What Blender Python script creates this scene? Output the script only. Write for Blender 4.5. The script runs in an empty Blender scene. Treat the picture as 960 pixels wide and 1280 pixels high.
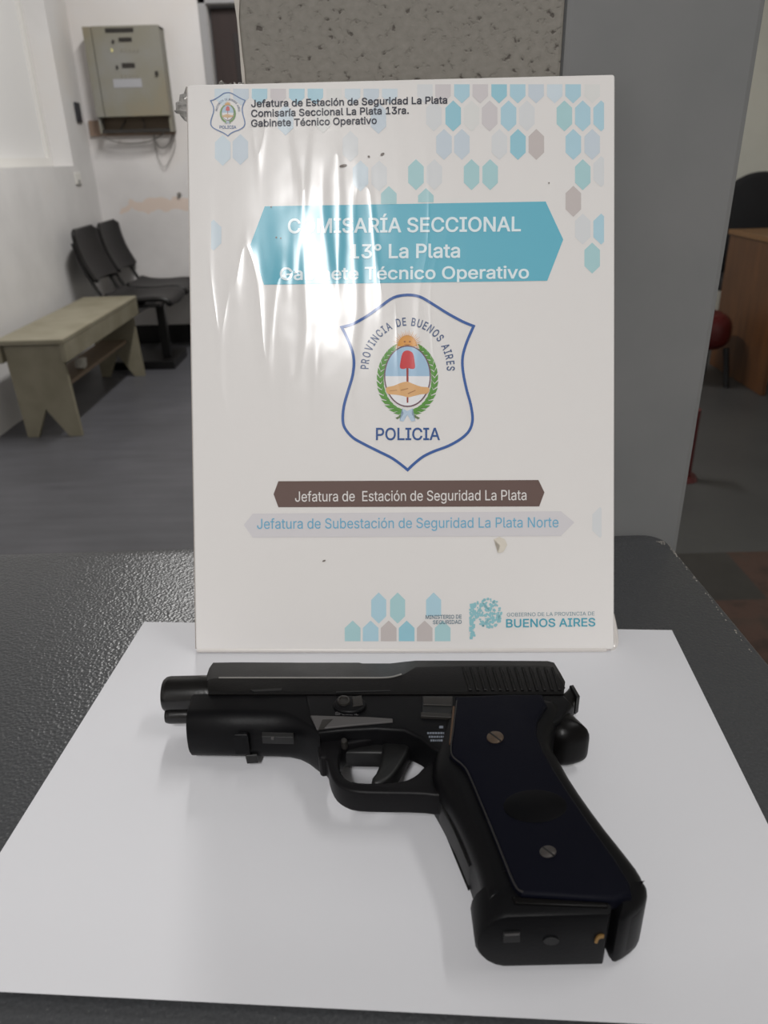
import bpy, bmesh, math, random
from mathutils import Vector, Matrix
random.seed(7)
S = bpy.context.scene
C = S.collection
TZ = 1.0                      # height of the counter top above the floor

# ------------------------------------------------------------------ camera
F_PX, PITCH, ROLL = 937.8, math.radians(25.437), math.radians(1.5056)
CAM = Vector((0, 0, TZ + 0.24043))
_c, _s = math.cos(PITCH), math.sin(PITCH)
_R, _D, FW = Vector((1, 0, 0)), Vector((0, -_s, -_c)), Vector((0, _c, -_s))
RT = math.cos(ROLL) * _R + math.sin(ROLL) * _D
DN = -math.sin(ROLL) * _R + math.cos(ROLL) * _D
cd = bpy.data.cameras.new('camera')
cam = bpy.data.objects.new('camera', cd); C.objects.link(cam)
m = Matrix.Identity(4)
for i in range(3):
    m[i][0], m[i][1], m[i][2], m[i][3] = RT[i], -DN[i], -FW[i], CAM[i]
cam.matrix_world = m
cd.sensor_width = 36; cd.lens = 36 * F_PX / 1280; cd.clip_start = 0.01; cd.clip_end = 50
cd.dof.use_dof = True; cd.dof.focus_distance = 0.36; cd.dof.aperture_fstop = 17
S.camera = cam

# ------------------------------------------------------------------ light
S.view_settings.view_transform = 'Standard'; S.view_settings.look = 'None'
S.view_settings.exposure = 0.22; S.view_settings.gamma = 1; S.view_settings.use_curve_mapping = False
w = bpy.data.worlds.new('world'); S.world = w; w.use_nodes = True
w.node_tree.nodes['Background'].inputs[0].default_value = (.6, .62, .65, 1)
w.node_tree.nodes['Background'].inputs[1].default_value = 0.1
def area(name, loc, sx, sy, power, col=(1, .97, .93), rot=(0, 0, 0)):
    l = bpy.data.lights.new(name, 'AREA'); l.shape = 'RECTANGLE'; l.size = sx; l.size_y = sy
    l.energy = power; l.color = col
    o = bpy.data.objects.new(name, l); C.objects.link(o); o.location = loc; o.rotation_euler = rot
    return o
area('ceiling_lamp_counter', (-0.43, -2.05, 3.26), .12, 1.1, 74, (1, .99, .98))
area('ceiling_lamp_hall', (-.55, 3.75, 3.26), .16, 1.2, 62, (1, .985, .965))
area('fill_lamp_office', (1.25, .45, 3.26), .14, 1.2, 10, (1, .99, .97))  # unseen fill lamp, added to brighten paper, pillar face and office wall

# ------------------------------------------------------------------ helpers
def lin(c):
    return tuple(((x / 255) / 12.92 if x / 255 < .04045 else ((x / 255 + .055) / 1.055) ** 2.4) for x in c)
def mat(name, rgb, rough=.6, metal=0, spec=.5, coat=0, coat_r=.1):
    m_ = bpy.data.materials.new(name); m_.use_nodes = True
    b = m_.node_tree.nodes['Principled BSDF']
    b.inputs['Base Color'].default_value = (*lin(rgb), 1)
    b.inputs['Roughness'].default_value = rough; b.inputs['Metallic'].default_value = metal
    b.inputs['Specular IOR Level'].default_value = spec
    b.inputs['Coat Weight'].default_value = coat; b.inputs['Coat Roughness'].default_value = coat_r
    return m_
class N:
    """tiny node builder for one material"""
    def __init__(s, m_): s.t = m_.node_tree; s.b = s.t.nodes['Principled BSDF']
    def n(s, kind, **kw):
        x = s.t.nodes.new('ShaderNode' + kind)
        for k, v in kw.items(): setattr(x, k, v)
        return x
    def l(s, a, b): s.t.links.new(a, b)
    def coord(s, which='Object', scale=(1, 1, 1), rot=(0, 0, 0)):
        c = s.n('TexCoord'); mp = s.n('Mapping'); mp.inputs['Scale'].default_value = scale
        mp.inputs['Rotation'].default_value = rot
        s.l(c.outputs[which], mp.inputs[0]); return mp.outputs[0]
    def noise(s, vec, scale, detail=3, rough=.5):
        x = s.n('TexNoise'); x.inputs['Scale'].default_value = scale; x.inputs['Detail'].default_value = detail
        x.inputs['Roughness'].default_value = rough; s.l(vec, x.inputs['Vector']); return x.outputs['Fac']
    def ramp(s, fac, stops):
        r = s.n('ValToRGB'); e = r.color_ramp.elements
        while len(e) < len(stops): e.new(.5)
        for q, (p, col) in zip(e, stops): q.position = p; q.color = (*lin(col), 1) if len(col) == 3 else col
        s.l(fac, r.inputs[0]); return r.outputs[0]
    def bump(s, h, strength, dist, to='Normal'):
        x = s.n('Bump'); x.inputs['Strength'].default_value = strength; x.inputs['Distance'].default_value = dist
        s.l(h, x.inputs['Height']); s.l(x.outputs[0], s.b.inputs[to]); return x
    def math(s, op, a, b=0.0, clamp=False):
        x = s.n('Math', operation=op, use_clamp=clamp)
        for i, v in enumerate((a, b)):
            if isinstance(v, (int, float)): x.inputs[i].default_value = v
            else: s.l(v, x.inputs[i])
        return x.outputs[0]

def link(name, bm, material, parent=None, smooth=False, sharp=None):
    me = bpy.data.meshes.new(name)
    bmesh.ops.recalc_face_normals(bm, faces=bm.faces)
    bm.to_mesh(me); bm.free()
    me.materials.append(material)
    if smooth:
        for p in me.polygons: p.use_smooth = len(p.vertices) < 5
        me.set_sharp_from_angle(angle=math.radians(sharp or 35))
    o = bpy.data.objects.new(name, me); C.objects.link(o)
    if parent: o.parent = parent
    return o
def tag(o, label, cat, group=None):
    o['label'] = label; o['category'] = cat
    if group: o['group'] = group
    return o
def thing(name, loc, label, cat, group=None, matrix=None):
    o = bpy.data.objects.new(name, None); C.objects.link(o); o.empty_display_size = .05
    if matrix: o.matrix_world = matrix
    else: o.location = loc
    return tag(o, label, cat, group)
def struct(o): o['kind'] = 'structure'; return o

def box(bm, x0, x1, y0, y1, z0, z1, bev=0, seg=2):
    vs = [bm.verts.new((x, y, z)) for x in (x0, x1) for y in (y0, y1) for z in (z0, z1)]
    fs = [(0, 1, 3, 2), (4, 6, 7, 5), (0, 4, 5, 1), (2, 3, 7, 6), (0, 2, 6, 4), (1, 5, 7, 3)]
    f = [bm.faces.new([vs[i] for i in q]) for q in fs]
    if bev:
        bmesh.ops.recalc_face_normals(bm, faces=f)
        bmesh.ops.bevel(bm, geom=list({e for q in f for e in q.edges}), offset=bev, segments=seg, affect='EDGES', profile=.5)
    return bm
def BX(*a, **k): return box(bmesh.new(), *a, **k)
def area2(p): return sum(p[i][0] * p[(i + 1) % len(p)][1] - p[(i + 1) % len(p)][0] * p[i][1] for i in range(len(p))) / 2
def chaikin(p, n=1):
    for _ in range(n):
        q = []
        for i in range(len(p)):
            a, b = p[i], p[(i + 1) % len(p)]
            q += [tuple(.75 * u + .25 * v for u, v in zip(a, b)), tuple(.25 * u + .75 * v for u, v in zip(a, b))]
        p = q
    return p
def inset(p, d):
    """offset a counter-clockwise outline inwards by d; runs of points that would cross over merge"""
    if abs(d) < 1e-9: return [tuple(q) for q in p]
    pts = [Vector(q) for q in p]; idx = list(range(len(p)))
    per = sum((pts[i] - pts[i - 1]).length for i in range(len(pts)))
    steps = max(1, min(14, int(abs(d) / (per * .004)) + 1))
    for _ in range(steps):
        n = len(pts)
        if n < 3: break
        new = []
        for i in range(n):
            a, b, c = pts[i - 1], pts[i], pts[(i + 1) % n]
            e1, e2 = (b - a).normalized(), (c - b).normalized()
            n1, n2 = Vector((-e1.y, e1.x)), Vector((-e2.y, e2.x)); mm = n1 + n2
            if mm.length < 1e-5: mm = n1.copy()
            mm.normalize(); new.append(b + mm * (d / steps / max(.5, mm.dot(n1))))
        par = list(range(n))
        for i in range(n):
            j = (i + 1) % n; old = pts[j] - pts[i]; nw = new[j] - new[i]
            if nw.dot(old) <= 0 or nw.length < 1e-7:
                if sum(1 for q in range(n) if par[q] == q) <= 3: break
                ra, rb = par[i], par[j]
                if ra != rb:
                    mid = (new[i] + new[j]) / 2
                    for q in range(n):
                        if par[q] in (ra, rb): par[q] = min(ra, rb); new[q] = mid
        keep = sorted(set(par)); mp_ = {r: k_ for k_, r in enumerate(keep)}
        idx = [mp_[par[i]] for i in idx]; pts = [new[r] for r in keep]
    return [tuple(pts[i]) for i in idx]
def loft(bm, outline, profile, put=lambda x, y, z: (x, y, z)):
    """solid from a closed 2-D outline and a profile of (inset, height) levels"""
    p = [tuple(q[:2]) for q in outline]
    if area2(p) < 0: p = p[::-1]
    n = len(p); rings = []
    for d, z in profile:
        q = inset(p, d); ring = []
        for i, (x, y) in enumerate(q):
            if i and abs(x - q[i - 1][0]) + abs(y - q[i - 1][1]) < 1e-9: ring.append(ring[-1])
            elif i == n - 1 and abs(x - q[0][0]) + abs(y - q[0][1]) < 1e-9: ring.append(ring[0])
            else: ring.append(bm.verts.new(put(x, y, z)))
        rings.append(ring)
    def face(vs):
        o = []
        for q in vs:
            if q not in o: o.append(q)
        if len(o) > 2:
            try: return bm.faces.new(o)
            except ValueError: pass
    for a, b in zip(rings, rings[1:]):
        for i in range(n): face((a[i], a[(i + 1) % n], b[(i + 1) % n], b[i]))
    face(rings[0][::-1]); face(rings[-1])
    return bm
def round_profile(z0, z1, r, seg=4, rb=None):
    rb = r if rb is None else rb
    o = []
    for i in range(seg + 1):
        a = math.pi / 2 * i / seg; o.append((rb * (1 - math.sin(a)), z0 + rb * (1 - math.cos(a))))
    for i in range(seg + 1):
        a = math.pi / 2 * i / seg; o.append((r * (1 - math.cos(a)), z1 - r * (1 - math.sin(a))))
    q = [o[0]]
    for e in o[1:]:
        if abs(e[0] - q[-1][0]) + abs(e[1] - q[-1][1]) > 1e-7: q.append(e)
    return q
def tube(bm, path, r, seg=10, caps=True):
    pts = [Vector(p) for p in path]; rings = []; up = Vector((0, 0, 1)); prev = None
    rr = r if isinstance(r, (list, tuple)) else [r] * len(pts)
    for i, p in enumerate(pts):
        t = (pts[min(i + 1, len(pts) - 1)] - pts[max(i - 1, 0)]).normalized()
        if prev is None:
            a = t.cross(up); a = a if a.length > .1 else t.cross(Vector((1, 0, 0)))
        else: a = prev - t * prev.dot(t)
        a.normalize(); prev = a; b = t.cross(a)
        rings.append([bm.verts.new(p + rr[i] * (math.cos(k * 2 * math.pi / seg) * a + math.sin(k * 2 * math.pi / seg) * b)) for k in range(seg)])
    for A, B in zip(rings, rings[1:]):
        for k in range(seg): bm.faces.new((A[k], A[(k + 1) % seg], B[(k + 1) % seg], B[k]))
    if caps: bm.faces.new(rings[0][::-1]); bm.faces.new(rings[-1])
    return bm
def smooth_path(pts, n=6):
    P = [Vector(p) for p in pts]; out = []
    for i in range(len(P) - 1):
        a, b, c, d = P[max(i - 1, 0)], P[i], P[i + 1], P[min(i + 2, len(P) - 1)]
        for k in range(n):
            t = k / n
            out.append(.5 * ((2 * b) + (c - a) * t + (2 * a - 5 * b + 4 * c - d) * t * t + (3 * b - a - 3 * c + d) * t ** 3))
    out.append(P[-1]); return out
def ray(px, py): return FW + RT * ((px - 480) / F_PX) + DN * ((py - 640) / F_PX)
def on_z(px, py, z):
    """point of the horizontal plane at height z seen at that place of the photograph"""
    d = ray(px, py); return CAM + d * ((z - CAM.z) / d.z)
def on_y(px, py, y):
    d = ray(px, py); return CAM + d * (y / d.y)
def on_x(px, py, x):
    d = ray(px, py); return CAM + d * (x / d.x)

# ------------------------------------------------------------------ materials of the room
def wall_mat(name, rgb, blotch=.5):
    m_ = mat(name, rgb, .75, spec=.3); k = N(m_)
    v = k.coord('Object'); f = k.noise(v, 1.3, 4, .6)
    d = tuple(max(0, x - 12) for x in rgb); wd = (rgb[0], rgb[1] - 3, rgb[2] - 7)
    col = k.ramp(f, [(.3, d), (.5, rgb), (.72, wd)])
    k.l(col, k.b.inputs['Base Color'])
    k.bump(k.noise(v, 60, 3), .15, .002); return m_
M_wall = wall_mat('white_wall_paint', (217, 215, 214))
M_wall_back = wall_mat('white_back_wall_paint', (217, 214, 213))
k = N(M_wall_back)       # a patch of bare peach plaster above the seats
prev = k.b.inputs['Base Color'].links[0].from_socket
g = k.n('NewGeometry'); sx = k.n('SeparateXYZ'); k.l(g.outputs['Position'], sx.inputs[0])
nz = k.noise(k.coord('Object'), 9, 3)
zz = k.math('ADD', sx.outputs['Z'], k.math('MULTIPLY', k.math('SUBTRACT', nz, .5), .12))
band = k.math('MULTIPLY', k.math('GREATER_THAN', zz, .925), k.math('LESS_THAN', zz, 1.0))
xx = k.math('ADD', sx.outputs['X'], k.math('MULTIPLY', k.math('SUBTRACT', nz, .5), .5))
band = k.math('MULTIPLY', band, k.math('MULTIPLY', k.math('GREATER_THAN', xx, -1.76), k.math('LESS_THAN', xx, -1.1)))
mx = k.n('Mix', data_type='RGBA'); k.l(k.math('MULTIPLY', band, .5), mx.inputs[0]); k.l(prev, mx.inputs[6])
mx.inputs[7].default_value = (*lin((214, 184, 160)), 1); k.l(mx.outputs[2], k.b.inputs['Base Color'])
M_right = wall_mat('greenish_wall_paint', (222, 221, 212))
M_ceil = mat('ceiling_paint', (225, 225, 222), .8)
M_base = mat('black_skirting', (16, 15, 16), .45)

M_floor = mat('dark_floor', (80, 80, 84), .42, spec=.4); k = N(M_floor)
v = k.coord('Object'); f = k.noise(v, 2.2, 5, .65); f2 = k.noise(k.coord('Object', (1, 7, 1)), 3, 4)
hall = k.ramp(k.math('MULTIPLY', k.math('ADD', f, f2), .5), [(.3, (70, 70, 73)), (.55, (82, 82, 86)), (.75, (94, 93, 97))])
office = k.ramp(f, [(.3, (58, 58, 58)), (.7, (68, 68, 67))])
g = k.n('NewGeometry'); sx = k.n('SeparateXYZ'); k.l(g.outputs['Position'], sx.inputs[0])
ck = k.n('TexChecker'); ck.inputs['Scale'].default_value = 2.6; k.l(g.outputs['Position'], ck.inputs['Vector'])
tile = k.ramp(k.noise(v, 7, 4, .7), [(.35, (48, 36, 31)), (.5, (68, 49, 42)), (.66, (55, 45, 39))])
dark = k.ramp(f, [(.3, (38, 36, 34)), (.7, (52, 50, 48))])
m1 = k.n('Mix', data_type='RGBA'); k.l(ck.outputs['Fac'], m1.inputs[0]); k.l(tile, m1.inputs[6]); k.l(dark, m1.inputs[7])
m2 = k.n('Mix', data_type='RGBA'); k.l(k.math('GREATER_THAN', sx.outputs['X'], .07), m2.inputs[0]); k.l(hall, m2.inputs[6]); k.l(office, m2.inputs[7])
m3 = k.n('Mix', data_type='RGBA')
k.l(k.math('MULTIPLY', k.math('GREATER_THAN', sx.outputs['X'], .07), k.math('LESS_THAN', sx.outputs['Y'], 2.22)), m3.inputs[0])
k.l(m2.outputs[2], m3.inputs[6]); k.l(m1.outputs[2], m3.inputs[7]); k.l(m3.outputs[2], k.b.inputs['Base Color'])
k.bump(k.noise(v, 25, 3), .1, .003)

M_stucco = mat('rough_grey_stucco', (126, 122, 117), .9, spec=.2); k = N(M_stucco)
v = k.coord('Object')
pit = k.noise(k.coord('Object', (1, .6, 1.2), (0, .5, 0)), 230, 2.5, .5); big = k.noise(v, 110, 4, .6)
k.l(k.ramp(pit, [(.29, (92, 87, 82)), (.345, (132, 128, 121)), (.7, (142, 138, 131))]), k.b.inputs['Base Color'])
h_ = k.math('ADD', k.math('MULTIPLY', k.math('MINIMUM', pit, .42), 3.0), k.math('MULTIPLY', big, .7))
k.bump(h_, .6, .0012)
M_greyp = mat('smooth_grey_paint', (118, 119, 119), .55, spec=.3); k = N(M_greyp)
k.l(k.ramp(k.noise(k.coord('Object'), 14, 3), [(.3, (120, 121, 121)), (.7, (127, 127, 127))]), k.b.inputs['Base Color'])
M_plaster = mat('bare_white_plaster', (190, 184, 176), .85); k = N(M_plaster); k.bump(k.noise(k.coord('Object'), 150, 3), .5, .001)

# ------------------------------------------------------------------ the room
XL, XR, YB, YF, H = -1.935, 3.0, 5.70, -4.6, 3.3
struct(link('floor', BX(XL - .1, XR + .1, YF - .1, YB + .1, -.1, 0), M_floor))
struct(link('ceiling', BX(XL - .1, XR + .1, YF - .1, YB + .1, H, H + .1), M_ceil))
# left wall with a deep window recess
WY0, WY1, WZ0, WZ1 = 3.75, 5.33, 1.225, 2.35
bm = bmesh.new()
for a in ((YF - .1, WY0, 0, H), (WY1, YB + .1, 0, H), (WY0, WY1, 0, WZ0), (WY0, WY1, WZ1, H)): box(bm, XL - .34, XL, *a)
box(bm, XL - .34, XL - .30, WY0, WY1, WZ0, WZ1)
bmesh.ops.remove_doubles(bm, verts=bm.verts, dist=1e-5)
struct(link('wall_left', bm, M_wall))
# window joinery in the recess
M_pane = mat('frosted_pane', (226, 225, 224), .35); M_frame = mat('white_window_frame', (222, 220, 216), .5)
win = link('window_1', BX(XL - .16, XL - .15, WY0 + .04, WY1 - .04, WZ0 + .04, WZ1 - .04), M_pane); struct(win)
bm = bmesh.new()
for a in ((WY0 + .001, WY0 + .05, WZ0 + .001, WZ1 - .001), (WY1 - .05, WY1 - .001, WZ0 + .001, WZ1 - .001), (WY0 + .05, WY1 - .05, WZ0 + .001, WZ0 + .05), (WY0 + .05, WY1 - .05, WZ1 - .05, WZ1 - .001), (4.50, 4.54, WZ0 + .05, WZ1 - .05)):
    box(bm, XL - .175, XL - .13, *a)
link('window_frame', bm, M_frame, win)
# back wall with a doorway
DX0, DX1, DZ = -1.045, -.16, 2.13
bm = bmesh.new()
for a in ((XL, DX0, 0, H), (DX1, .35, 0, H), (DX0, DX1, DZ, H)): box(bm, a[0], a[1], YB, YB + .15, a[2], a[3])
struct(link('wall_back', bm, M_wall_back))
bm = BX(.35, XR, YB, YB + .15, 0, H); struct(link('wall_office', bm, M_right))
struct(link('wall_right', BX(XR, XR + .15, YF, YB, 0, H), M_right))
struct(link('wall_front', BX(XL, XR, YF - .15, YF, 0, H), M_wall))
struct(link('baseboard_back', BX(XL + .002, DX0 - .06, YB - .012, YB - .001, .001, .132, bev=.004), M_base))
M_door = mat('dark_brown_door', (44, 32, 30), .7); k = N(M_door)
k.l(k.ramp(k.noise(k.coord('Object', (14, 14, 1)), 3, 4), [(.3, (42, 30, 28)), (.7, (50, 36, 33))]), k.b.inputs['Base Color'])
M_doorpan = mat('darker_door_panel', (30, 21, 21), .6)
M_steel = mat('grey_door_frame', (150, 149, 150), .5)
door = struct(link('door_1', BX(DX0 + .012, DX1 - .012, YB + .05, YB + .09, .008, DZ - .012, bev=.002), M_door))
bm = bmesh.new()
for x in (-.90, -.52):
    box(bm, x, x + .30, YB + .044, YB + .052, 1.15, 1.98, bev=.003); box(bm, x, x + .30, YB + .044, YB + .052, .2, 1.0, bev=.003)
link('door_panel', bm, M_doorpan, door)
bm = bmesh.new(); box(bm, DX0 - .05, DX0 - .002, YB - .02, YB - .001, .001, DZ + .05, bev=.004); box(bm, DX1 + .002, DX1 + .05, YB - .02, YB - .001, .001, DZ + .05, bev=.004)
box(bm, DX0 - .05, DX1 + .05, YB - .02, YB - .001, DZ + .002, DZ + .05, bev=.004)
struct(link('trim_1', bm, M_steel))

# pillar right behind the counter: stuccoed part and smooth painted part
PY = .4625
def pil(x0, x1, dy, m_, name, bev):
    bm = BX(x0, x1, PY + dy, PY + .42, .0005, H - .0005, bev=bev)
    return struct(link(name, bm, m_))
pil(-.0690, .1008, 0, M_stucco, 'wall_pillar', .002)
pil(.1012, .2065, .0012, M_greyp, 'wall_partition', .004)
# ragged strip of bare plaster down the left corner of the pillar
bm = bmesh.new(); row = []
z = 1.05
while z < 2.4:
    wv = .0002 + .0007 * random.random() + (.0012 if random.random() < .10 else 0)
    row.append((bm.verts.new((-.0694 - wv * .5, PY - .0007, z)), bm.verts.new((-.0688 + wv, PY - .0008, z)), bm.verts.new((-.0686 + wv, PY + .001, z)), bm.verts.new((-.0694 - wv * .5, PY + .012, z))))
    z += .0045 + .006 * random.random()
for a, b in zip(row, row[1:]):
    for i in range(4): bm.faces.new((a[i], a[(i + 1) % 4], b[(i + 1) % 4], b[i]))
bm.faces.new(row[0][::-1]); bm.faces.new(row[-1])
struct(link('trim_2', bm, M_plaster))

# ------------------------------------------------------------------ the counter
M_ham = mat('hammered_grey_enamel', (66, 65, 64), .34, metal=.0, spec=.32); k = N(M_ham)
v = k.coord('Object')
vo = k.n('TexVoronoi', feature='SMOOTH_F1'); vo.inputs['Scale'].default_value = 620; vo.inputs['Smoothness'].default_value = .6; k.l(v, vo.inputs['Vector'])
nn = k.noise(v, 800, 2)
k.bump(k.math('ADD', vo.outputs['Distance'], k.math('MULTIPLY', nn, .5)), .3, .0008)
k.l(k.ramp(k.noise(v, 900, 1), [(.3, (63, 64, 66)), (.72, (71, 72, 74)), (.80, (98, 98, 97))]), k.b.inputs['Base Color'])
k.l(k.math('ADD', .24, k.math('MULTIPLY', k.noise(v, 8, 3), .12)), k.b.inputs['Roughness'])
M_body = mat('grey_counter_body', (96, 96, 98), .5)
ctr = thing('counter', (-.35, .18, 0), 'dark grey hammered-paint counter the pistol and paper lie on', 'counter')
ctr.rotation_euler.z = math.radians(.6)
def cl(p):                                # world to counter-local
    q = Matrix.Rotation(-math.radians(.6), 3, 'Z') @ (Vector(p) - Vector((-.35, .18, 0))); return q
x1, y1 = cl((.1915, .44, 0)).x, cl((.1, .4585, 0)).y
out = [(-.6, -.30), (x1 + .012, -.30)]
out += [(x1 + .0005 * 0 - .016 + .016 * math.cos(a), y1 - .016 + .016 * math.sin(a)) for a in [math.pi / 2 * i / 6 for i in range(7)]]
out += [(-.6, y1)]
link('countertop', loft(bmesh.new(), out, round_profile(TZ - .028, TZ, .0022, 3)), M_ham, ctr, True)
link('cabinet_body', BX(-.58, x1 - .02, -.27, y1 - .03, .08, TZ - .0285, bev=.003), M_body, ctr)
link('plinth', BX(-.56, x1 - .05, -.22, y1 - .05, .001, .08), M_base, ctr)
M_chip = mat('chipped_bare_edge', (178, 172, 164), .7)
bm = bmesh.new()                          # chips of bare metal along the worn right edge
for _ in range(70):
    t = random.random() ** 2.2; y = y1 - .012 - t * .13
    x = x1 - .0009 - random.random() * .0012
    if y > y1 - .016: x = x1 - .006 * random.random() - .002
    r = .00012 + .00034 * random.random()
    p = [(x + r * random.uniform(.5, 1.2) * math.cos(a), y + 1.8 * r * random.uniform(.5, 1.2) * math.sin(a)) for a in [i * 1.05 for i in range(6)]]
    loft(bm, p, [(0, TZ - .0012), (0, TZ + .00012)])
link('paint_chips', bm, M_chip, ctr)

# sheet of paper
M_paper = mat('white_paper', (213, 213, 217), .65, spec=.35); k = N(M_paper); k.bump(k.noise(k.coord('Object'), 9, 3), .12, .004)
psi = -.0741
pm = Matrix.Translation((-.1400, .3652, TZ)) @ Matrix.Rotation(psi, 4, 'Z')
paper = bpy.data.objects.new('paper_sheet', None)
bm = bmesh.new(); nx, ny = 36, 26; g0 = []
for j in range(ny + 1):
    for i in range(nx + 1):
        x, y = .2975 * i / nx, -.2120 * j / ny
        lift = .0004 + .0022 * max(0, (j / ny - .86) / .14) ** 1.6
        g0.append(bm.verts.new((x, y, lift)))
for j in range(ny):
    for i in range(nx):
        a = j * (nx + 1) + i; bm.faces.new((g0[a], g0[a + nx + 1], g0[a + nx + 2], g0[a + 1]))
ext = bmesh.ops.extrude_face_region(bm, geom=list(bm.faces))
for q in ext['geom']:
    if isinstance(q, bmesh.types.BMVert): q.co.z += .00025
paper = link('paper_sheet', bm, M_paper, None, True, 30)
paper.matrix_world = pm; tag(paper, 'blank white sheet of paper under the black pistol', 'paper')
PZ = TZ + .00066                          # top of the paper

# ------------------------------------------------------------------ display board
BA = Vector((-.1030, .3322, PZ + .0006)); 
ex = Vector((.9993, -.0365, -.004)).normalized()
lean = math.radians(23.72)
hz = Vector((-ex.y, ex.x, 0)).normalized()
ez = (hz * math.sin(lean) + Vector((0, 0, 1)) * math.cos(lean)); ez = (ez - ex * ez.dot(ex)).normalized()
ey = ez.cross(ex)                         # into the board
BM = Matrix(((ex.x, ey.x, ez.x, BA.x), (ex.y, ey.y, ez.y, BA.y), (ex.z, ey.z, ez.z, BA.z), (0, 0, 0, 1)))
BW, BH, BT = .2226, .3003, .0065
def on_board(px, py):
    d = ray(px, py); t = (BA - CAM).dot(ey) / d.dot(ey); q = CAM + d * t - BA
    return q.dot(ex), q.dot(ez)
board = thing('display_board', None, 'white police display board with blue crest leaning on the pillar', 'sign', None, BM)

def gloss(name, rgb, rough=.55):
    """printed paper under clear wrinkled plastic"""
    m_ = mat(name, rgb, rough, spec=.15, coat=.42, coat_r=.17); k = N(m_)
    v1 = k.coord('Object', (30, 1, 7), (0, math.radians(14), 0)); v2 = k.coord('Object')
    a = k.noise(v1, 1.0, 2, .4); b = k.noise(v2, 26, 2, .5)
    # narrow ridges: folds of the plastic running down the sheet
    v3 = k.coord('Object', (62, 1, 9), (0, math.radians(-12), 0)); c = k.noise(v3, 1.0, 1, .3)
    rdg = k.math('POWER', k.math('SUBTRACT', 1, k.math('MULTIPLY', k.math('ABSOLUTE', k.math('SUBTRACT', c, .5)), 7), True), 3)
    wv = k.n('TexCoord'); sp = k.n('SeparateXYZ'); k.l(wv.outputs['Object'], sp.inputs[0])
    # wrinkles gather left of the middle, the right side is pulled flat
    dx = k.math('DIVIDE', k.math('SUBTRACT', sp.outputs['X'], .062), .055)
    dz = k.math('DIVIDE', k.math('SUBTRACT', sp.outputs['Z'], .185), .10)
    wgt = k.math('POWER', 2.718, k.math('MULTIPLY', k.math('ADD', k.math('MULTIPLY', dx, dx), k.math('MULTIPLY', dz, dz)), -1))
    hgt = k.math('ADD', k.math('MULTIPLY', a, 1.0), k.math('MULTIPLY', b, .8))
    hgt = k.math('MULTIPLY', hgt, k.math('ADD', .06, wgt))
    hgt = k.math('ADD', hgt, k.math('MULTIPLY', k.math('MULTIPLY', rdg, wgt), .42))
    k.bump(hgt, .5, .0014, 'Coat Normal'); return m_
M_white = gloss('board_white', (222, 219, 217)); 
M_edge = mat('board_edge_card', (196, 186, 178), .6)
# body: back card and the glossy front sheet wrapped round it
rr = [(0, 0), (BW, 0), (BW, BH), (0, BH)]
def rrect(x0, z0, x1, z1, r, n=4):
    o = []
    for cx, cz, a0 in ((x1 - r, z0 + r, -90), (x1 - r, z1 - r, 0), (x0 + r, z1 - r, 90), (x0 + r, z0 + r, 180)):
        for i in range(n + 1):
            a = math.radians(a0 + 90 * i / n); o.append((cx + r * math.cos(a), cz + r * math.sin(a)))
    return o
yput = lambda x, z, y: (x, y, z)
link('backing_card', loft(bmesh.new(), rrect(.0008, .0012, BW - .0008, BH - .0012, .002), [(0, .0016), (0, BT)], yput), M_edge, board)
link('front_sheet', loft(bmesh.new(), rrect(0, .0018, BW, BH, .0016), [(.0006, 0), (.0001, .0005), (0, .0012), (0, .0022)], yput), M_white, board, True, 25)
M_lip = mat('clear_plastic_lip', (205, 200, 196), .3, coat=.5)
bm = bmesh.new(); tube(bm, [(0.0006, .001, .0017), (BW * .5, .0008, .0014), (BW - .004, .001, .0017)], .0014, 8)
link('bottom_lip', bm, M_lip, board, True)
bm = bmesh.new(); tube(bm, smooth_path([(BW - .001, .003, .020), (BW + .0008, .003, .011), (BW + .0012, .0035, .004), (BW - .002, .003, .0015)]), .0019, 8)
link('plastic_corner', bm, M_lip, board, True)

L0 = .00004
def flat(bm, pts, lv):
    f = bm.faces.new([bm.verts.new((u, -L0 - lv * .00006, v_)) for u, v_ in pts]); return f
def flat_px(bm, pts, lv): return flat(bm, [on_board(*p) for p in pts], lv)
def done(name, bm, m_):
    bmesh.ops.triangulate(bm, faces=bm.faces)
    o = link(name, bm, m_, board)
    me = o.data
    for p in me.polygons:
        if p.normal.y > 0: p.flip()
    return o
# -- hexagon pattern
tone = {'b': (172, 204, 217), 'B': (150, 196, 210), 't': (168, 203, 207), 'p': (211, 213, 215), 'q': (196, 206, 215), 'g': (203, 198, 200), 'G': (192, 184, 182), 'w': (216, 216, 214), 'l': (202, 214, 222)}
HX, HY = 9.7, 19.4
def hexpts(cx, cy, y0=None, y1=None, x0=None, x1=None, hx=HX, hy=HY):
    p = [(cx, cy - hy), (cx + hx, cy - hy * .52), (cx + hx, cy + hy * .52), (cx, cy + hy), (cx - hx, cy + hy * .52), (cx - hx, cy - hy * .52)]
    def clip(p, ax, lim, sgn):
        o = []
        for i in range(len(p)):
            a, b = p[i], p[(i + 1) % len(p)]; da, db = sgn * (a[ax] - lim), sgn * (b[ax] - lim)
            if da >= 0: o.append(a)
            if (da >= 0) != (db >= 0):
                t = da / (da - db); o.append(tuple(a[j] + t * (b[j] - a[j]) for j in (0, 1)))
        return o
    if y0 is not None: p = clip(p, 1, y0, 1)
    if y1 is not None: p = clip(p, 1, y1, -1)
    if x0 is not None: p = clip(p, 0, x0, 1)
    if x1 is not None: p = clip(p, 0, x1, -1)
    return p
hexes = []
for i, c in enumerate('lqbgbbwlql'): hexes.append((c, hexpts(278 + 23.25 * i, 113 - i * .25, y0=111)))
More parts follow.
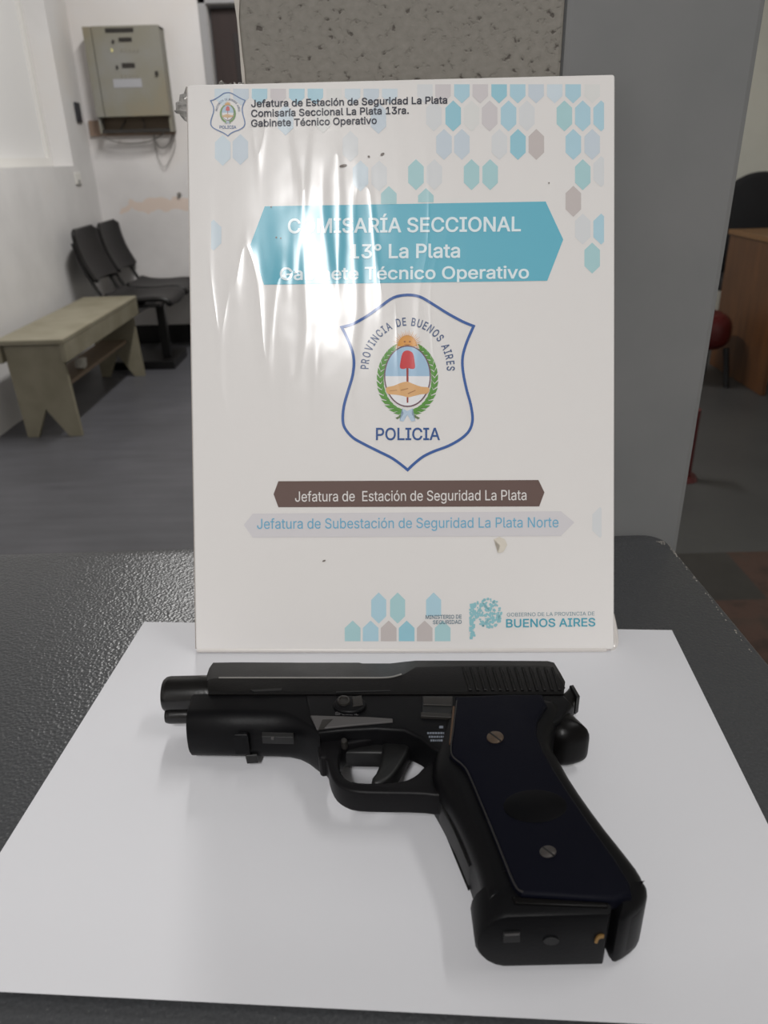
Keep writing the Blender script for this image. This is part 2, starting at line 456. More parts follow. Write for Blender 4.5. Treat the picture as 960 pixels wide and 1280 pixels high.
for x, c in zip((103, 178, 256, 332, 410, 487, 563, 640, 716, 795), 'pgbgBbqlbw'): hexes.append((c, hexpts(500 + x / 3.31, 110, y0=105.5)))
def R_(y, lst, **kw):
    for x, c in lst: hexes.append((c, hexpts(500 + x / 3.31, 90 + y / 3.31, **kw)))
R_(182, [(140, 'p'), (220, 'B'), (296, 'w'), (371, 'g'), (449, 'b'), (525, 'p'), (680, 't'), (756, 'b')])
R_(182, [(832, 'b')], x1=755)
R_(300, [(182, 'q'), (256, 'q'), (411, 'p'), (488, 'B'), (564, 'G'), (717, 'b'), (795, 'q')])
R_(425, [(66, 't'), (142, 'p'), (296, 't'), (373, 't'), (756, 't')]); R_(412, [(832, 'p')], x1=755)
R_(545, [(107, 't')], y1=253); R_(535, [(717, 'G')])
R_(650, [(756, 'p')]); R_(650, [(832, 'b')], x1=755); R_(770, [(795, 't')])
for x, y, c in ((357, 150, 'l'), (473, 148, 'q'), (278.5, 188, 'l'), (300.5, 187, 'q'), (438, 183, 'p'), (450.6, 220, 'l'), (474, 220, 'p'), (404, 147, 'w')): hexes.append((c, hexpts(x, y)))
hexes.append(('t', hexpts(486, 252, y1=255))); hexes.append(('l', hexpts(267, 294, x0=264))); hexes.append(('p', hexpts(750, 653, x1=752)))
for x, c in zip((440.8, 463.3, 485.8, 508.3, 530.8, 553.3), 'tbGBGt'): hexes.append((c, hexpts(x, 795, y1=801.5, hx=9.8)))
for x, c in ((473.4, 'b'), (497, 't'), (542, 'b')): hexes.append((c, hexpts(x, 760, y1=None if x < 500 else 770, hx=9.4, hy=19.5)))
bm = bmesh.new(); order = list(tone)
for c, h in hexes:
    f = flat_px(bm, h, 1); f.material_index = order.index(c)
hx = done('hexagon_pattern', bm, gloss('print_hexagon_' + order[0], tone[order[0]]))
for c in order[1:]: hx.data.materials.append(gloss('print_hexagon_' + c, tone[c]))
# -- banners
def poly_part(name, pts, rgb, lv):
    bm = bmesh.new(); flat_px(bm, pts, lv); return done(name, bm, gloss('print_' + name, rgb))
poly_part('title_banner', [(313, 306), (331, 258), (682, 252), (704, 299.5), (684, 351), (330, 356)], (104, 178, 198), 2)
poly_part('brown_banner', [(342, 617.7), (348, 601.5), (673, 600), (680.5, 615.5), (674, 633), (348, 634)], (104, 85, 80), 2)
poly_part('pale_banner', [(304.7, 656), (316, 642), (701, 639), (718, 653), (701, 670), (316, 672)], (208, 205, 208), 2)
# -- writing
GLYPHS = {
    'rA': (479, '12,-3 87,-3 107,139 107,202 199,512 193,302 200,321 207,344 216,370 225,401 236,437 228,481 393,-3 467,-3 373,139 373,202 278,512 284,301 277,322 270,345 261,371 252,402 241,437 249,481 159,202 239,445 320,202 342,139 137,139', '0,1,2 0,2,3 3,4,0 3,5,6 6,7,3 4,3,7 7,8,4 8,9,4 9,10,4 10,11,4 12,13,14 13,15,14 15,13,16 17,15,18 19,18,15 15,16,19 20,19,16 21,20,16 22,21,16 23,22,16 4,11,23 23,16,4 5,3,24 11,10,25 23,11,25 22,23,25 15,17,26 12,14,27 14,15,26 2,1,28 3,2,24 24,2,28 26,24,28 27,26,28 14,26,27'),
    'rB': (456, '128,60 128,228 57,-3 57,512 240,449 241,512 128,449 238,288 128,288 256,290 248,228 269,226 245,60 247,-3 284,-1 280,63 272,293 269,446 275,510 288,222 304,215 318,265 300,307 287,299 293,439 310,427 330,493 304,504 318,5 308,70 388,46 403,65 341,98 413,87 350,116 419,111 352,137 421,136 419,162 351,153 414,185 347,168 405,205 340,182 393,222 380,236 396,335 400,353 332,356 333,372 401,374 399,399 330,393 393,422 346,15 328,82 369,29 330,195 365,248 318,206 348,257 332,263 331,269 311,316 345,275 358,283 321,328 370,293 381,305 327,341 389,319 323,411 383,443 370,463 352,480', '0,1,2 3,2,1 4,5,6 7,8,1 3,1,8 8,6,3 6,5,3 9,10,11 12,13,14 14,15,12 9,11,16 0,2,13 13,12,0 7,1,10 10,9,7 17,18,4 5,4,18 19,20,21 22,23,21 24,25,26 27,24,26 15,14,28 28,29,15 19,21,11 16,11,21 21,23,16 24,27,17 18,17,27 30,31,32 31,33,32 34,32,33 33,35,34 36,34,35 35,37,36 37,38,36 39,36,38 38,40,39 41,39,40 40,42,41 43,41,42 42,44,43 44,45,43 46,47,48 49,48,47 47,50,49 50,51,49 52,49,51 51,53,52 29,28,54 55,29,54 54,56,55 56,30,55 30,32,55 43,45,57 45,58,57 59,57,58 58,60,59 60,61,59 20,59,61 21,20,61 22,21,62 63,22,62 62,64,63 64,65,63 66,63,65 65,67,66 67,68,66 69,66,68 68,70,69 70,46,69 46,48,69 52,53,71 53,72,71 72,73,71 25,71,73 73,74,25 26,25,74'),
    'rC': (510, '67,114 89,77 144,119 128,146 50,156 116,178 41,203 109,214 37,254 106,254 109,295 41,306 116,331 50,353 128,362 67,394 143,390 89,431 225,-6 211,66 185,4 185,79 149,22 163,96 185,430 210,443 185,504 225,515 267,-10 267,56 238,58 293,-9 299,59 283,57 267,519 238,450 267,453 283,452 293,517 116,47 163,412 116,462 149,486 314,446 317,513 299,450 314,63 318,-5 342,2 329,68 329,441 341,507 343,75 364,11 385,22 356,83 356,426 385,487 343,434 364,498 437,69 451,89 387,116 395,130 462,111 401,145 470,135 406,163 477,163 477,345 470,374 406,345 401,364 461,398 395,379 450,420 387,393 437,440 404,36 367,93 422,51 378,104 378,405 421,458 367,416 404,474', '0,1,2 2,3,0 4,0,3 3,5,4 6,4,5 5,7,6 8,6,7 9,8,7 8,9,10 11,8,10 10,12,11 13,11,12 12,14,13 15,13,14 14,16,15 17,15,16 18,19,20 19,21,20 22,20,21 23,22,21 24,25,26 25,27,26 28,29,30 31,32,33 31,33,28 29,28,33 34,35,36 36,37,34 37,38,34 28,30,18 19,18,30 27,25,35 35,34,27 22,23,39 1,39,23 2,1,23 17,16,40 41,17,40 42,41,40 40,24,42 24,26,42 43,44,45 46,47,48 48,49,46 50,51,43 44,43,51 52,53,54 55,52,54 49,48,53 53,52,49 56,57,58 57,59,58 50,58,59 51,50,59 60,61,62 63,62,61 61,64,63 65,63,64 64,66,65 67,65,66 66,68,67 69,70,71 72,71,70 70,73,72 74,72,73 73,75,74 76,74,75 75,77,76 55,54,78 79,55,78 78,80,79 81,79,80 80,60,81 60,62,81 76,77,82 77,83,82 84,82,83 83,85,84 56,84,85 57,56,85 32,31,47 47,46,32 38,37,45 45,44,38'),
    'rD': (502, '57,512 57,-3 90,449 90,512 219,-3 215,60 128,-3 128,60 93,60 93,-3 221,449 128,512 128,449 268,0 287,70 253,63 225,512 258,446 273,508 316,498 290,438 318,426 313,11 316,83 354,481 342,408 387,457 461,204 465,255 394,216 396,255 394,294 461,306 414,82 436,117 361,123 376,150 452,158 387,181 387,328 452,352 376,359 436,392 361,386 414,428 352,28 341,101 386,52', '0,1,2 2,3,0 4,5,6 6,5,7 6,8,9 1,9,8 2,1,8 10,11,12 3,2,11 13,14,15 16,17,18 19,20,21 14,13,22 22,23,14 18,17,20 20,19,18 13,15,4 5,4,15 17,16,10 11,10,16 24,25,26 27,28,29 30,29,28 31,30,28 28,32,31 33,34,35 36,35,34 34,37,36 38,36,37 37,27,38 27,29,38 31,32,39 32,40,39 41,39,40 40,42,41 43,41,42 42,44,43 25,43,44 26,25,44 23,22,45 46,23,45 45,47,46 47,33,46 33,35,46 25,24,21 19,21,24 8,6,7 2,8,12 8,7,12 11,2,12'),
    'rE': (418, '57,-3 128,60 128,226 57,512 128,289 128,449 378,-3 378,60 358,226 358,289 375,449 375,512', '0,1,2 3,0,2 2,4,3 4,5,3 1,0,6 6,7,1 4,2,8 8,9,4 10,11,5 3,5,11'),
    'rG': (520, '66,114 88,78 144,119 128,146 50,156 116,178 41,203 109,214 37,254 106,254 109,295 41,306 116,331 50,353 128,363 66,394 143,390 88,431 211,66 186,79 184,5 148,23 163,97 185,430 210,443 183,504 223,515 265,453 265,519 237,450 239,59 225,-6 269,-10 269,56 283,452 292,517 116,47 162,412 115,462 147,486 314,446 317,513 299,450 296,58 308,-7 321,64 329,440 341,506 345,2 343,74 378,16 363,87 354,425 386,486 342,433 364,497 478,160 481,200 439,199 481,259 453,89 469,123 394,125 404,148 410,174 412,206 478,346 471,374 406,346 399,363 463,396 408,36 380,104 433,60 393,378 452,418 385,391 438,438 376,404 423,456 365,415 405,472 280,259 280,196 412,198', '0,1,2 2,3,0 4,0,3 3,5,4 6,4,5 5,7,6 8,6,7 9,8,7 8,9,10 11,8,10 10,12,11 13,11,12 12,14,13 15,13,14 14,16,15 17,15,16 18,19,20 21,20,19 22,21,19 23,24,25 24,26,25 27,28,29 30,31,32 32,33,30 28,27,34 34,35,28 18,20,31 31,30,18 26,24,29 29,28,26 21,22,36 1,36,22 2,1,22 17,16,37 38,17,37 39,38,37 37,23,39 23,25,39 40,41,42 43,44,45 46,47,40 41,40,47 45,44,48 49,45,48 48,50,49 50,51,49 52,53,54 53,55,54 46,54,55 47,46,55 56,57,58 57,59,58 60,61,62 63,62,61 61,56,63 64,63,56 56,58,64 58,59,65 66,67,68 69,68,67 67,70,69 51,50,71 72,51,71 71,73,72 73,60,72 60,62,72 69,70,74 70,75,74 76,74,75 75,77,76 78,76,77 77,79,78 80,78,79 79,81,80 52,80,81 53,52,81 44,43,32 33,32,43 82,83,65 35,34,42 42,41,35 65,59,82 65,83,84 58,65,84 64,58,84'),
    'rI': (300, '28,60 28,-3 115,60 115,449 28,512 28,449 186,60 272,-3 272,60 272,449 272,512 186,449', '0,1,2 3,4,5 6,7,8 9,10,11 2,1,7 7,6,2 3,2,6 6,11,3 11,10,3 4,3,10'),
    'rJ': (396, '30,176 30,145 101,146 101,176 141,63 142,-5 161,55 105,8 124,76 73,31 111,94 49,61 35,100 103,117 209,55 185,-10 228,-5 246,76 229,63 265,8 335,100 339,145 266,117 269,146 339,512 269,512 296,31 258,94 320,61 185,53', '0,1,2 2,3,0 4,5,6 5,4,7 8,7,4 7,8,9 8,10,9 11,9,10 12,11,10 10,13,12 1,12,13 2,1,13 14,15,16 17,18,19 19,18,16 14,16,18 20,21,22 23,22,21 21,24,23 25,23,24 17,19,26 27,17,26 26,28,27 28,20,27 20,22,27 6,5,15 29,6,15 15,14,29'),
    'rL': (392, '57,512 57,-3 128,60 364,-3 364,60 128,512', '0,1,2 2,1,3 3,4,2 0,2,5'),
    'rN': (523, '128,-3 128,291 57,-3 57,512 127,328 125,384 103,454 124,418 122,457 138,512 145,380 408,74 402,50 418,53 400,72 399,90 399,91 398,108 466,-3 385,-3 381,124 390,108 397,125 396,142 396,157 396,195 466,512 396,512 373,139 346,184 200,289 351,175 358,165 365,152 399,92 156,361 175,329 166,344', '0,1,2 3,2,1 1,4,3 4,5,3 6,3,5 6,5,7 6,8,9 3,6,9 9,8,10 11,12,13 12,11,14 15,14,11 16,15,11 17,16,11 18,13,19 13,12,19 12,14,19 20,19,14 21,20,14 14,15,21 17,11,22 11,13,22 13,18,22 23,22,18 24,23,18 25,24,18 18,26,25 27,25,26 8,6,7 10,8,7 20,28,19 29,30,19 31,29,19 32,31,19 33,32,19 28,33,19 16,17,34 21,15,34 10,35,9 30,29,36 29,9,36 37,36,9 35,37,9'),
    'rO': (533, '51,156 67,114 128,146 116,177 41,203 109,213 37,254 106,254 109,295 41,306 116,331 51,353 128,363 67,394 185,4 186,79 149,22 163,96 238,58 224,-6 267,-10 211,66 224,515 211,443 238,450 267,519 149,486 163,412 186,430 185,504 117,47 89,77 144,118 144,390 89,431 117,462 310,-6 323,66 296,58 323,443 310,515 296,450 370,413 385,486 348,430 349,504 349,4 348,79 385,22 370,96 467,114 483,156 406,145 418,177 493,203 425,213 496,254 427,254 425,295 493,306 418,331 483,353 406,363 467,394 417,47 444,77 390,118 390,390 444,431 417,462 267,56 267,453', '0,1,2 2,3,0 4,0,3 3,5,4 6,4,5 5,7,6 7,8,6 9,6,8 8,10,9 11,9,10 10,12,11 13,11,12 14,15,16 15,17,16 18,19,20 19,18,21 22,23,24 24,25,22 19,21,14 15,14,21 26,27,28 29,26,28 28,23,29 23,22,29 16,17,30 31,30,17 17,32,31 1,31,32 2,1,32 13,12,33 34,13,33 33,27,34 35,34,27 27,26,35 36,37,38 39,40,41 42,43,44 45,44,43 37,36,46 47,37,46 46,48,47 48,49,47 44,45,39 40,39,45 50,51,52 53,52,51 51,54,53 55,53,54 54,56,55 57,55,56 58,57,56 56,59,58 60,58,59 59,61,60 62,60,61 61,63,62 49,48,64 64,65,49 66,49,65 65,50,66 50,52,66 62,63,67 63,68,67 42,67,68 68,69,42 43,42,69 36,38,20 38,70,20 18,20,70 25,24,71 71,41,25 41,40,25'),
    'rP': (444, '128,-3 106,183 57,-3 106,245 57,512 257,448 235,512 232,449 128,449 273,185 278,251 257,247 305,192 296,259 295,436 305,502 278,443 273,509 235,183 232,245 358,221 377,241 322,281 330,295 392,264 403,290 337,311 410,318 340,329 412,348 341,348 340,367 410,377 337,384 403,405 330,400 392,431 377,454 322,414 358,474 334,205 310,269 310,426 334,490 128,183 128,245', '0,1,2 1,3,2 4,2,3 5,6,7 8,7,6 4,3,8 8,6,4 9,10,11 10,9,12 12,13,10 14,15,16 17,16,15 9,11,18 19,18,11 16,17,5 6,5,17 20,21,22 23,22,21 21,24,23 24,25,23 26,23,25 25,27,26 28,26,27 27,29,28 30,28,29 31,30,29 29,32,31 33,31,32 32,34,33 35,33,34 34,36,35 36,37,35 38,35,37 37,39,38 13,12,40 41,13,40 40,20,41 20,22,41 38,39,42 39,43,42 14,42,43 15,14,43 1,0,44 8,3,45 45,3,44 3,1,44 19,45,44 18,19,44'),
    'rR': (448, '93,195 57,-3 128,-3 93,258 57,512 128,449 257,448 236,512 233,449 296,270 305,232 311,278 306,203 273,197 258,259 226,232 279,263 279,444 296,437 306,503 273,509 236,195 245,195 233,258 358,229 378,248 322,289 331,302 393,270 337,317 404,295 410,322 341,333 412,352 342,352 341,371 410,382 337,388 404,409 393,435 331,403 378,457 322,417 358,476 351,-3 318,208 334,214 311,428 334,491 128,258 128,195 432,-3', '0,1,2 1,0,3 4,1,3 3,5,4 6,7,8 8,7,5 4,5,7 9,10,11 12,10,13 10,14,15 16,14,10 10,9,16 17,18,19 20,17,19 15,21,22 23,15,14 17,20,6 7,6,20 24,25,26 27,26,25 25,28,27 29,27,28 28,30,29 30,31,29 32,29,31 31,33,32 34,32,33 35,34,33 33,36,35 37,35,36 36,38,37 38,39,37 40,37,39 39,41,40 42,40,41 41,43,42 12,13,44 45,46,10 46,24,10 11,10,24 24,26,11 42,43,47 43,48,47 18,47,48 19,18,48 5,3,49 15,23,49 0,2,50 3,0,49 49,0,50 15,49,50 21,15,50 12,44,45 44,51,45 10,12,45 13,10,15 13,15,22 44,13,22'),
    'rS': (446, '61,58 79,38 126,90 117,103 48,82 111,119 39,108 107,140 35,140 65,311 84,287 125,347 53,340 120,360 49,372 118,376 51,401 120,390 59,426 124,404 72,449 131,416 90,470 154,437 168,445 136,501 164,511 224,-12 224,52 204,53 188,-10 185,56 213,296 199,300 183,236 185,305 195,517 186,451 204,454 156,-4 167,62 144,250 171,311 157,318 126,6 151,69 101,20 137,78 111,267 144,326 133,336 141,428 111,487 265,282 262,214 280,278 246,53 261,-10 266,57 244,219 295,-3 285,63 325,8 301,71 295,202 313,266 279,208 296,273 300,435 317,500 279,446 290,510 254,453 260,517 389,62 401,86 336,108 341,123 409,111 342,139 411,139 410,161 341,154 405,181 337,166 397,199 387,215 330,177 375,228 404,375 401,404 335,375 329,400 392,428 380,450 350,23 316,81 372,41 327,94 320,186 360,240 345,250 308,195 329,259 318,419 362,470 342,487 225,456 227,519', '0,1,2 2,3,0 4,0,3 3,5,4 6,4,5 5,7,6 8,6,7 9,10,11 12,9,11 11,13,12 14,12,13 13,15,14 16,14,15 15,17,16 18,16,17 17,19,18 20,18,19 19,21,20 22,20,21 23,24,25 24,26,25 27,28,29 27,29,30 31,30,29 32,33,34 35,34,33 36,37,38 30,31,39 40,39,31 34,35,41 35,42,41 43,41,42 26,24,37 37,36,26 39,40,44 40,45,44 46,44,45 45,47,46 1,46,47 2,1,47 41,43,48 43,49,48 10,48,49 49,50,10 11,10,50 22,21,51 52,22,51 51,23,52 23,25,52 53,54,55 56,57,58 54,53,59 58,57,60 61,58,60 60,62,61 62,63,61 64,65,66 65,67,66 54,66,67 55,54,67 68,69,70 69,71,70 72,70,71 73,72,71 74,75,76 77,76,75 75,78,77 79,77,78 78,80,79 80,81,79 82,79,81 81,83,82 84,82,83 83,85,84 85,86,84 87,84,86 86,88,87 89,90,91 92,91,90 90,93,92 93,94,92 63,62,95 96,63,95 95,97,96 98,96,97 97,74,98 74,76,98 87,88,99 88,100,99 100,101,99 102,99,101 101,103,102 64,102,103 65,64,103 92,94,104 94,105,104 68,104,105 105,106,68 69,68,106 57,56,27 28,27,56 32,34,59 59,53,32 72,73,107 73,108,107 38,107,108 36,38,108'),
    'rV': (479, '202,188 195,207 202,-3 12,512 86,512 231,28 239,72 228,107 218,138 209,165 393,512 287,207 467,512 280,-3 280,188 244,72 252,28 254,108 264,139 273,165 241,64', '0,1,2 2,1,3 4,3,1 5,6,2 6,7,2 7,8,2 8,9,2 0,2,9 10,11,12 12,11,13 14,13,11 15,16,13 17,15,13 18,17,13 19,18,13 13,14,19 5,2,13 13,16,5 16,15,20 5,16,20 6,5,20'),
    'ra': (389, '45,43 58,26 104,74 99,83 35,62 96,93 29,84 95,105 27,108 96,118 29,129 33,147 100,129 41,163 50,176 106,137 62,187 76,196 48,314 37,289 102,270 107,282 160,220 162,163 176,165 178,223 156,49 160,-12 170,48 142,217 148,160 164,324 179,327 153,383 173,386 136,-10 143,51 114,-5 131,55 125,214 135,156 112,371 139,314 150,320 132,378 93,2 120,60 74,13 111,66 114,145 91,203 124,151 107,209 113,290 61,333 120,299 77,348 128,307 94,361 191,50 181,-10 200,-7 196,328 208,387 194,387 210,54 216,-2 231,5 226,324 223,385 212,327 233,230 232,173 242,175 252,177 246,232 243,13 226,61 254,22 201,168 239,319 256,378 240,382 273,185 274,184 340,251 273,257 273,255 338,278 270,41 274,48 274,49 267,109 261,95 340,-3 271,123 273,138 268,182 273,184 260,179 269,242 264,237 271,247 272,271 333,302 269,284 325,322 264,295 314,338 263,32 240,71 252,82 256,234 257,305 302,352 287,363 249,313 272,371 274,-3', '0,1,2 2,3,0 4,0,3 3,5,4 6,4,5 5,7,6 8,6,7 7,9,8 10,8,9 11,10,9 9,12,11 13,11,12 14,13,12 12,15,14 16,14,15 15,17,16 18,19,20 20,21,18 22,23,24 24,25,22 26,27,28 29,30,23 23,22,29 31,32,33 32,34,33 27,26,35 26,36,35 37,35,36 38,37,36 39,40,30 30,29,39 41,42,43 44,41,43 43,31,44 31,33,44 37,38,45 38,46,45 47,45,46 46,48,47 1,47,48 2,1,48 17,15,49 50,17,49 49,51,50 52,50,51 51,40,52 40,39,52 18,21,53 54,18,53 53,55,54 56,54,55 55,57,56 58,56,57 57,42,58 42,41,58 59,60,61 62,63,64 65,66,67 68,69,70 59,61,66 66,65,59 63,62,70 70,69,63 71,72,73 71,73,74 74,75,71 65,67,76 77,65,76 76,78,77 72,71,79 80,81,68 81,82,68 69,68,82 83,84,85 86,87,85 85,88,86 89,90,91 92,93,91 91,94,92 95,92,94 96,95,94 94,85,96 85,84,96 97,98,83 99,97,83 100,101,83 83,85,100 102,100,85 85,87,102 86,88,103 88,104,103 105,103,104 104,106,105 107,105,106 106,108,107 77,78,109 110,77,109 109,89,110 89,91,110 111,110,91 91,93,111 75,74,99 99,83,75 112,75,83 83,101,112 107,108,113 108,114,113 114,115,113 116,113,115 115,117,116 80,116,117 81,80,117 28,27,60 60,59,28 25,24,79 79,71,25 62,64,32 34,32,64 94,91,90 118,94,90 84,83,98 96,84,98'),
    'rb': (424, '115,-3 115,56 50,-3 128,116 121,138 117,163 116,189 117,216 50,512 117,322 121,240 128,262 121,329 188,-6 199,52 171,1 180,58 170,375 180,319 199,325 187,382 157,10 145,19 163,67 135,29 145,358 135,348 163,310 156,367 128,39 121,49 149,80 116,56 137,97 137,281 149,297 127,338 220,327 229,387 206,386 242,52 229,-11 260,-8 220,50 207,-10 242,325 260,385 278,309 289,377 261,319 278,68 261,58 289,0 373,83 384,115 313,118 320,140 391,150 324,164 393,189 325,189 324,215 391,227 320,238 384,262 313,260 372,294 315,14 338,32 292,82 357,56 304,98 304,279 357,321 292,296 337,345 315,363 117,512', '0,1,2 3,4,1 2,1,4 4,5,2 6,2,5 2,6,7 8,2,7 9,8,7 7,10,9 10,11,9 13,14,15 14,16,15 17,18,19 19,20,17 15,16,21 22,21,16 16,23,22 24,22,23 25,26,27 27,18,25 28,25,18 18,17,28 24,23,29 30,29,23 23,31,30 32,30,31 31,33,32 1,32,33 3,1,33 9,11,34 34,35,9 12,9,35 35,27,12 36,12,27 27,26,36 37,38,39 40,41,42 43,44,41 41,40,43 38,37,45 45,46,38 47,48,49 50,51,52 52,51,42 40,42,51 46,45,49 49,48,46 53,54,55 56,55,54 54,57,56 58,56,57 57,59,58 60,58,59 61,60,59 59,62,61 63,61,62 62,64,63 65,63,64 64,66,65 50,52,67 67,68,50 69,50,68 68,70,69 71,69,70 70,53,71 53,55,71 65,66,72 66,73,72 74,72,73 73,75,74 47,74,75 75,76,47 48,47,76 14,13,44 44,43,14 37,39,19 20,19,39 77,8,9'),
    'rc': (395, '53,84 70,56 120,99 111,119 41,115 105,140 34,150 101,163 31,187 99,187 101,212 34,226 105,235 41,261 111,257 53,292 207,-11 207,49 184,52 231,325 226,387 219,326 226,-10 220,50 207,387 184,325 207,327 174,-8 143,0 164,58 143,376 164,318 174,385 115,14 147,68 91,33 132,82 120,277 70,320 132,294 91,343 147,308 115,362 244,-8 242,54 231,52 251,318 261,380 241,322 244,384 262,-4 252,58 278,2 261,63 260,314 277,374 344,54 353,69 294,99 298,108 360,85 302,121 367,105 365,275 359,294 301,258 297,270 351,309 293,279 342,324 294,10 269,68 308,19 276,75 321,29 283,82 333,41 289,90 288,287 332,337 282,295 320,348 275,302 307,358 268,308 292,367', '0,1,2 2,3,0 4,0,3 3,5,4 6,4,5 5,7,6 8,6,7 7,9,8 9,10,8 11,8,10 10,12,11 13,11,12 12,14,13 15,13,14 16,17,18 19,20,21 22,23,16 17,16,23 24,25,26 26,21,24 21,20,24 16,18,27 28,27,18 29,28,18 30,31,25 32,30,25 25,24,32 28,29,33 29,34,33 35,33,34 34,36,35 1,35,36 2,1,36 15,14,37 38,15,37 37,39,38 40,38,39 39,41,40 42,40,41 41,31,42 31,30,42 43,44,45 46,47,48 49,48,47 44,43,50 51,44,50 50,52,51 53,51,52 46,54,55 47,46,55 56,57,58 59,58,57 57,60,59 61,59,60 60,62,61 63,64,65 66,65,64 64,67,66 68,66,67 67,69,68 53,52,70 71,53,70 70,72,71 73,71,72 72,74,73 75,73,74 74,76,75 77,75,76 76,56,77 56,58,77 68,69,78 69,79,78 80,78,79 79,81,80 82,80,81 81,83,82 84,82,83 83,85,84 54,84,85 55,54,85 43,45,22 23,22,45 48,49,19 20,19,49'),
    'rd': (424, '33,150 40,115 105,140 101,164 31,189 99,189 101,215 33,227 105,238 40,262 111,260 52,294 146,309 163,319 136,377 164,58 164,-8 183,52 218,-10 205,50 195,-11 205,327 196,387 182,325 165,385 136,0 147,68 110,14 87,32 133,82 68,56 121,98 52,83 111,118 120,279 68,321 132,296 87,345 110,363 226,325 238,382 218,386 226,52 237,-6 254,1 245,58 245,319 254,375 268,10 279,19 261,67 289,29 262,310 280,358 268,367 375,-3 310,56 310,-3 309,189 307,216 375,512 308,322 303,138 297,116 307,163 303,240 297,262 297,39 304,49 276,80 308,56 287,97 288,281 276,297 304,329 297,338 290,348 308,512 308,323', '0,1,2 2,3,0 4,0,3 3,5,4 5,6,4 7,4,6 6,8,7 9,7,8 8,10,9 11,9,10 12,13,14 15,16,17 18,19,20 17,16,20 20,19,17 21,22,23 24,23,22 16,15,25 26,25,15 23,24,13 14,13,24 25,26,27 28,27,26 26,29,28 30,28,29 29,31,30 32,30,31 31,33,32 1,32,33 2,1,33 11,10,34 35,11,34 34,36,35 37,35,36 36,12,37 38,37,12 12,14,38 39,40,41 42,43,44 44,45,42 46,47,39 40,39,47 45,44,48 48,49,45 50,45,49 49,51,50 52,53,46 53,54,46 47,46,54 55,56,57 58,55,59 55,60,59 61,59,60 62,63,56 56,55,62 64,62,55 55,58,64 59,61,65 66,65,61 50,51,67 67,68,50 69,50,68 68,70,69 71,69,70 70,56,71 56,63,71 66,61,72 73,72,61 61,74,73 52,73,74 74,75,52 75,76,52 53,52,76 43,42,18 19,18,42 39,41,21 22,21,41 61,60,77 74,61,78'),
    're': (403, '34,149 41,115 72,166 31,187 100,224 100,231 72,224 105,250 53,84 105,128 101,151 100,166 99,178 99,211 34,225 41,259 53,291 112,268 69,319 133,299 148,311 113,362 141,376 212,-11 212,49 190,51 205,387 184,325 205,327 176,-8 170,56 172,385 165,320 144,0 153,64 115,14 137,75 90,33 124,90 70,56 113,108 121,285 89,343 227,50 238,-10 240,52 262,-5 253,56 245,320 247,383 226,325 226,386 284,2 264,61 261,311 286,368 267,377 374,194 373,227 343,222 368,257 350,53 361,71 298,95 304,109 369,93 374,166 307,198 305,226 306,223 301,248 360,283 304,11 274,67 322,23 283,75 337,37 291,84 295,267 349,306 286,285 336,326 275,299 321,343 304,357', '0,1,2 3,0,2 4,5,6 5,7,6 1,8,9 2,1,9 9,10,2 10,11,2 12,13,2 13,6,2 3,2,6 14,3,6 15,14,6 6,7,15 16,15,7 7,17,16 18,16,17 19,20,21 20,22,21 23,24,25 26,27,28 23,25,29 30,29,25 31,32,27 27,26,31 29,30,33 30,34,33 35,33,34 36,35,34 22,20,32 32,31,22 35,36,37 36,38,37 39,37,38 38,40,39 8,39,40 9,8,40 18,17,41 42,18,41 41,19,42 19,21,42 43,44,45 45,44,46 46,47,45 48,49,50 51,50,49 47,46,52 52,53,47 48,54,55 55,56,48 49,48,56 57,58,59 58,60,59 61,62,63 64,63,62 62,65,64 66,57,67 57,59,67 68,69,59 70,68,59 59,60,70 60,71,70 53,52,72 73,53,72 72,74,73 75,73,74 74,76,75 77,75,76 76,61,77 61,63,77 70,71,78 71,79,78 80,78,79 79,81,80 82,80,81 81,83,82 83,84,82 54,82,84 55,54,84 44,43,23 24,23,43 13,12,67 50,51,28 26,28,51 67,59,69 13,67,69 4,13,69 6,13,4 12,2,11 67,12,11 66,67,11'),
    'rf': (253, '145,418 146,435 78,432 79,453 150,448 84,471 93,488 157,458 105,501 118,513 178,469 187,533 169,532 201,533 195,471 202,471 246,523 239,526 229,465 214,469 232,528 223,530 209,470 213,531 166,465 134,522 151,528 231,324 231,382 145,382 3,382 3,324 78,324 145,324 78,382 145,-3 78,-3', '0,1,2 3,2,1 1,4,3 5,3,4 6,5,4 4,7,6 8,6,7 7,9,8 10,11,12 13,14,15 11,10,14 14,13,11 16,17,18 19,18,17 17,20,19 21,19,20 19,21,22 21,23,22 15,22,23 13,15,23 9,7,24 25,9,24 26,25,24 24,10,26 10,12,26 27,28,29 30,31,32 33,27,29 29,0,34 0,2,34 33,29,34 32,33,34 34,30,32 35,33,32 36,35,32'),
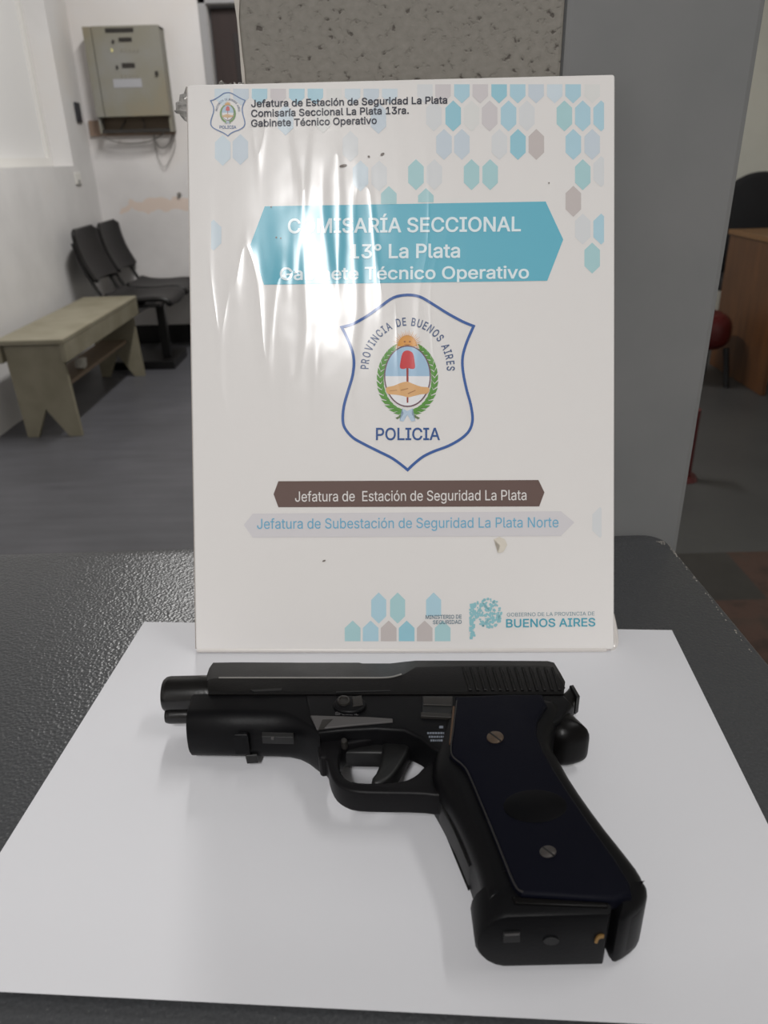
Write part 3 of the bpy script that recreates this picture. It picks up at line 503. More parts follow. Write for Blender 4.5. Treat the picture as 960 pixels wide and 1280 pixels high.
    'rg': (425, '110,-47 102,-37 57,-85 46,-68 41,119 52,89 112,124 105,144 33,153 101,167 31,191 99,193 101,217 33,229 105,240 41,263 111,261 52,295 195,2 205,62 183,64 205,327 196,387 183,325 170,-90 180,-152 187,-93 165,4 164,69 165,385 164,319 155,-149 155,-85 133,-142 143,-79 137,12 147,78 137,377 147,309 113,-134 95,-124 133,-72 80,-112 124,-64 67,-99 116,-55 111,24 88,41 133,91 68,63 121,106 121,280 68,322 133,296 88,345 111,363 207,-94 207,-154 237,-152 235,-92 226,64 217,3 237,7 254,13 245,69 246,319 255,376 226,325 238,382 219,386 279,30 289,39 262,78 265,-147 260,-85 267,21 262,310 281,358 269,367 373,-40 375,-9 308,-6 375,382 309,193 308,218 336,-111 353,-92 296,-56 365,-68 305,-34 304,143 297,122 308,65 308,166 304,242 310,322 297,263 292,-139 280,-73 315,-127 297,49 303,58 276,89 288,104 288,281 309,322 276,297 305,329 298,338 290,348 310,382', '0,1,2 3,2,1 4,5,6 6,7,4 8,4,7 7,9,8 10,8,9 9,11,10 11,12,10 13,10,12 12,14,13 15,13,14 14,16,15 17,15,16 18,19,20 21,22,23 24,25,26 18,20,27 28,27,20 29,30,23 23,22,29 25,24,31 24,32,31 33,31,32 34,33,32 27,28,35 36,35,28 37,38,30 30,29,37 33,34,39 40,39,34 34,41,40 42,40,41 41,43,42 44,42,43 43,45,44 2,44,45 0,2,45 35,36,46 47,46,36 36,48,47 49,47,48 48,50,49 5,49,50 6,5,50 17,16,51 52,17,51 51,53,52 54,52,53 53,38,54 55,54,38 38,37,55 56,57,58 59,56,58 60,61,62 62,63,60 63,64,60 65,66,67 66,68,67 69,67,68 70,71,72 59,58,73 73,74,59 64,63,75 75,70,64 70,72,64 76,77,65 77,78,65 66,65,78 79,80,81 80,82,83 84,83,82 85,86,87 86,88,87 89,87,88 88,79,89 79,81,89 90,91,92 92,80,90 93,90,80 80,83,93 84,82,94 82,95,94 96,94,95 74,73,97 98,74,97 97,99,98 99,85,98 85,87,98 72,71,100 100,101,72 102,72,101 101,92,102 103,102,92 92,91,103 96,95,104 95,105,104 106,104,105 105,107,106 76,106,107 107,108,76 108,109,76 77,76,109 26,25,57 57,56,26 19,18,61 61,60,19 67,69,21 22,21,69 95,82,110 81,80,92'),
    'ri': (166, '38,483 40,472 44,461 40,495 44,505 84,440 72,525 72,441 61,445 61,521 52,452 52,514 106,521 106,445 116,452 116,514 96,525 96,441 129,483 128,495 123,505 128,472 123,461 50,382 50,-3 117,-3 117,382 84,527', '0,1,2 3,0,4 5,6,7 7,6,8 6,9,8 10,8,9 11,10,9 0,2,10 10,11,0 4,0,11 12,13,14 14,15,12 16,17,13 13,12,16 18,19,20 21,18,22 22,18,14 15,14,18 18,20,15 23,24,25 25,26,23 17,16,5 16,27,5 6,5,27'),
    'rl': (189, '52,58 59,36 119,72 117,83 50,84 117,99 50,512 117,512 135,56 139,-5 146,55 160,56 155,-5 162,-4 184,0 172,58 147,-5 112,-3 128,59 89,5 123,64 72,18', '0,1,2 2,3,0 4,0,3 3,5,4 6,4,5 5,7,6 8,9,10 11,12,13 13,14,11 14,15,11 10,9,16 16,12,10 12,11,10 9,8,17 8,18,17 19,17,18 18,20,19 21,19,20 1,21,20 2,1,20'),
    'rn': (409, '50,382 50,-3 98,285 113,320 117,-3 117,227 118,247 115,284 115,382 174,377 177,321 193,325 150,365 162,315 130,346 149,306 122,265 129,281 138,295 115,323 227,387 234,323 252,386 210,326 199,385 254,315 276,380 293,235 293,-3 360,-3 360,240 290,262 358,271 353,299 283,284 343,322 331,342 271,302 315,358 296,371', '0,1,2 2,3,0 4,5,1 2,1,5 5,6,2 3,2,7 0,3,8 9,10,11 12,13,10 10,9,12 14,15,13 13,12,14 2,6,16 7,2,16 16,17,7 17,18,7 15,14,19 20,21,22 21,20,23 24,23,20 22,21,25 25,26,22 27,28,29 29,30,27 27,30,31 30,32,31 32,33,31 34,31,33 33,35,34 35,36,34 37,34,36 36,38,37 38,39,37 25,37,39 26,25,39 23,24,11 9,11,24 3,7,19 7,18,19 18,15,19 8,3,19'),
    'ro': (415, '41,115 53,84 111,119 105,140 34,150 101,163 31,187 99,187 101,212 34,226 105,235 41,261 111,257 53,292 174,-8 184,52 143,0 164,58 115,14 147,68 147,308 164,318 115,362 143,376 184,325 174,385 91,33 132,82 70,56 120,99 120,277 70,320 132,294 91,343 231,52 241,-8 272,0 251,58 300,14 268,68 251,318 268,308 300,362 272,376 231,325 241,385 362,84 374,115 304,119 311,140 382,150 315,163 384,187 316,187 315,212 382,226 311,235 374,261 304,257 362,292 325,33 283,82 345,56 295,99 295,277 345,320 283,294 325,343 207,-11 207,49 207,327 207,387', '0,1,2 2,3,0 4,0,3 3,5,4 6,4,5 5,7,6 7,8,6 9,6,8 8,10,9 11,9,10 10,12,11 13,11,12 14,15,16 15,17,16 18,16,17 19,18,17 20,21,22 23,22,21 21,24,23 24,25,23 18,19,26 19,27,26 28,26,27 27,29,28 1,28,29 2,1,29 13,12,30 31,13,30 30,32,31 33,31,32 32,20,33 20,22,33 34,35,36 37,34,36 36,38,37 38,39,37 40,41,42 42,43,40 44,40,43 45,44,43 46,47,48 49,48,47 47,50,49 51,49,50 50,52,51 53,51,52 54,53,52 52,55,54 56,54,55 55,57,56 58,56,57 57,59,58 39,38,60 61,39,60 60,62,61 63,61,62 62,46,63 46,48,63 58,59,64 59,65,64 66,64,65 65,67,66 41,66,67 42,41,67 35,34,68 34,69,68 14,68,69 15,14,69 25,24,70 71,25,70 70,44,71 44,45,71'),
    'rr': (259, '117,-3 117,237 50,-3 50,382 118,253 114,324 122,268 128,282 115,324 137,294 148,304 122,340 115,326 207,323 191,386 190,322 170,380 151,370 175,318 246,319 246,387 230,321 229,387 222,322 215,323 213,388 160,312 134,356 115,382', '0,1,2 3,2,1 3,1,4 5,3,4 4,6,5 6,7,5 8,5,7 7,9,8 9,10,8 10,11,8 8,11,12 13,14,15 16,17,18 18,15,16 15,14,16 19,20,21 22,21,20 21,22,23 24,23,22 25,24,22 24,25,13 14,13,25 11,10,26 27,11,26 26,18,27 18,17,27 5,8,12 3,5,12 28,3,12'),
    'rs': (364, '74,22 113,74 60,36 103,89 47,53 38,72 96,110 32,97 47,248 55,225 113,265 44,274 112,277 46,295 182,-11 181,48 156,-10 160,50 153,231 148,167 172,226 133,-6 142,55 117,177 137,238 114,373 133,314 148,323 136,381 167,328 161,386 111,1 126,63 91,10 90,190 126,246 70,206 118,254 114,291 52,315 63,333 121,304 77,349 94,362 228,147 230,212 211,152 187,330 209,328 212,386 187,387 205,50 211,-10 237,-5 226,56 255,375 235,382 227,322 315,45 326,64 263,89 332,84 265,103 334,107 264,114 331,132 323,154 328,288 320,309 266,274 261,4 243,65 282,15 255,76 300,29 259,125 308,173 252,134 288,190 242,141 262,202 259,290 312,326 251,302 301,341 288,355 241,313 273,366', '0,1,2 1,3,2 4,2,3 5,4,3 3,6,5 7,5,6 8,9,10 11,8,10 10,12,11 13,11,12 14,15,16 15,17,16 18,19,20 16,17,21 17,22,21 19,18,23 24,23,18 25,26,27 28,25,27 27,29,28 29,30,28 21,22,31 22,32,31 33,31,32 0,33,32 1,0,32 23,24,34 24,35,34 36,34,35 35,37,36 9,36,37 10,9,37 13,12,38 39,13,38 40,39,38 38,41,40 42,40,41 43,42,41 41,26,43 26,25,43 44,45,46 47,48,49 50,47,49 51,52,53 54,51,53 55,56,57 48,57,56 49,48,56 58,59,60 59,61,60 62,60,61 61,63,62 64,62,63 63,65,64 65,66,64 67,68,69 54,53,70 71,54,70 70,72,71 73,71,72 72,74,73 74,58,73 58,60,73 64,66,75 66,76,75 77,75,76 76,78,77 79,77,78 78,80,79 44,79,80 45,44,80 69,68,81 68,82,81 83,81,82 82,84,83 84,85,83 86,83,85 85,87,86 57,86,87 55,57,87 15,14,52 52,51,15 20,19,46 46,45,20 30,29,47 47,50,30'),
    'rt': (227, '111,4 138,63 90,19 74,39 133,72 65,64 130,83 62,93 129,98 170,53 176,-7 184,-6 185,54 168,-7 156,54 207,-3 217,0 204,57 192,-6 200,-5 137,-4 146,58 207,324 207,382 129,382 3,382 3,324 62,324 129,324 129,474 62,474 62,382', '0,1,2 3,2,1 1,4,3 5,3,4 4,6,5 7,5,6 6,8,7 9,10,11 11,12,9 10,9,13 14,13,9 15,16,17 12,11,18 18,19,12 19,15,12 15,17,12 13,14,20 14,21,20 0,20,21 1,0,21 22,23,24 25,26,27 28,22,24 29,30,24 31,24,30 28,24,31 27,28,31 31,25,27 8,28,27 7,8,27'),
    'ru': (410, '50,382 50,139 117,144 176,56 182,-8 200,53 157,-6 156,64 134,-1 113,8 139,77 95,21 79,37 127,95 66,57 57,81 119,117 51,108 117,382 217,54 210,-6 236,2 233,58 259,14 248,65 279,33 261,73 311,95 360,-3 360,382 296,59 295,95 295,-3 288,114 292,132 293,153 293,382 295,56 281,98 272,85', '0,1,2 3,4,5 4,3,6 7,6,3 6,7,8 8,7,9 7,10,9 11,9,10 12,11,10 10,13,12 14,12,13 15,14,13 13,16,15 17,15,16 1,17,16 2,1,16 0,2,18 19,20,21 21,22,19 22,21,23 24,22,23 23,25,24 25,26,24 27,28,29 28,27,30 31,30,27 28,30,32 31,27,33 34,33,27 35,34,27 27,29,35 36,35,29 26,25,37 38,39,31 31,33,38 5,4,20 20,19,5 30,31,37 31,39,37 39,26,37 32,30,37'),
    'ró': (415, '41,115 53,84 111,119 105,140 34,150 101,163 31,187 99,187 101,212 34,226 105,235 41,261 111,257 53,292 207,-11 207,49 174,-8 184,52 143,0 164,58 115,14 147,68 164,318 184,325 143,376 174,385 91,33 132,82 70,56 120,99 120,277 70,320 132,294 91,343 147,308 115,362 231,52 241,-8 272,0 251,58 300,14 268,68 268,308 300,362 251,318 272,376 231,325 241,385 362,84 374,115 304,119 311,140 382,150 315,163 384,187 316,187 315,212 382,226 311,235 374,261 304,257 362,292 325,33 283,82 345,56 295,99 295,277 345,320 283,294 325,343 227,532 232,426 301,532 207,327 207,387 176,426', '0,1,2 2,3,0 4,0,3 3,5,4 6,4,5 5,7,6 7,8,6 9,6,8 8,10,9 11,9,10 10,12,11 13,11,12 14,15,16 15,17,16 16,17,18 17,19,18 20,18,19 21,20,19 22,23,24 23,25,24 20,21,26 21,27,26 28,26,27 27,29,28 1,28,29 2,1,29 13,12,30 31,13,30 30,32,31 33,31,32 32,34,33 35,33,34 34,22,35 22,24,35 36,37,38 39,36,38 38,40,39 40,41,39 42,43,44 43,45,44 46,44,45 47,46,45 48,49,50 51,50,49 49,52,51 53,51,52 52,54,53 55,53,54 56,55,54 54,57,56 58,56,57 57,59,58 60,58,59 59,61,60 41,40,62 63,41,62 62,64,63 65,63,64 64,48,65 48,50,65 60,61,66 61,67,66 68,66,67 67,69,68 42,68,69 43,42,69 70,71,72 37,36,14 15,14,36 25,23,73 74,25,73 73,46,74 46,47,74 71,70,75'),
    'b.': (187, '35,41 37,25 43,11 37,57 53,83 43,71 80,-17 95,-19 65,-11 53,-1 125,-11 138,-1 111,-17 153,25 155,41 147,11 153,57 138,83 147,71 95,101 111,99 125,93 65,93 80,99', '0,1,2 3,0,4 4,5,3 6,7,8 9,8,7 0,2,9 4,0,9 10,11,12 13,14,15 14,16,17 18,17,16 15,14,11 14,17,19 20,19,17 21,20,17 12,11,7 11,14,7 14,19,7 9,7,19 4,9,19 22,4,19 23,22,19'),
    'b1': (453, '62,69 62,-14 198,-14 405,-14 405,69 290,-14 290,69 75,337 198,423 198,434 72,434 194,523 214,434 290,523 198,69', '0,1,2 3,4,5 5,4,6 7,8,9 10,7,9 11,10,9 9,12,11 12,13,11 0,2,14 12,9,8 14,2,6 2,5,6 8,14,6 13,12,6 12,8,6'),
    'b3': (453, '78,28 101,11 147,86 138,96 59,49 131,107 44,73 126,119 34,101 121,146 27,146 185,68 170,72 156,-13 186,-19 201,65 253,-19 237,65 218,-21 218,64 250,228 248,304 228,232 203,256 201,234 247,304 127,-3 158,79 143,234 143,304 197,302 269,74 254,68 285,-12 404,114 407,145 315,145 404,175 314,161 396,204 315,0 283,81 341,16 294,90 364,35 303,101 382,58 310,113 396,85 314,128 310,175 383,230 304,189 364,254 295,201 341,273 283,212 314,289 269,221 283,299 274,454 274,438 386,455 386,523 56,438 260,438 56,523', '0,1,2 2,3,0 4,0,3 3,5,4 6,4,5 5,7,6 8,6,7 7,9,8 10,8,9 11,12,13 11,13,14 14,15,11 16,17,18 19,18,17 20,21,22 23,22,21 15,14,18 18,19,15 22,23,24 23,21,25 13,12,26 12,27,26 1,26,27 2,1,27 24,23,28 29,28,23 23,30,29 31,32,33 34,35,36 35,37,36 38,36,37 37,39,38 31,33,40 41,31,40 40,42,41 43,41,42 42,44,43 45,43,44 44,46,45 47,45,46 46,48,47 49,47,48 48,34,49 34,36,49 38,39,50 39,51,50 52,50,51 51,53,52 54,52,53 53,55,54 56,54,55 55,57,56 58,56,57 59,58,57 60,61,62 62,63,60 33,32,16 17,16,32 58,59,20 21,20,59 29,30,61 64,65,60 66,64,60 60,63,66 30,23,25 61,30,25 62,61,25 61,60,65 29,61,65'),
    'bA': (479, '-3,-13 95,-14 96,128 96,213 192,523 231,434 226,367 236,398 204,298 210,317 218,340 213,492 247,433 241,398 251,368 385,-14 482,-13 384,128 384,213 274,298 304,213 286,523 267,318 259,342 264,492 174,213 239,407 334,128 144,128', '0,1,2 0,2,3 3,4,0 5,6,7 3,8,9 9,10,3 4,3,10 10,6,4 6,5,4 5,11,4 12,13,14 15,16,17 16,18,17 18,19,20 18,16,21 19,18,22 23,22,18 18,21,23 14,23,21 12,14,21 24,12,21 12,24,5 11,5,24 4,11,24 24,21,4 8,3,25 5,7,26 12,5,26 13,12,26 15,17,27 17,18,20 2,1,28 3,2,25 25,2,28 20,25,28 27,20,28 17,20,27'),
    'bB': (456, '139,71 139,217 46,-14 46,523 239,438 241,523 139,438 238,299 139,299 254,301 248,217 267,215 269,304 247,-14 244,71 267,435 276,521 286,-12 278,73 320,-6 303,80 288,429 308,514 329,274 329,257 335,259 335,273 353,267 350,266 371,257 352,267 364,274 378,285 396,38 412,60 332,104 423,84 339,119 430,109 341,137 432,136 430,163 340,151 424,188 336,164 415,210 330,177 402,229 387,244 350,5 321,91 376,20 322,188 312,197 299,206 284,212 282,309 294,316 303,324 311,334 389,298 317,345 399,314 406,331 321,358 411,352 322,372 412,374 410,400 320,390 404,425 313,405 393,449 378,470 303,418 359,488 335,503', '0,1,2 3,2,1 4,5,6 7,8,1 3,1,8 8,6,3 6,5,3 9,10,11 11,12,9 0,2,13 13,14,0 7,1,10 10,9,7 15,16,4 5,4,16 14,13,17 18,14,17 17,19,18 19,20,18 21,22,15 16,15,22 23,24,25 25,26,23 27,28,29 29,28,25 26,25,28 28,27,30 31,32,26 33,34,35 34,36,35 37,35,36 36,38,37 39,37,38 38,40,39 40,41,39 42,39,41 41,43,42 44,42,43 43,45,44 46,44,45 45,47,46 47,48,46 20,19,49 50,20,49 49,51,50 51,33,50 33,35,50 46,48,52 48,29,52 29,25,52 25,24,52 53,52,24 54,53,24 55,54,24 11,55,24 12,11,24 24,23,12 56,12,23 57,56,23 58,57,23 59,58,23 23,26,59 26,32,59 32,60,59 61,59,60 60,62,61 62,63,61 64,61,63 63,65,64 66,64,65 65,67,66 67,68,66 69,66,68 68,70,69 71,69,70 70,72,71 72,73,71 74,71,73 73,75,74 75,76,74 21,74,76 22,21,76 26,28,30 31,26,30'),
    'bC': (510, '40,153 57,109 138,151 127,181 30,201 120,215 26,254 117,254 120,293 30,307 127,328 40,356 138,358 57,399 152,383 80,438 223,-17 215,76 181,-6 191,88 191,420 214,432 181,514 223,526 267,-21 268,67 240,69 294,-20 297,70 282,68 267,530 240,439 268,442 282,441 294,528 143,13 171,104 109,39 80,71 153,125 170,404 109,470 143,496 311,436 320,524 297,439 325,431 345,518 311,73 320,-15 345,-9 325,78 369,1 337,84 337,425 368,508 460,84 472,107 385,135 390,148 481,132 398,174 490,174 490,334 480,377 398,334 390,361 472,402 385,374 460,426 391,13 349,92 411,27 360,101 430,44 369,111 446,63 378,122 378,387 446,447 369,398 429,465 360,408 411,482 349,417 390,496', '0,1,2 2,3,0 4,0,3 3,5,4 6,4,5 5,7,6 7,8,6 9,6,8 8,10,9 11,9,10 10,12,11 13,11,12 12,14,13 15,13,14 16,17,18 17,19,18 20,21,22 21,23,22 24,25,26 27,28,29 27,29,24 25,24,29 30,31,32 32,33,30 33,34,30 24,26,16 17,16,26 23,21,31 31,30,23 18,19,35 19,36,35 37,35,36 38,37,36 36,39,38 1,38,39 2,1,39 15,14,40 41,15,40 42,41,40 40,20,42 20,22,42 43,44,45 46,47,43 44,43,47 48,49,50 51,48,50 50,52,51 53,51,52 46,54,55 47,46,55 56,57,58 59,58,57 57,60,59 61,59,60 60,62,61 63,64,65 66,65,64 64,67,66 68,66,67 67,69,68 53,52,70 71,53,70 70,72,71 73,71,72 72,74,73 75,73,74 74,76,75 77,75,76 76,56,77 56,58,77 68,69,78 69,79,78 80,78,79 79,81,80 82,80,81 81,83,82 84,82,83 83,85,84 54,84,85 55,54,85 28,27,49 49,48,28 34,33,45 45,44,34'),
    'bD': (502, '46,523 46,-14 79,438 79,523 219,-14 214,71 139,-14 139,71 82,71 82,-14 220,438 139,523 139,438 270,-10 284,81 252,74 226,523 256,435 275,519 286,428 312,416 319,509 316,0 311,93 423,75 446,112 352,130 366,155 462,155 377,184 472,203 383,218 476,255 385,255 383,293 472,307 377,326 463,355 366,355 446,397 352,379 423,435 334,400 394,466 360,491 358,18 333,109 393,44', '0,1,2 2,3,0 4,5,6 6,5,7 6,8,9 1,9,8 2,1,8 10,11,12 3,2,11 13,14,15 16,17,18 19,20,21 14,13,22 22,23,14 18,17,19 19,21,18 13,15,4 5,4,15 17,16,10 11,10,16 24,25,26 27,26,25 25,28,27 29,27,28 28,30,29 31,29,30 30,32,31 32,33,31 33,32,34 32,35,34 36,34,35 35,37,36 38,36,37 37,39,38 40,38,39 39,41,40 42,40,41 41,43,42 44,42,43 23,22,45 46,23,45 45,47,46 47,24,46 24,26,46 42,44,20 21,20,44 8,6,7 2,8,12 8,7,12 11,2,12'),
    'bE': (418, '46,-14 139,71 139,215 46,523 139,300 139,438 389,-14 389,71 369,215 369,300 386,438 386,523', '0,1,2 3,0,2 2,4,3 4,5,3 1,0,6 6,7,1 4,2,8 8,9,4 10,11,5 3,5,11'),
    'bG': (520, '40,153 57,109 138,151 127,181 30,201 120,215 26,254 117,254 120,293 30,307 127,328 40,356 138,358 57,399 152,383 79,438 215,77 192,88 181,-6 191,421 214,432 179,514 221,526 266,442 265,530 239,439 241,69 223,-17 269,-21 269,67 282,441 293,528 142,13 171,105 108,39 80,71 153,125 170,404 108,470 141,496 310,-18 317,74 294,69 324,430 345,517 311,435 319,524 297,439 348,-9 338,83 383,6 356,96 336,424 369,507 489,158 492,200 458,197 492,270 479,119 393,151 399,176 402,219 492,335 482,377 398,335 389,359 473,401 415,27 371,111 441,53 463,84 384,130 383,373 461,424 375,385 447,444 367,397 431,463 358,407 412,480 347,416 391,495 269,270 269,185 400,193', '0,1,2 2,3,0 4,0,3 3,5,4 6,4,5 5,7,6 7,8,6 9,6,8 8,10,9 11,9,10 10,12,11 13,11,12 12,14,13 15,13,14 16,17,18 19,20,21 20,22,21 23,24,25 26,27,28 28,29,26 24,23,30 30,31,24 16,18,27 27,26,16 22,20,25 25,24,22 18,17,32 17,33,32 34,32,33 35,34,33 33,36,35 1,35,36 2,1,36 15,14,37 38,15,37 39,38,37 37,19,39 19,21,39 40,41,42 43,44,45 44,46,45 47,45,46 41,40,48 49,41,48 48,50,49 50,51,49 43,52,53 44,43,53 54,55,56 55,57,56 58,54,59 54,56,59 60,59,56 56,57,61 62,63,64 65,64,63 63,66,65 51,50,67 68,51,67 67,69,68 69,70,68 71,68,70 70,58,71 58,59,71 65,66,72 66,73,72 74,72,73 73,75,74 76,74,75 75,77,76 78,76,77 77,79,78 80,78,79 79,81,80 52,80,81 53,52,81 40,42,28 29,28,42 82,83,61 31,30,47 47,46,31 61,57,82 61,83,84 56,61,84 60,56,84'),
    'bI': (300, '17,71 17,-14 104,71 104,438 17,523 17,438 197,71 283,-14 283,71 283,438 283,523 197,438', '0,1,2 3,4,5 6,7,8 9,10,11 2,1,7 7,6,2 3,2,6 6,11,3 11,10,3 4,3,10'),
    'bJ': (396, '19,187 19,145 112,146 146,73 140,-16 164,66 100,-2 132,84 66,23 121,99 40,56 24,97 114,120 112,187 206,66 185,-21 230,-16 223,73 350,145 350,523 258,146 258,523 270,-2 238,84 304,23 249,99 330,56 345,97 255,120 185,64', '0,1,2 3,4,5 4,3,6 3,7,6 8,6,7 7,9,8 10,8,9 11,10,9 9,12,11 1,11,12 2,1,12 0,2,13 14,15,16 17,14,16 18,19,20 21,20,19 17,16,22 23,17,22 22,24,23 25,23,24 24,26,25 26,27,25 28,25,27 27,18,28 18,20,28 5,4,15 29,5,15 15,14,29'),
    'bL': (392, '46,523 46,-14 139,71 375,-14 375,71 139,523', '0,1,2 2,1,3 3,4,2 0,2,5'),
    'bM': (628, '116,403 93,471 46,523 132,356 136,329 135,372 134,416 132,471 304,87 313,127 301,163 146,316 157,286 290,192 46,-14 136,-14 136,291 161,523 469,286 481,317 339,192 516,421 511,405 582,523 521,437 532,471 495,358 490,327 491,369 492,413 493,471 490,291 490,-14 582,-14 491,346 467,523 288,35 277,-14 351,-14 340,35 325,88 317,125 315,120 329,163 135,346', '0,1,2 3,0,4 0,3,5 5,6,0 1,0,6 6,7,1 8,9,10 11,12,13 14,15,16 2,14,16 0,2,16 4,0,16 7,6,17 1,7,17 2,1,17 18,19,20 21,22,23 24,21,23 23,25,24 26,27,22 28,26,22 29,28,22 22,21,29 21,24,29 30,29,24 24,25,30 31,32,33 33,23,31 23,22,31 22,27,31 19,34,28 29,30,35 30,25,35 25,23,35 36,37,38 38,39,36 8,36,39 39,40,8 41,42,40 40,43,41 3,4,44 5,3,44 11,5,44 10,13,12 37,36,12 36,8,12 8,10,12 20,43,18 39,38,18 40,39,18 43,40,18 26,28,34 27,26,34 20,19,28 29,35,20 28,29,20 8,40,42 9,8,42 11,13,5 17,6,13 6,5,13'),
    'bN': (523, '46,523 46,-14 87,462 139,-14 139,291 138,328 136,374 136,384 132,470 147,356 156,339 144,523 434,44 477,-14 418,79 392,38 389,71 379,-14 388,89 409,97 387,108 400,113 386,125 391,129 385,141 386,139 385,157 385,195 477,523 385,523 375,158 367,170 383,144 137,373 361,181 190,283 355,190 165,323', '0,1,2 3,4,1 2,1,4 4,5,2 5,6,2 6,7,2 8,2,7 9,10,7 2,8,11 0,2,11 12,13,14 12,14,15 16,15,14 13,12,17 12,15,17 15,16,17 16,14,18 14,19,18 20,18,19 19,21,20 22,20,21 21,23,22 26,24,23 23,21,26 27,26,21 21,19,27 19,14,27 14,13,27 13,28,27 29,27,28 30,31,20 20,22,30 22,32,30 6,5,33 7,6,33 9,7,33 31,34,20 17,16,35 16,18,35 36,35,18 34,36,18 18,20,34 22,23,25 32,22,25 8,7,10 35,36,37 36,11,37 11,8,37 10,37,8'),
    'bO': (533, '40,153 57,109 138,150 127,180 30,201 120,215 26,254 117,254 120,293 30,307 127,328 40,356 138,358 57,399 181,-6 192,88 143,13 171,104 240,69 222,-17 267,-21 215,76 222,526 215,432 240,439 267,530 143,496 171,404 192,421 181,514 109,39 81,71 153,125 153,384 81,438 109,470 312,-17 319,76 294,69 319,432 312,526 294,439 363,405 391,496 342,421 353,514 353,-6 342,88 391,13 363,104 476,109 493,153 396,150 407,180 504,201 414,215 507,254 416,254 414,294 504,307 407,328 493,356 396,359 476,399 425,39 453,71 381,125 381,384 453,438 425,470 267,67 267,442', '0,1,2 2,3,0 4,0,3 3,5,4 6,4,5 5,7,6 7,8,6 9,6,8 8,10,9 11,9,10 10,12,11 13,11,12 14,15,16 15,17,16 18,19,20 19,18,21 22,23,24 24,25,22 19,21,14 15,14,21 26,27,28 29,26,28 28,23,29 23,22,29 16,17,30 31,30,17 17,32,31 1,31,32 2,1,32 13,12,33 34,13,33 33,27,34 35,34,27 27,26,35 36,37,38 39,40,41 42,43,44 45,44,43 37,36,46 47,37,46 46,48,47 48,49,47 44,45,39 40,39,45 50,51,52 53,52,51 51,54,53 55,53,54 54,56,55 57,55,56 58,57,56 56,59,58 60,58,59 59,61,60 62,60,61 61,63,62 49,48,64 64,65,49 66,49,65 65,50,66 50,52,66 62,63,67 63,68,67 42,67,68 68,69,42 43,42,69 36,38,20 38,70,20 18,20,70 25,24,71 71,41,25 41,40,25'),
    'bP': (444, '139,-14 95,172 46,-14 95,256 46,523 255,437 236,523 232,438 139,438 274,174 275,262 256,258 309,182 290,268 290,426 309,513 275,433 274,520 236,172 232,256 365,212 386,234 313,287 320,300 402,259 414,287 326,314 420,316 329,330 423,348 330,348 329,365 420,379 326,381 414,409 320,395 402,436 386,461 313,407 365,482 339,195 303,277 303,418 339,500 139,256 139,172', '0,1,2 1,3,2 4,2,3 5,6,7 8,7,6 4,3,8 8,6,4 9,10,11 10,9,12 12,13,10 14,15,16 17,16,15 9,11,18 19,18,11 16,17,5 6,5,17 20,21,22 23,22,21 21,24,23 24,25,23 26,23,25 25,27,26 28,26,27 27,29,28 30,28,29 31,30,29 29,32,31 33,31,32 32,34,33 35,33,34 34,36,35 36,37,35 38,35,37 37,39,38 13,12,40 41,13,40 40,20,41 20,22,41 38,39,42 39,43,42 14,42,43 15,14,43 8,3,44 1,0,45 3,1,44 44,1,45 19,44,45 18,19,45'),
    'bR': (448, '82,184 46,-14 139,-14 82,269 46,523 139,438 256,437 236,523 232,438 304,287 292,280 311,243 309,193 274,186 257,270 210,241 276,274 276,433 291,427 309,513 275,520 233,269 321,307 314,296 386,241 403,265 327,320 414,291 421,321 330,335 423,352 331,352 330,369 421,383 327,385 414,413 403,440 321,398 386,464 314,410 365,484 345,-14 333,202 339,205 365,221 304,419 340,501 139,269 139,184 236,184 448,-12 240,184', '0,1,2 1,0,3 4,1,3 3,5,4 6,7,8 8,7,5 4,5,7 9,10,11 12,11,13 11,14,15 16,14,11 11,10,16 17,18,19 20,17,19 21,15,14 17,20,6 7,6,20 22,23,24 24,25,22 26,22,25 25,27,26 27,28,26 29,26,28 28,30,29 31,29,30 32,31,30 30,33,32 34,32,33 33,35,34 35,36,34 37,34,36 36,38,37 39,37,38 38,40,39 12,13,41 42,43,11 43,44,11 44,24,11 24,23,11 9,11,23 39,40,45 40,46,45 18,45,46 19,18,46 5,3,47 15,21,47 0,2,48 3,0,47 47,0,48 15,47,48 49,15,48 12,41,42 41,50,42 11,12,42 15,49,51 13,11,15 13,15,51 41,13,51'),
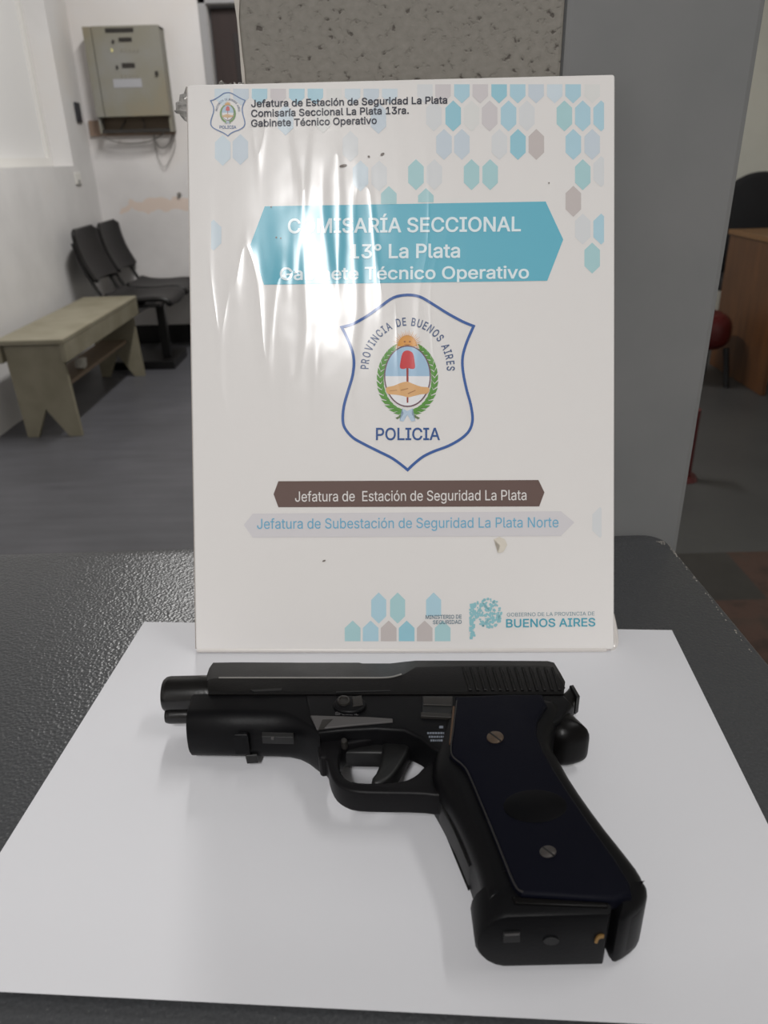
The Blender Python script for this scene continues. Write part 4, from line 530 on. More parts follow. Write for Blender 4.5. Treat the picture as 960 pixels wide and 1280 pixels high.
    'bS': (446, '52,52 71,30 134,97 126,108 38,77 121,122 29,105 116,151 22,151 55,306 76,279 135,352 42,337 131,363 38,372 129,376 41,403 130,388 49,431 134,399 63,456 224,-23 224,63 205,64 187,-21 188,67 216,307 203,311 180,226 189,315 193,527 188,440 206,443 153,-14 171,72 139,240 175,321 162,327 161,521 173,435 122,-4 157,78 95,11 144,87 105,257 151,335 141,343 140,410 82,478 149,420 105,496 159,428 132,511 262,-21 263,68 244,64 284,288 268,293 259,204 241,209 298,-14 281,73 290,192 317,277 275,198 300,283 252,442 275,436 293,521 261,527 398,56 412,81 326,112 330,125 420,109 331,139 422,138 421,163 330,151 416,185 327,161 407,204 395,221 417,364 411,407 326,364 329,-2 296,81 357,14 308,90 380,33 318,100 321,170 382,236 313,178 367,249 351,260 303,185 334,269 318,396 402,433 389,457 309,412 370,478 294,426 348,496 322,510 225,444 227,530', '0,1,2 2,3,0 4,0,3 3,5,4 6,4,5 5,7,6 8,6,7 9,10,11 12,9,11 11,13,12 14,12,13 13,15,14 16,14,15 15,17,16 18,16,17 17,19,18 20,18,19 21,22,23 21,23,24 25,24,23 26,27,28 29,28,27 30,31,32 24,25,33 34,33,25 28,29,35 29,36,35 37,35,36 38,39,31 31,30,38 33,34,40 34,41,40 42,40,41 41,43,42 1,42,43 2,1,43 35,37,44 37,45,44 10,44,45 45,46,10 11,10,46 20,19,47 48,20,47 47,49,48 50,48,49 49,51,50 52,50,51 51,39,52 39,38,52 53,54,55 56,57,58 59,58,57 54,53,60 61,54,60 62,63,64 63,65,64 58,64,65 56,58,65 66,67,68 69,66,68 70,71,72 73,72,71 71,74,73 75,73,74 74,76,75 76,77,75 78,75,77 77,79,78 80,78,79 79,81,80 81,82,80 83,84,85 61,60,86 87,61,86 86,88,87 89,87,88 88,90,89 91,89,90 90,70,91 70,72,91 80,82,92 82,93,92 94,92,93 93,95,94 95,96,94 97,94,96 96,98,97 62,97,98 63,62,98 85,84,99 84,100,99 100,101,99 102,99,101 101,103,102 104,102,103 103,105,104 105,106,104 67,104,106 68,67,106 53,55,21 22,21,55 26,28,59 59,57,26 66,69,107 69,108,107 32,107,108 30,32,108'),
    'bT': (448, '18,523 18,438 179,438 431,438 431,523 271,438 179,-14 271,-14', '0,1,2 3,4,5 2,6,7 7,5,2 5,4,2 0,2,4'),
    'bU': (517, '46,173 49,137 140,157 138,179 46,523 138,523 194,80 181,-11 213,72 234,67 218,-19 259,-22 147,3 177,91 118,22 164,104 93,45 153,120 73,73 58,104 145,138 299,-19 305,72 283,67 336,-11 324,80 370,3 340,91 459,104 468,137 372,138 377,157 471,173 379,179 471,523 379,523 400,22 354,104 424,45 364,120 445,73 259,66', '0,1,2 2,3,0 4,0,3 3,5,4 6,7,8 9,10,11 8,7,10 10,9,8 7,6,12 13,12,6 12,13,14 13,15,14 16,14,15 15,17,16 18,16,17 19,18,17 17,20,19 1,19,20 2,1,20 21,22,23 22,21,24 25,22,24 24,26,25 26,27,25 28,29,30 31,30,29 29,32,31 33,31,32 32,34,33 35,33,34 27,26,36 37,27,36 36,38,37 39,37,38 38,40,39 40,28,39 28,30,39 21,23,11 23,41,11 9,11,41'),
    'bV': (479, '205,211 194,-14 212,192 -3,522 94,523 229,142 233,75 238,111 216,17 220,169 244,111 249,75 254,142 276,211 270,192 288,-14 482,522 385,523 267,17 262,169 241,102', '0,1,2 1,0,3 4,3,0 5,6,7 8,6,1 6,5,1 5,9,1 2,1,9 10,11,12 13,14,15 15,16,13 16,17,13 11,18,15 12,11,15 19,12,15 15,14,19 8,1,15 15,18,8 18,11,8 6,8,11 11,10,20 6,11,20 7,6,20'),
    'ba': (389, '36,37 50,19 113,81 109,87 25,58 107,95 18,82 106,105 16,108 107,115 18,130 23,151 110,124 31,168 42,183 39,320 21,282 108,257 160,-23 170,59 157,60 164,152 177,154 158,231 176,234 167,313 180,316 150,394 172,397 135,-21 145,62 122,224 139,145 151,149 140,228 155,309 129,389 111,-16 135,65 88,-8 126,70 68,4 119,75 114,130 55,195 71,205 121,136 87,213 129,141 104,219 117,276 122,284 53,340 128,291 69,357 135,298 88,370 144,304 108,381 190,61 182,-21 202,-18 223,313 225,396 210,316 209,398 221,-12 207,65 196,317 194,398 236,-4 250,4 232,241 202,157 234,162 244,164 254,166 244,242 242,393 279,35 271,25 351,-14 281,38 280,175 351,252 263,-14 263,38 262,15 263,15 260,125 257,112 262,139 272,171 266,169 260,249 258,247 261,251 262,256 349,280 261,270 344,305 258,281 335,327 221,71 233,79 243,89 251,100 263,169 270,171 253,245 254,290 323,345 249,298 309,360 293,372 242,304 277,381 234,309 260,388', '0,1,2 2,3,0 4,0,3 3,5,4 6,4,5 5,7,6 8,6,7 7,9,8 10,8,9 11,10,9 9,12,11 13,11,12 14,13,12 15,16,17 18,19,20 21,22,23 22,24,23 25,26,27 26,28,27 18,20,29 20,30,29 31,32,33 34,31,33 33,21,34 21,23,34 35,25,36 25,27,36 29,30,37 30,38,37 39,37,38 38,40,39 41,39,40 40,42,41 1,41,42 2,1,42 14,12,43 44,14,43 45,44,43 43,46,45 47,45,46 46,48,47 49,47,48 48,32,49 32,31,49 15,17,50 50,51,15 52,15,51 51,53,52 54,52,53 53,55,54 56,54,55 55,57,56 58,56,57 57,35,58 35,36,58 59,60,61 62,63,64 65,64,63 59,61,66 67,59,66 64,65,68 69,68,65 67,66,70 70,71,67 72,73,74 74,75,72 75,76,72 76,77,72 63,62,78 79,80,81 82,79,81 83,82,81 81,84,83 81,80,85 86,87,88 80,79,86 79,82,86 89,90,82 82,83,89 91,89,83 83,92,91 92,93,91 94,95,83 83,84,94 96,94,84 97,96,84 84,98,97 99,97,98 98,100,99 101,99,100 100,102,101 87,86,71 67,71,86 103,67,86 104,103,86 105,104,86 86,82,105 106,105,82 82,90,106 77,76,107 107,108,77 83,95,109 101,102,110 102,111,110 112,110,111 111,113,112 113,114,112 115,112,114 114,116,115 117,115,116 116,118,117 62,117,118 78,62,118 19,18,60 60,59,19 24,22,73 73,72,24 68,69,26 28,26,69 80,86,88 85,80,88 92,83,108 83,109,108 109,77,108 93,92,108'),
    'bb': (424, '39,523 39,-14 111,333 126,-14 119,33 112,43 110,45 112,335 119,344 126,45 132,141 128,164 127,189 128,215 132,238 128,333 127,355 184,-16 201,63 166,-9 185,68 184,309 201,314 165,385 183,393 151,1 138,11 150,376 137,366 127,22 170,76 157,88 147,102 138,120 138,258 146,275 157,289 169,301 128,356 220,316 229,398 205,397 220,61 206,-21 230,-22 240,63 240,314 262,-19 256,68 293,-10 271,77 271,300 293,387 257,309 262,396 383,79 395,112 303,122 309,142 402,149 313,165 404,189 314,189 313,214 402,229 309,236 395,265 303,256 382,298 321,4 346,24 284,89 366,49 294,104 294,274 366,328 284,288 345,352 321,372 128,523 126,24', '0,1,2 3,4,1 4,5,1 6,1,5 0,2,7 7,8,0 5,4,9 6,5,9 1,6,10 10,11,1 11,12,1 12,13,1 2,1,13 13,14,2 7,2,15 8,7,15 15,16,8 0,8,16 17,18,19 18,20,19 21,22,23 24,23,22 19,20,25 26,25,20 27,28,21 21,23,27 9,29,26 26,20,9 20,30,9 30,31,9 31,32,9 6,9,32 32,33,6 10,6,33 2,14,34 34,35,2 15,2,35 35,36,15 36,37,15 37,21,15 21,28,15 15,28,38 39,40,41 42,43,44 44,45,42 40,39,46 45,44,47 48,45,47 47,49,48 49,50,48 51,52,53 52,54,53 46,53,54 40,46,54 55,56,57 58,57,56 56,59,58 60,58,59 59,61,60 62,60,61 63,62,61 61,64,63 65,63,64 64,66,65 67,65,66 66,68,67 50,49,69 69,70,50 71,50,70 70,72,71 73,71,72 72,55,73 55,57,73 67,68,74 68,75,74 76,74,75 75,77,76 51,76,77 77,78,51 52,51,78 18,17,43 43,42,18 39,41,22 24,22,41 16,15,38 0,16,38 79,0,38 4,3,80 9,4,80 29,9,80'),
    'bc': (395, '43,79 61,49 130,105 121,123 30,112 115,143 23,148 112,164 20,187 110,187 112,211 23,227 115,233 30,264 122,253 43,297 207,-22 208,60 186,62 228,314 227,398 218,315 227,-21 218,61 207,398 186,314 208,316 172,-19 139,-10 169,68 139,387 169,308 172,396 109,4 154,77 83,25 141,89 130,271 61,327 141,287 83,352 154,299 109,372 246,-19 238,65 229,62 265,-14 247,68 282,-8 255,72 246,308 254,304 281,384 264,391 238,311 246,395 353,48 362,64 284,104 288,112 370,81 295,134 381,112 380,267 369,298 294,245 287,266 361,315 283,274 351,330 299,0 262,77 314,10 269,83 329,21 275,89 341,34 280,96 279,281 340,344 274,288 327,357 268,294 313,367 261,299 298,377', '0,1,2 2,3,0 4,0,3 3,5,4 6,4,5 5,7,6 8,6,7 7,9,8 9,10,8 11,8,10 10,12,11 13,11,12 12,14,13 15,13,14 16,17,18 19,20,21 22,23,16 17,16,23 24,25,26 26,21,24 21,20,24 16,18,27 28,27,18 29,28,18 30,31,25 32,30,25 25,24,32 28,29,33 29,34,33 35,33,34 34,36,35 1,35,36 2,1,36 15,14,37 38,15,37 37,39,38 40,38,39 39,41,40 42,40,41 41,31,42 31,30,42 43,44,45 44,43,46 47,44,46 46,48,47 49,47,48 50,51,52 52,53,50 54,50,53 55,54,53 56,57,58 59,58,57 57,60,59 61,59,60 60,62,61 63,64,65 66,65,64 64,67,66 68,66,67 67,69,68 49,48,70 71,49,70 70,72,71 73,71,72 72,74,73 75,73,74 74,76,75 77,75,76 76,56,77 56,58,77 68,69,78 69,79,78 80,78,79 79,81,80 82,80,81 81,83,82 84,82,83 83,85,84 51,84,85 52,51,85 43,45,22 23,22,45 54,55,19 20,19,55'),
    'bd': (424, '22,149 30,112 115,142 112,165 20,189 110,189 112,214 23,229 115,236 30,265 121,256 42,299 163,396 168,309 185,314 219,-21 205,61 195,-22 185,63 205,316 195,398 162,-19 168,68 132,-10 154,77 132,387 153,300 104,4 79,24 141,89 58,49 130,104 42,79 122,122 130,274 59,328 140,288 79,352 104,372 224,63 240,-16 259,-9 240,68 220,397 224,314 241,393 274,1 287,11 275,376 259,385 241,309 386,-14 314,45 313,43 386,523 314,333 306,33 299,-14 299,45 313,335 306,344 298,22 299,24 293,141 296,164 298,189 296,215 293,238 297,333 298,355 255,76 267,88 278,102 286,120 287,258 278,275 268,289 255,301 287,366 297,523 297,356', '0,1,2 2,3,0 4,0,3 3,5,4 5,6,4 7,4,6 6,8,7 9,7,8 8,10,9 11,9,10 12,13,14 15,16,17 17,16,18 19,20,14 12,14,20 17,18,21 18,22,21 23,21,22 24,23,22 25,26,13 13,12,25 23,24,27 28,27,24 24,29,28 30,28,29 29,31,30 32,30,31 31,33,32 1,32,33 2,1,33 11,10,34 35,11,34 34,36,35 37,35,36 36,26,37 38,37,26 26,25,38 39,40,41 42,39,41 43,44,45 42,41,46 46,47,42 48,49,50 44,50,49 45,44,49 51,52,53 51,54,55 56,57,51 51,53,56 58,56,53 53,52,58 55,54,59 60,59,54 61,62,58 52,51,63 64,63,51 65,64,51 66,65,51 51,55,66 67,66,55 55,59,68 59,60,68 69,68,60 60,54,69 61,58,47 42,47,58 70,42,58 71,70,58 72,71,58 58,52,72 73,72,52 52,63,73 67,55,74 75,74,55 55,68,75 76,75,68 77,76,68 50,77,68 68,78,50 48,50,78 40,39,15 16,15,39 44,43,19 20,19,43 56,58,62 57,56,62 69,54,79 79,80,69 68,69,80 78,68,80'),
    'be': (403, '23,148 30,112 61,155 20,187 110,211 111,229 61,235 112,234 115,247 111,153 111,155 110,178 23,226 30,262 43,296 212,-22 213,60 192,62 205,398 186,314 205,316 175,-19 174,66 170,395 169,310 140,-10 158,74 137,386 154,302 110,4 144,84 83,25 133,97 61,49 123,112 43,79 116,131 122,263 60,325 130,278 82,351 141,291 107,371 239,-21 238,63 226,61 241,310 249,393 224,314 227,397 264,-16 249,66 288,-9 259,70 271,387 385,194 384,228 360,228 379,259 370,287 371,66 384,101 297,122 385,155 299,181 294,225 291,245 294,229 309,2 268,76 328,14 275,83 345,30 282,91 359,47 288,100 285,263 359,311 277,279 345,333 267,292 329,351 311,366 255,302 291,378', '0,1,2 3,0,2 4,5,6 7,8,6 9,10,2 11,4,2 4,6,2 3,2,6 12,3,6 13,12,6 14,13,6 15,16,17 18,19,20 15,17,21 22,21,17 23,24,19 19,18,23 21,22,25 22,26,25 27,28,24 24,23,27 25,26,29 26,30,29 31,29,30 30,32,31 33,31,32 32,34,33 35,33,34 34,36,35 1,35,36 2,1,36 9,2,36 6,8,37 14,6,37 38,14,37 37,39,38 40,38,39 39,41,40 42,40,41 41,28,42 28,27,42 43,44,45 46,47,48 49,48,47 44,43,50 51,44,50 50,52,51 53,51,52 47,46,54 55,56,57 56,58,57 59,57,58 60,61,62 63,55,64 55,57,64 65,64,57 66,67,57 57,59,66 53,52,68 69,53,68 68,70,69 71,69,70 70,72,71 73,71,72 72,74,73 75,73,74 74,60,75 60,62,75 66,59,76 59,77,76 78,76,77 77,79,78 80,78,79 79,81,80 81,82,80 83,80,82 82,84,83 46,83,84 54,46,84 43,45,15 16,15,45 64,65,11 4,11,65 5,4,65 48,49,20 18,20,49 65,57,67 5,65,67 7,5,67 6,5,7 11,2,10 64,11,10 63,64,10'),
    'bf': (253, '156,418 157,433 67,432 68,454 160,443 74,475 84,494 165,450 97,509 112,522 181,459 187,544 167,543 201,544 195,460 201,460 234,538 225,541 212,458 242,536 237,451 260,530 207,459 214,542 171,455 129,532 148,538 242,313 242,393 156,393 -8,393 -8,313 67,313 156,313 67,393 156,-14 67,-14', '0,1,2 3,2,1 1,4,3 5,3,4 6,5,4 4,7,6 8,6,7 7,9,8 10,11,12 13,14,15 11,10,14 14,13,11 16,17,18 19,20,21 20,19,18 16,18,19 18,17,22 17,23,22 15,22,23 13,15,23 9,7,24 25,9,24 26,25,24 24,10,26 10,12,26 27,28,29 30,31,32 33,27,29 29,0,34 0,2,34 33,29,34 32,33,34 34,30,32 35,33,32 36,35,32'),
    'bg': (425, '118,-40 106,-22 47,-92 31,-64 30,116 43,84 122,128 115,147 23,152 112,169 20,191 110,193 112,216 23,230 115,238 30,267 122,257 42,299 195,-9 205,73 185,75 205,316 196,398 185,314 173,-80 179,-163 188,-82 163,-7 168,80 163,396 168,309 153,-159 160,-75 129,-153 149,-70 133,1 153,87 133,387 153,300 108,-144 139,-63 89,-133 73,-121 132,-56 59,-107 125,-48 105,15 81,33 141,98 60,56 130,112 130,274 59,328 141,289 80,353 105,372 207,-83 207,-165 238,-163 233,-81 224,75 219,-8 240,-4 220,397 224,314 241,393 268,-158 255,-74 258,3 241,79 274,12 286,21 275,376 260,385 241,309 299,333 299,355 288,366 312,52 305,43 386,-9 314,54 314,335 315,333 386,393 307,344 299,393 376,-72 384,-42 294,-31 297,-5 297,54 297,32 297,33 297,168 293,146 298,193 297,217 293,239 287,259 296,-149 273,-64 321,-136 343,-119 286,-50 362,-98 256,87 268,97 279,110 287,126 279,276 268,290 256,301', '0,1,2 3,2,1 4,5,6 6,7,4 8,4,7 7,9,8 10,8,9 9,11,10 11,12,10 13,10,12 12,14,13 15,13,14 14,16,15 17,15,16 18,19,20 21,22,23 24,25,26 18,20,27 28,27,20 29,30,23 23,22,29 25,24,31 24,32,31 33,31,32 34,33,32 27,28,35 36,35,28 37,38,30 30,29,37 33,34,39 34,40,39 41,39,40 42,41,40 40,43,42 44,42,43 43,45,44 2,44,45 0,2,45 35,36,46 47,46,36 36,48,47 49,47,48 48,50,49 5,49,50 6,5,50 17,16,51 52,17,51 51,53,52 54,52,53 53,38,54 55,54,38 38,37,55 56,57,58 59,56,58 60,61,62 63,64,65 59,58,66 67,59,66 60,62,68 69,60,68 68,70,69 70,71,69 72,73,74 64,74,73 65,64,73 75,76,77 78,79,80 81,78,80 82,83,84 85,82,84 86,85,84 87,88,89 90,89,88 88,80,90 80,79,90 79,78,91 78,81,91 94,95,81 81,80,94 96,94,80 80,84,96 97,96,84 84,83,97 98,97,83 99,98,83 83,82,75 82,85,75 67,66,100 101,67,100 100,102,101 102,103,101 104,101,103 103,105,104 105,87,104 87,89,104 92,91,71 69,71,91 106,69,91 107,106,91 108,107,91 91,81,108 109,108,81 81,95,109 99,83,110 83,75,110 111,110,75 112,111,75 74,112,75 75,77,74 72,74,77 26,25,57 57,56,26 19,18,61 61,60,19 64,63,21 22,21,63 85,86,76 75,85,76 79,91,93 90,79,93'),
    'bi': (166, '27,483 29,469 35,456 29,498 35,511 84,429 69,536 69,430 56,531 56,436 44,444 44,522 112,531 112,436 124,444 124,522 98,536 98,430 140,483 139,498 133,511 139,469 133,456 39,393 39,-14 128,-14 128,393 84,538', '0,1,2 3,0,4 5,6,7 8,7,6 7,8,9 10,9,8 11,10,8 0,2,10 10,11,0 4,0,11 12,13,14 14,15,12 16,17,13 13,12,16 18,19,20 21,18,22 22,18,14 15,14,18 18,20,15 23,24,25 25,26,23 17,16,5 16,27,5 6,5,27'),
    'bl': (189, '41,56 49,31 130,75 128,85 39,84 128,99 39,523 128,523 138,67 139,-16 146,66 159,67 156,-16 164,-15 197,-8 181,70 147,-16 109,-14 134,68 84,-5 132,70 64,10', '0,1,2 2,3,0 4,0,3 3,5,4 6,4,5 5,7,6 8,9,10 11,12,13 13,14,11 14,15,11 10,9,16 16,12,10 12,11,10 9,8,17 8,18,17 19,17,18 18,20,19 21,19,20 1,21,20 2,1,20'),
    'bm': (609, '39,393 39,-14 89,282 101,320 126,281 110,338 122,355 126,393 128,-14 128,237 129,255 132,270 138,282 145,293 164,308 135,369 126,359 187,315 199,316 183,395 201,399 217,315 219,400 258,276 260,259 294,281 253,289 305,318 243,301 297,371 231,309 275,387 249,397 175,313 150,380 166,389 327,352 319,342 327,325 349,247 350,261 339,281 353,273 341,366 381,308 392,312 357,378 375,388 404,315 395,395 358,284 364,293 372,301 418,316 435,315 437,400 450,310 460,398 571,-14 571,255 482,253 569,285 482,-14 479,275 563,312 473,291 553,335 539,355 463,302 523,372 504,384 483,393 415,399 349,-14 260,-14 314,336 314,350 154,301', '0,1,2 2,3,0 3,2,4 0,3,5 5,6,0 6,7,0 1,8,9 2,1,9 9,10,2 4,2,10 10,11,4 11,12,4 12,13,4 14,15,16 17,18,19 20,21,22 21,20,18 19,18,20 23,24,25 26,23,25 25,27,26 26,27,28 27,29,28 30,28,29 29,31,30 31,32,30 21,30,32 22,21,32 15,14,33 34,15,33 33,17,34 35,34,17 17,19,35 36,37,38 39,40,41 40,42,41 36,38,43 44,45,46 47,46,45 45,48,47 48,49,47 41,42,50 50,51,41 38,41,51 51,52,38 52,44,38 43,38,44 44,46,43 53,54,55 54,56,57 55,54,57 58,59,60 59,61,60 58,60,62 60,61,63 61,64,63 65,63,64 64,66,65 66,67,65 68,65,67 67,69,68 69,70,68 56,68,70 70,71,56 57,56,71 49,48,53 72,49,53 53,55,72 73,39,74 24,74,39 25,24,39 39,41,25 27,25,41 41,38,27 38,75,27 29,27,75 76,29,75 75,38,37 76,75,37 3,4,5 16,6,4 6,5,4 4,13,16 13,77,16 77,14,16 7,6,16'),
    'bn': (409, '39,393 39,-14 83,275 103,326 128,-14 128,226 126,273 122,353 126,393 169,387 180,311 195,314 168,305 144,374 129,246 133,262 139,276 147,288 126,357 231,313 227,398 210,315 197,396 279,391 254,397 249,306 282,235 282,-14 371,-14 371,241 280,260 369,273 363,302 273,279 353,327 339,349 263,295 322,367 302,381 156,297', '0,1,2 2,3,0 4,5,1 2,1,5 3,2,6 0,3,7 7,8,0 9,10,11 12,10,13 10,9,13 2,5,14 6,2,14 14,15,6 15,16,6 16,17,6 12,13,18 19,20,21 22,21,20 23,24,25 19,25,24 20,19,24 26,27,28 28,29,26 26,29,30 29,31,30 31,32,30 33,30,32 32,34,33 34,35,33 36,33,35 35,37,36 37,38,36 25,36,38 23,25,38 21,22,11 9,11,22 3,6,7 18,7,6 6,17,18 17,39,18 39,12,18 8,7,18'),
    'bo': (415, '23,148 30,112 115,143 112,164 20,187 110,187 112,211 23,227 115,233 30,264 186,314 207,398 172,396 207,-22 186,62 172,-19 139,-10 169,68 169,308 139,387 109,4 154,77 83,25 141,89 61,49 130,105 43,79 121,123 122,253 43,297 130,271 61,327 141,287 83,352 154,299 109,372 229,62 243,-19 276,-10 246,68 228,314 246,308 276,387 243,396 385,112 393,148 300,143 304,164 395,187 305,187 304,211 393,227 300,233 385,264 306,4 262,77 332,25 275,89 354,49 286,105 372,79 294,123 294,253 372,297 285,271 354,327 275,286 332,352 262,299 306,372 207,60 207,316', '0,1,2 2,3,0 4,0,3 3,5,4 5,6,4 7,4,6 6,8,7 9,7,8 10,11,12 13,14,15 15,14,16 14,17,16 18,10,19 10,12,19 16,17,20 17,21,20 22,20,21 21,23,22 24,22,23 23,25,24 26,24,25 25,27,26 1,26,27 2,1,27 9,8,28 29,9,28 28,30,29 31,29,30 30,32,31 33,31,32 32,34,33 35,33,34 34,18,35 18,19,35 36,37,38 39,36,38 40,41,42 43,40,42 44,45,46 47,46,45 45,48,47 49,47,48 50,49,48 48,51,50 52,50,51 51,53,52 39,38,54 55,39,54 54,56,55 57,55,56 56,58,57 59,57,58 58,60,59 61,59,60 60,44,61 44,46,61 52,53,62 53,63,62 64,62,63 63,65,64 66,64,65 65,67,66 68,66,67 67,69,68 41,68,69 42,41,69 37,36,13 36,70,13 14,13,70 11,10,71 71,40,11 40,43,11'),
    'bp': (424, '39,393 39,-157 110,45 126,333 118,344 112,335 119,33 112,42 111,333 127,22 128,45 132,141 128,164 127,189 128,215 132,238 127,355 126,354 126,393 185,-16 201,63 166,-9 185,68 184,309 201,314 165,385 183,393 151,1 138,11 150,376 137,366 170,76 157,88 147,102 138,120 138,258 146,275 157,289 169,301 220,316 229,398 205,397 220,61 206,-21 230,-22 240,63 240,314 262,-19 256,68 293,-10 271,77 271,300 293,387 257,309 262,396 383,79 395,112 303,122 309,142 402,149 313,165 404,189 314,189 313,214 402,229 309,236 395,265 303,256 382,298 321,4 346,24 284,89 366,49 294,104 294,274 366,328 284,288 345,352 321,372 128,-157 128,22', '0,1,2 3,4,5 6,7,1 2,1,7 3,5,8 0,8,5 5,4,0 6,1,9 9,10,6 7,6,10 2,7,10 11,12,2 0,2,12 12,13,0 13,14,0 14,15,0 8,0,15 3,16,17 0,4,18 19,20,21 20,22,21 23,24,25 26,25,24 21,22,27 28,27,22 29,30,23 23,25,29 28,22,10 22,31,10 31,32,10 32,33,10 2,10,33 33,34,2 11,2,34 8,15,35 35,36,8 3,8,36 36,37,3 37,38,3 38,23,3 23,30,3 16,3,30 39,40,41 42,43,44 44,45,42 40,39,46 45,44,47 48,45,47 47,49,48 49,50,48 51,52,53 52,54,53 46,53,54 40,46,54 55,56,57 58,57,56 56,59,58 60,58,59 59,61,60 62,60,61 63,62,61 61,64,63 65,63,64 64,66,65 67,65,66 66,68,67 50,49,69 69,70,50 71,50,70 70,72,71 73,71,72 72,55,73 55,57,73 67,68,74 68,75,74 76,74,75 75,77,76 51,76,77 77,78,51 52,51,78 20,19,43 43,42,20 39,41,24 26,24,41 1,79,9 79,80,9 10,9,80 28,10,80 4,3,17 18,4,17'),
    'br': (259, '126,335 127,364 126,363 112,346 107,335 39,393 126,393 128,-14 128,236 39,-14 129,252 132,265 138,276 145,287 145,379 192,311 207,312 189,397 178,307 166,390 257,306 257,397 228,310 230,398 221,311 214,312 213,399 155,295 166,302', '0,1,2 0,3,4 5,4,3 3,6,5 7,8,9 5,9,8 8,10,5 4,5,10 10,11,4 11,12,4 12,13,4 0,4,13 1,0,14 15,16,17 18,15,19 15,17,19 20,21,22 23,22,21 22,23,24 25,24,23 26,25,23 25,26,16 17,16,26 0,13,27 27,28,0 28,18,0 14,0,18 18,19,14 3,0,2 6,3,2'),
    'bs': (364, '67,13 121,81 51,29 113,94 38,47 28,68 103,123 18,105 182,-22 181,59 155,-21 162,61 157,242 146,157 175,236 130,-17 146,65 152,312 168,317 133,392 159,397 107,-10 132,72 86,0 113,167 143,248 85,181 133,254 62,198 127,260 46,220 124,268 36,245 33,274 123,277 35,298 124,288 42,320 54,340 130,297 69,357 88,372 139,305 109,383 224,137 233,223 208,141 187,318 207,317 213,397 187,398 204,61 212,-20 240,-15 222,66 222,312 238,393 343,82 345,107 254,103 253,112 342,135 332,160 342,280 331,313 260,261 265,-6 236,74 288,6 247,83 308,21 324,39 252,93 336,60 250,119 316,181 244,125 294,199 236,132 266,213 250,284 321,331 243,295 310,348 296,363 234,305 279,375 259,385', '0,1,2 1,3,2 4,2,3 5,4,3 3,6,5 7,5,6 8,9,10 9,11,10 12,13,14 10,11,15 11,16,15 17,18,19 18,20,19 15,16,21 16,22,21 23,21,22 0,23,22 1,0,22 13,12,24 12,25,24 26,24,25 25,27,26 28,26,27 27,29,28 30,28,29 29,31,30 32,30,31 33,32,31 31,34,33 35,33,34 34,36,35 37,35,36 38,37,36 36,39,38 40,38,39 41,40,39 39,42,41 43,41,42 42,17,43 17,19,43 44,45,46 47,48,49 50,47,49 51,52,53 54,51,53 48,55,56 49,48,56 57,58,59 60,59,58 58,61,60 61,62,60 63,64,65 54,53,66 67,54,66 66,68,67 69,67,68 68,70,69 70,71,69 72,69,71 71,73,72 73,57,72 57,59,72 60,62,74 62,75,74 76,74,75 75,77,76 78,76,77 77,79,78 44,78,79 45,44,79 65,64,80 64,81,80 82,80,81 81,83,82 83,84,82 85,82,84 84,86,85 55,85,86 86,87,55 56,55,87 9,8,52 52,51,9 14,13,46 46,45,14 20,18,47 47,50,20'),
    'bt': (227, '106,-5 147,71 82,11 65,34 143,76 54,61 141,85 51,92 140,98 170,64 177,-18 185,-17 184,65 168,-18 159,65 230,-8 213,69 210,-14 194,-17 202,-15 135,-15 151,67 218,313 218,393 140,393 -8,393 -8,313 51,313 140,313 140,485 51,393 51,485', '0,1,2 3,2,1 1,4,3 5,3,4 4,6,5 7,5,6 6,8,7 9,10,11 11,12,9 10,9,13 14,13,9 15,16,17 12,11,18 18,19,12 19,17,12 17,16,12 13,14,20 14,21,20 0,20,21 1,0,21 22,23,24 25,26,27 28,22,24 24,29,30 29,31,30 28,24,30 27,28,30 30,25,27 8,28,27 7,8,27'),
    'bu': (410, '39,393 39,139 128,145 179,67 182,-19 200,64 156,-17 161,73 131,-11 108,-2 147,85 88,12 70,30 137,100 57,52 46,78 130,120 41,107 128,393 215,65 212,-16 240,-8 230,69 265,5 242,74 327,105 371,-14 371,393 306,53 288,26 284,-14 284,106 281,134 282,153 282,393 284,22 271,103 263,92 277,118 254,82', '0,1,2 3,4,5 4,3,6 7,6,3 6,7,8 8,7,9 7,10,9 11,9,10 12,11,10 10,13,12 14,12,13 15,14,13 13,16,15 17,15,16 1,17,16 2,1,16 0,2,18 19,20,21 21,22,19 22,21,23 24,22,23 25,26,27 28,29,26 26,25,28 26,29,30 28,25,31 32,31,25 33,32,25 25,27,33 34,33,27 24,23,35 36,37,31 38,36,31 31,32,38 5,4,20 20,19,5 29,28,31 35,29,31 31,37,35 37,39,35 39,24,35 30,29,35'),
    'bv': (389, '153,-14 165,7 177,46 187,137 189,91 194,114 183,68 178,160 -2,393 94,393 203,137 207,68 211,160 200,91 196,114 213,46 224,7 236,-14 391,393 295,393 195,110', '0,1,2 3,4,5 4,3,6 7,6,3 6,7,2 0,2,7 8,0,7 9,8,7 10,11,12 11,10,13 14,13,10 15,16,17 12,11,15 15,17,12 17,18,12 18,19,12 1,0,17 17,16,1 2,1,16 16,15,2 6,2,15 15,11,6 4,6,11 11,13,4 13,14,20 4,13,20 5,4,20'),
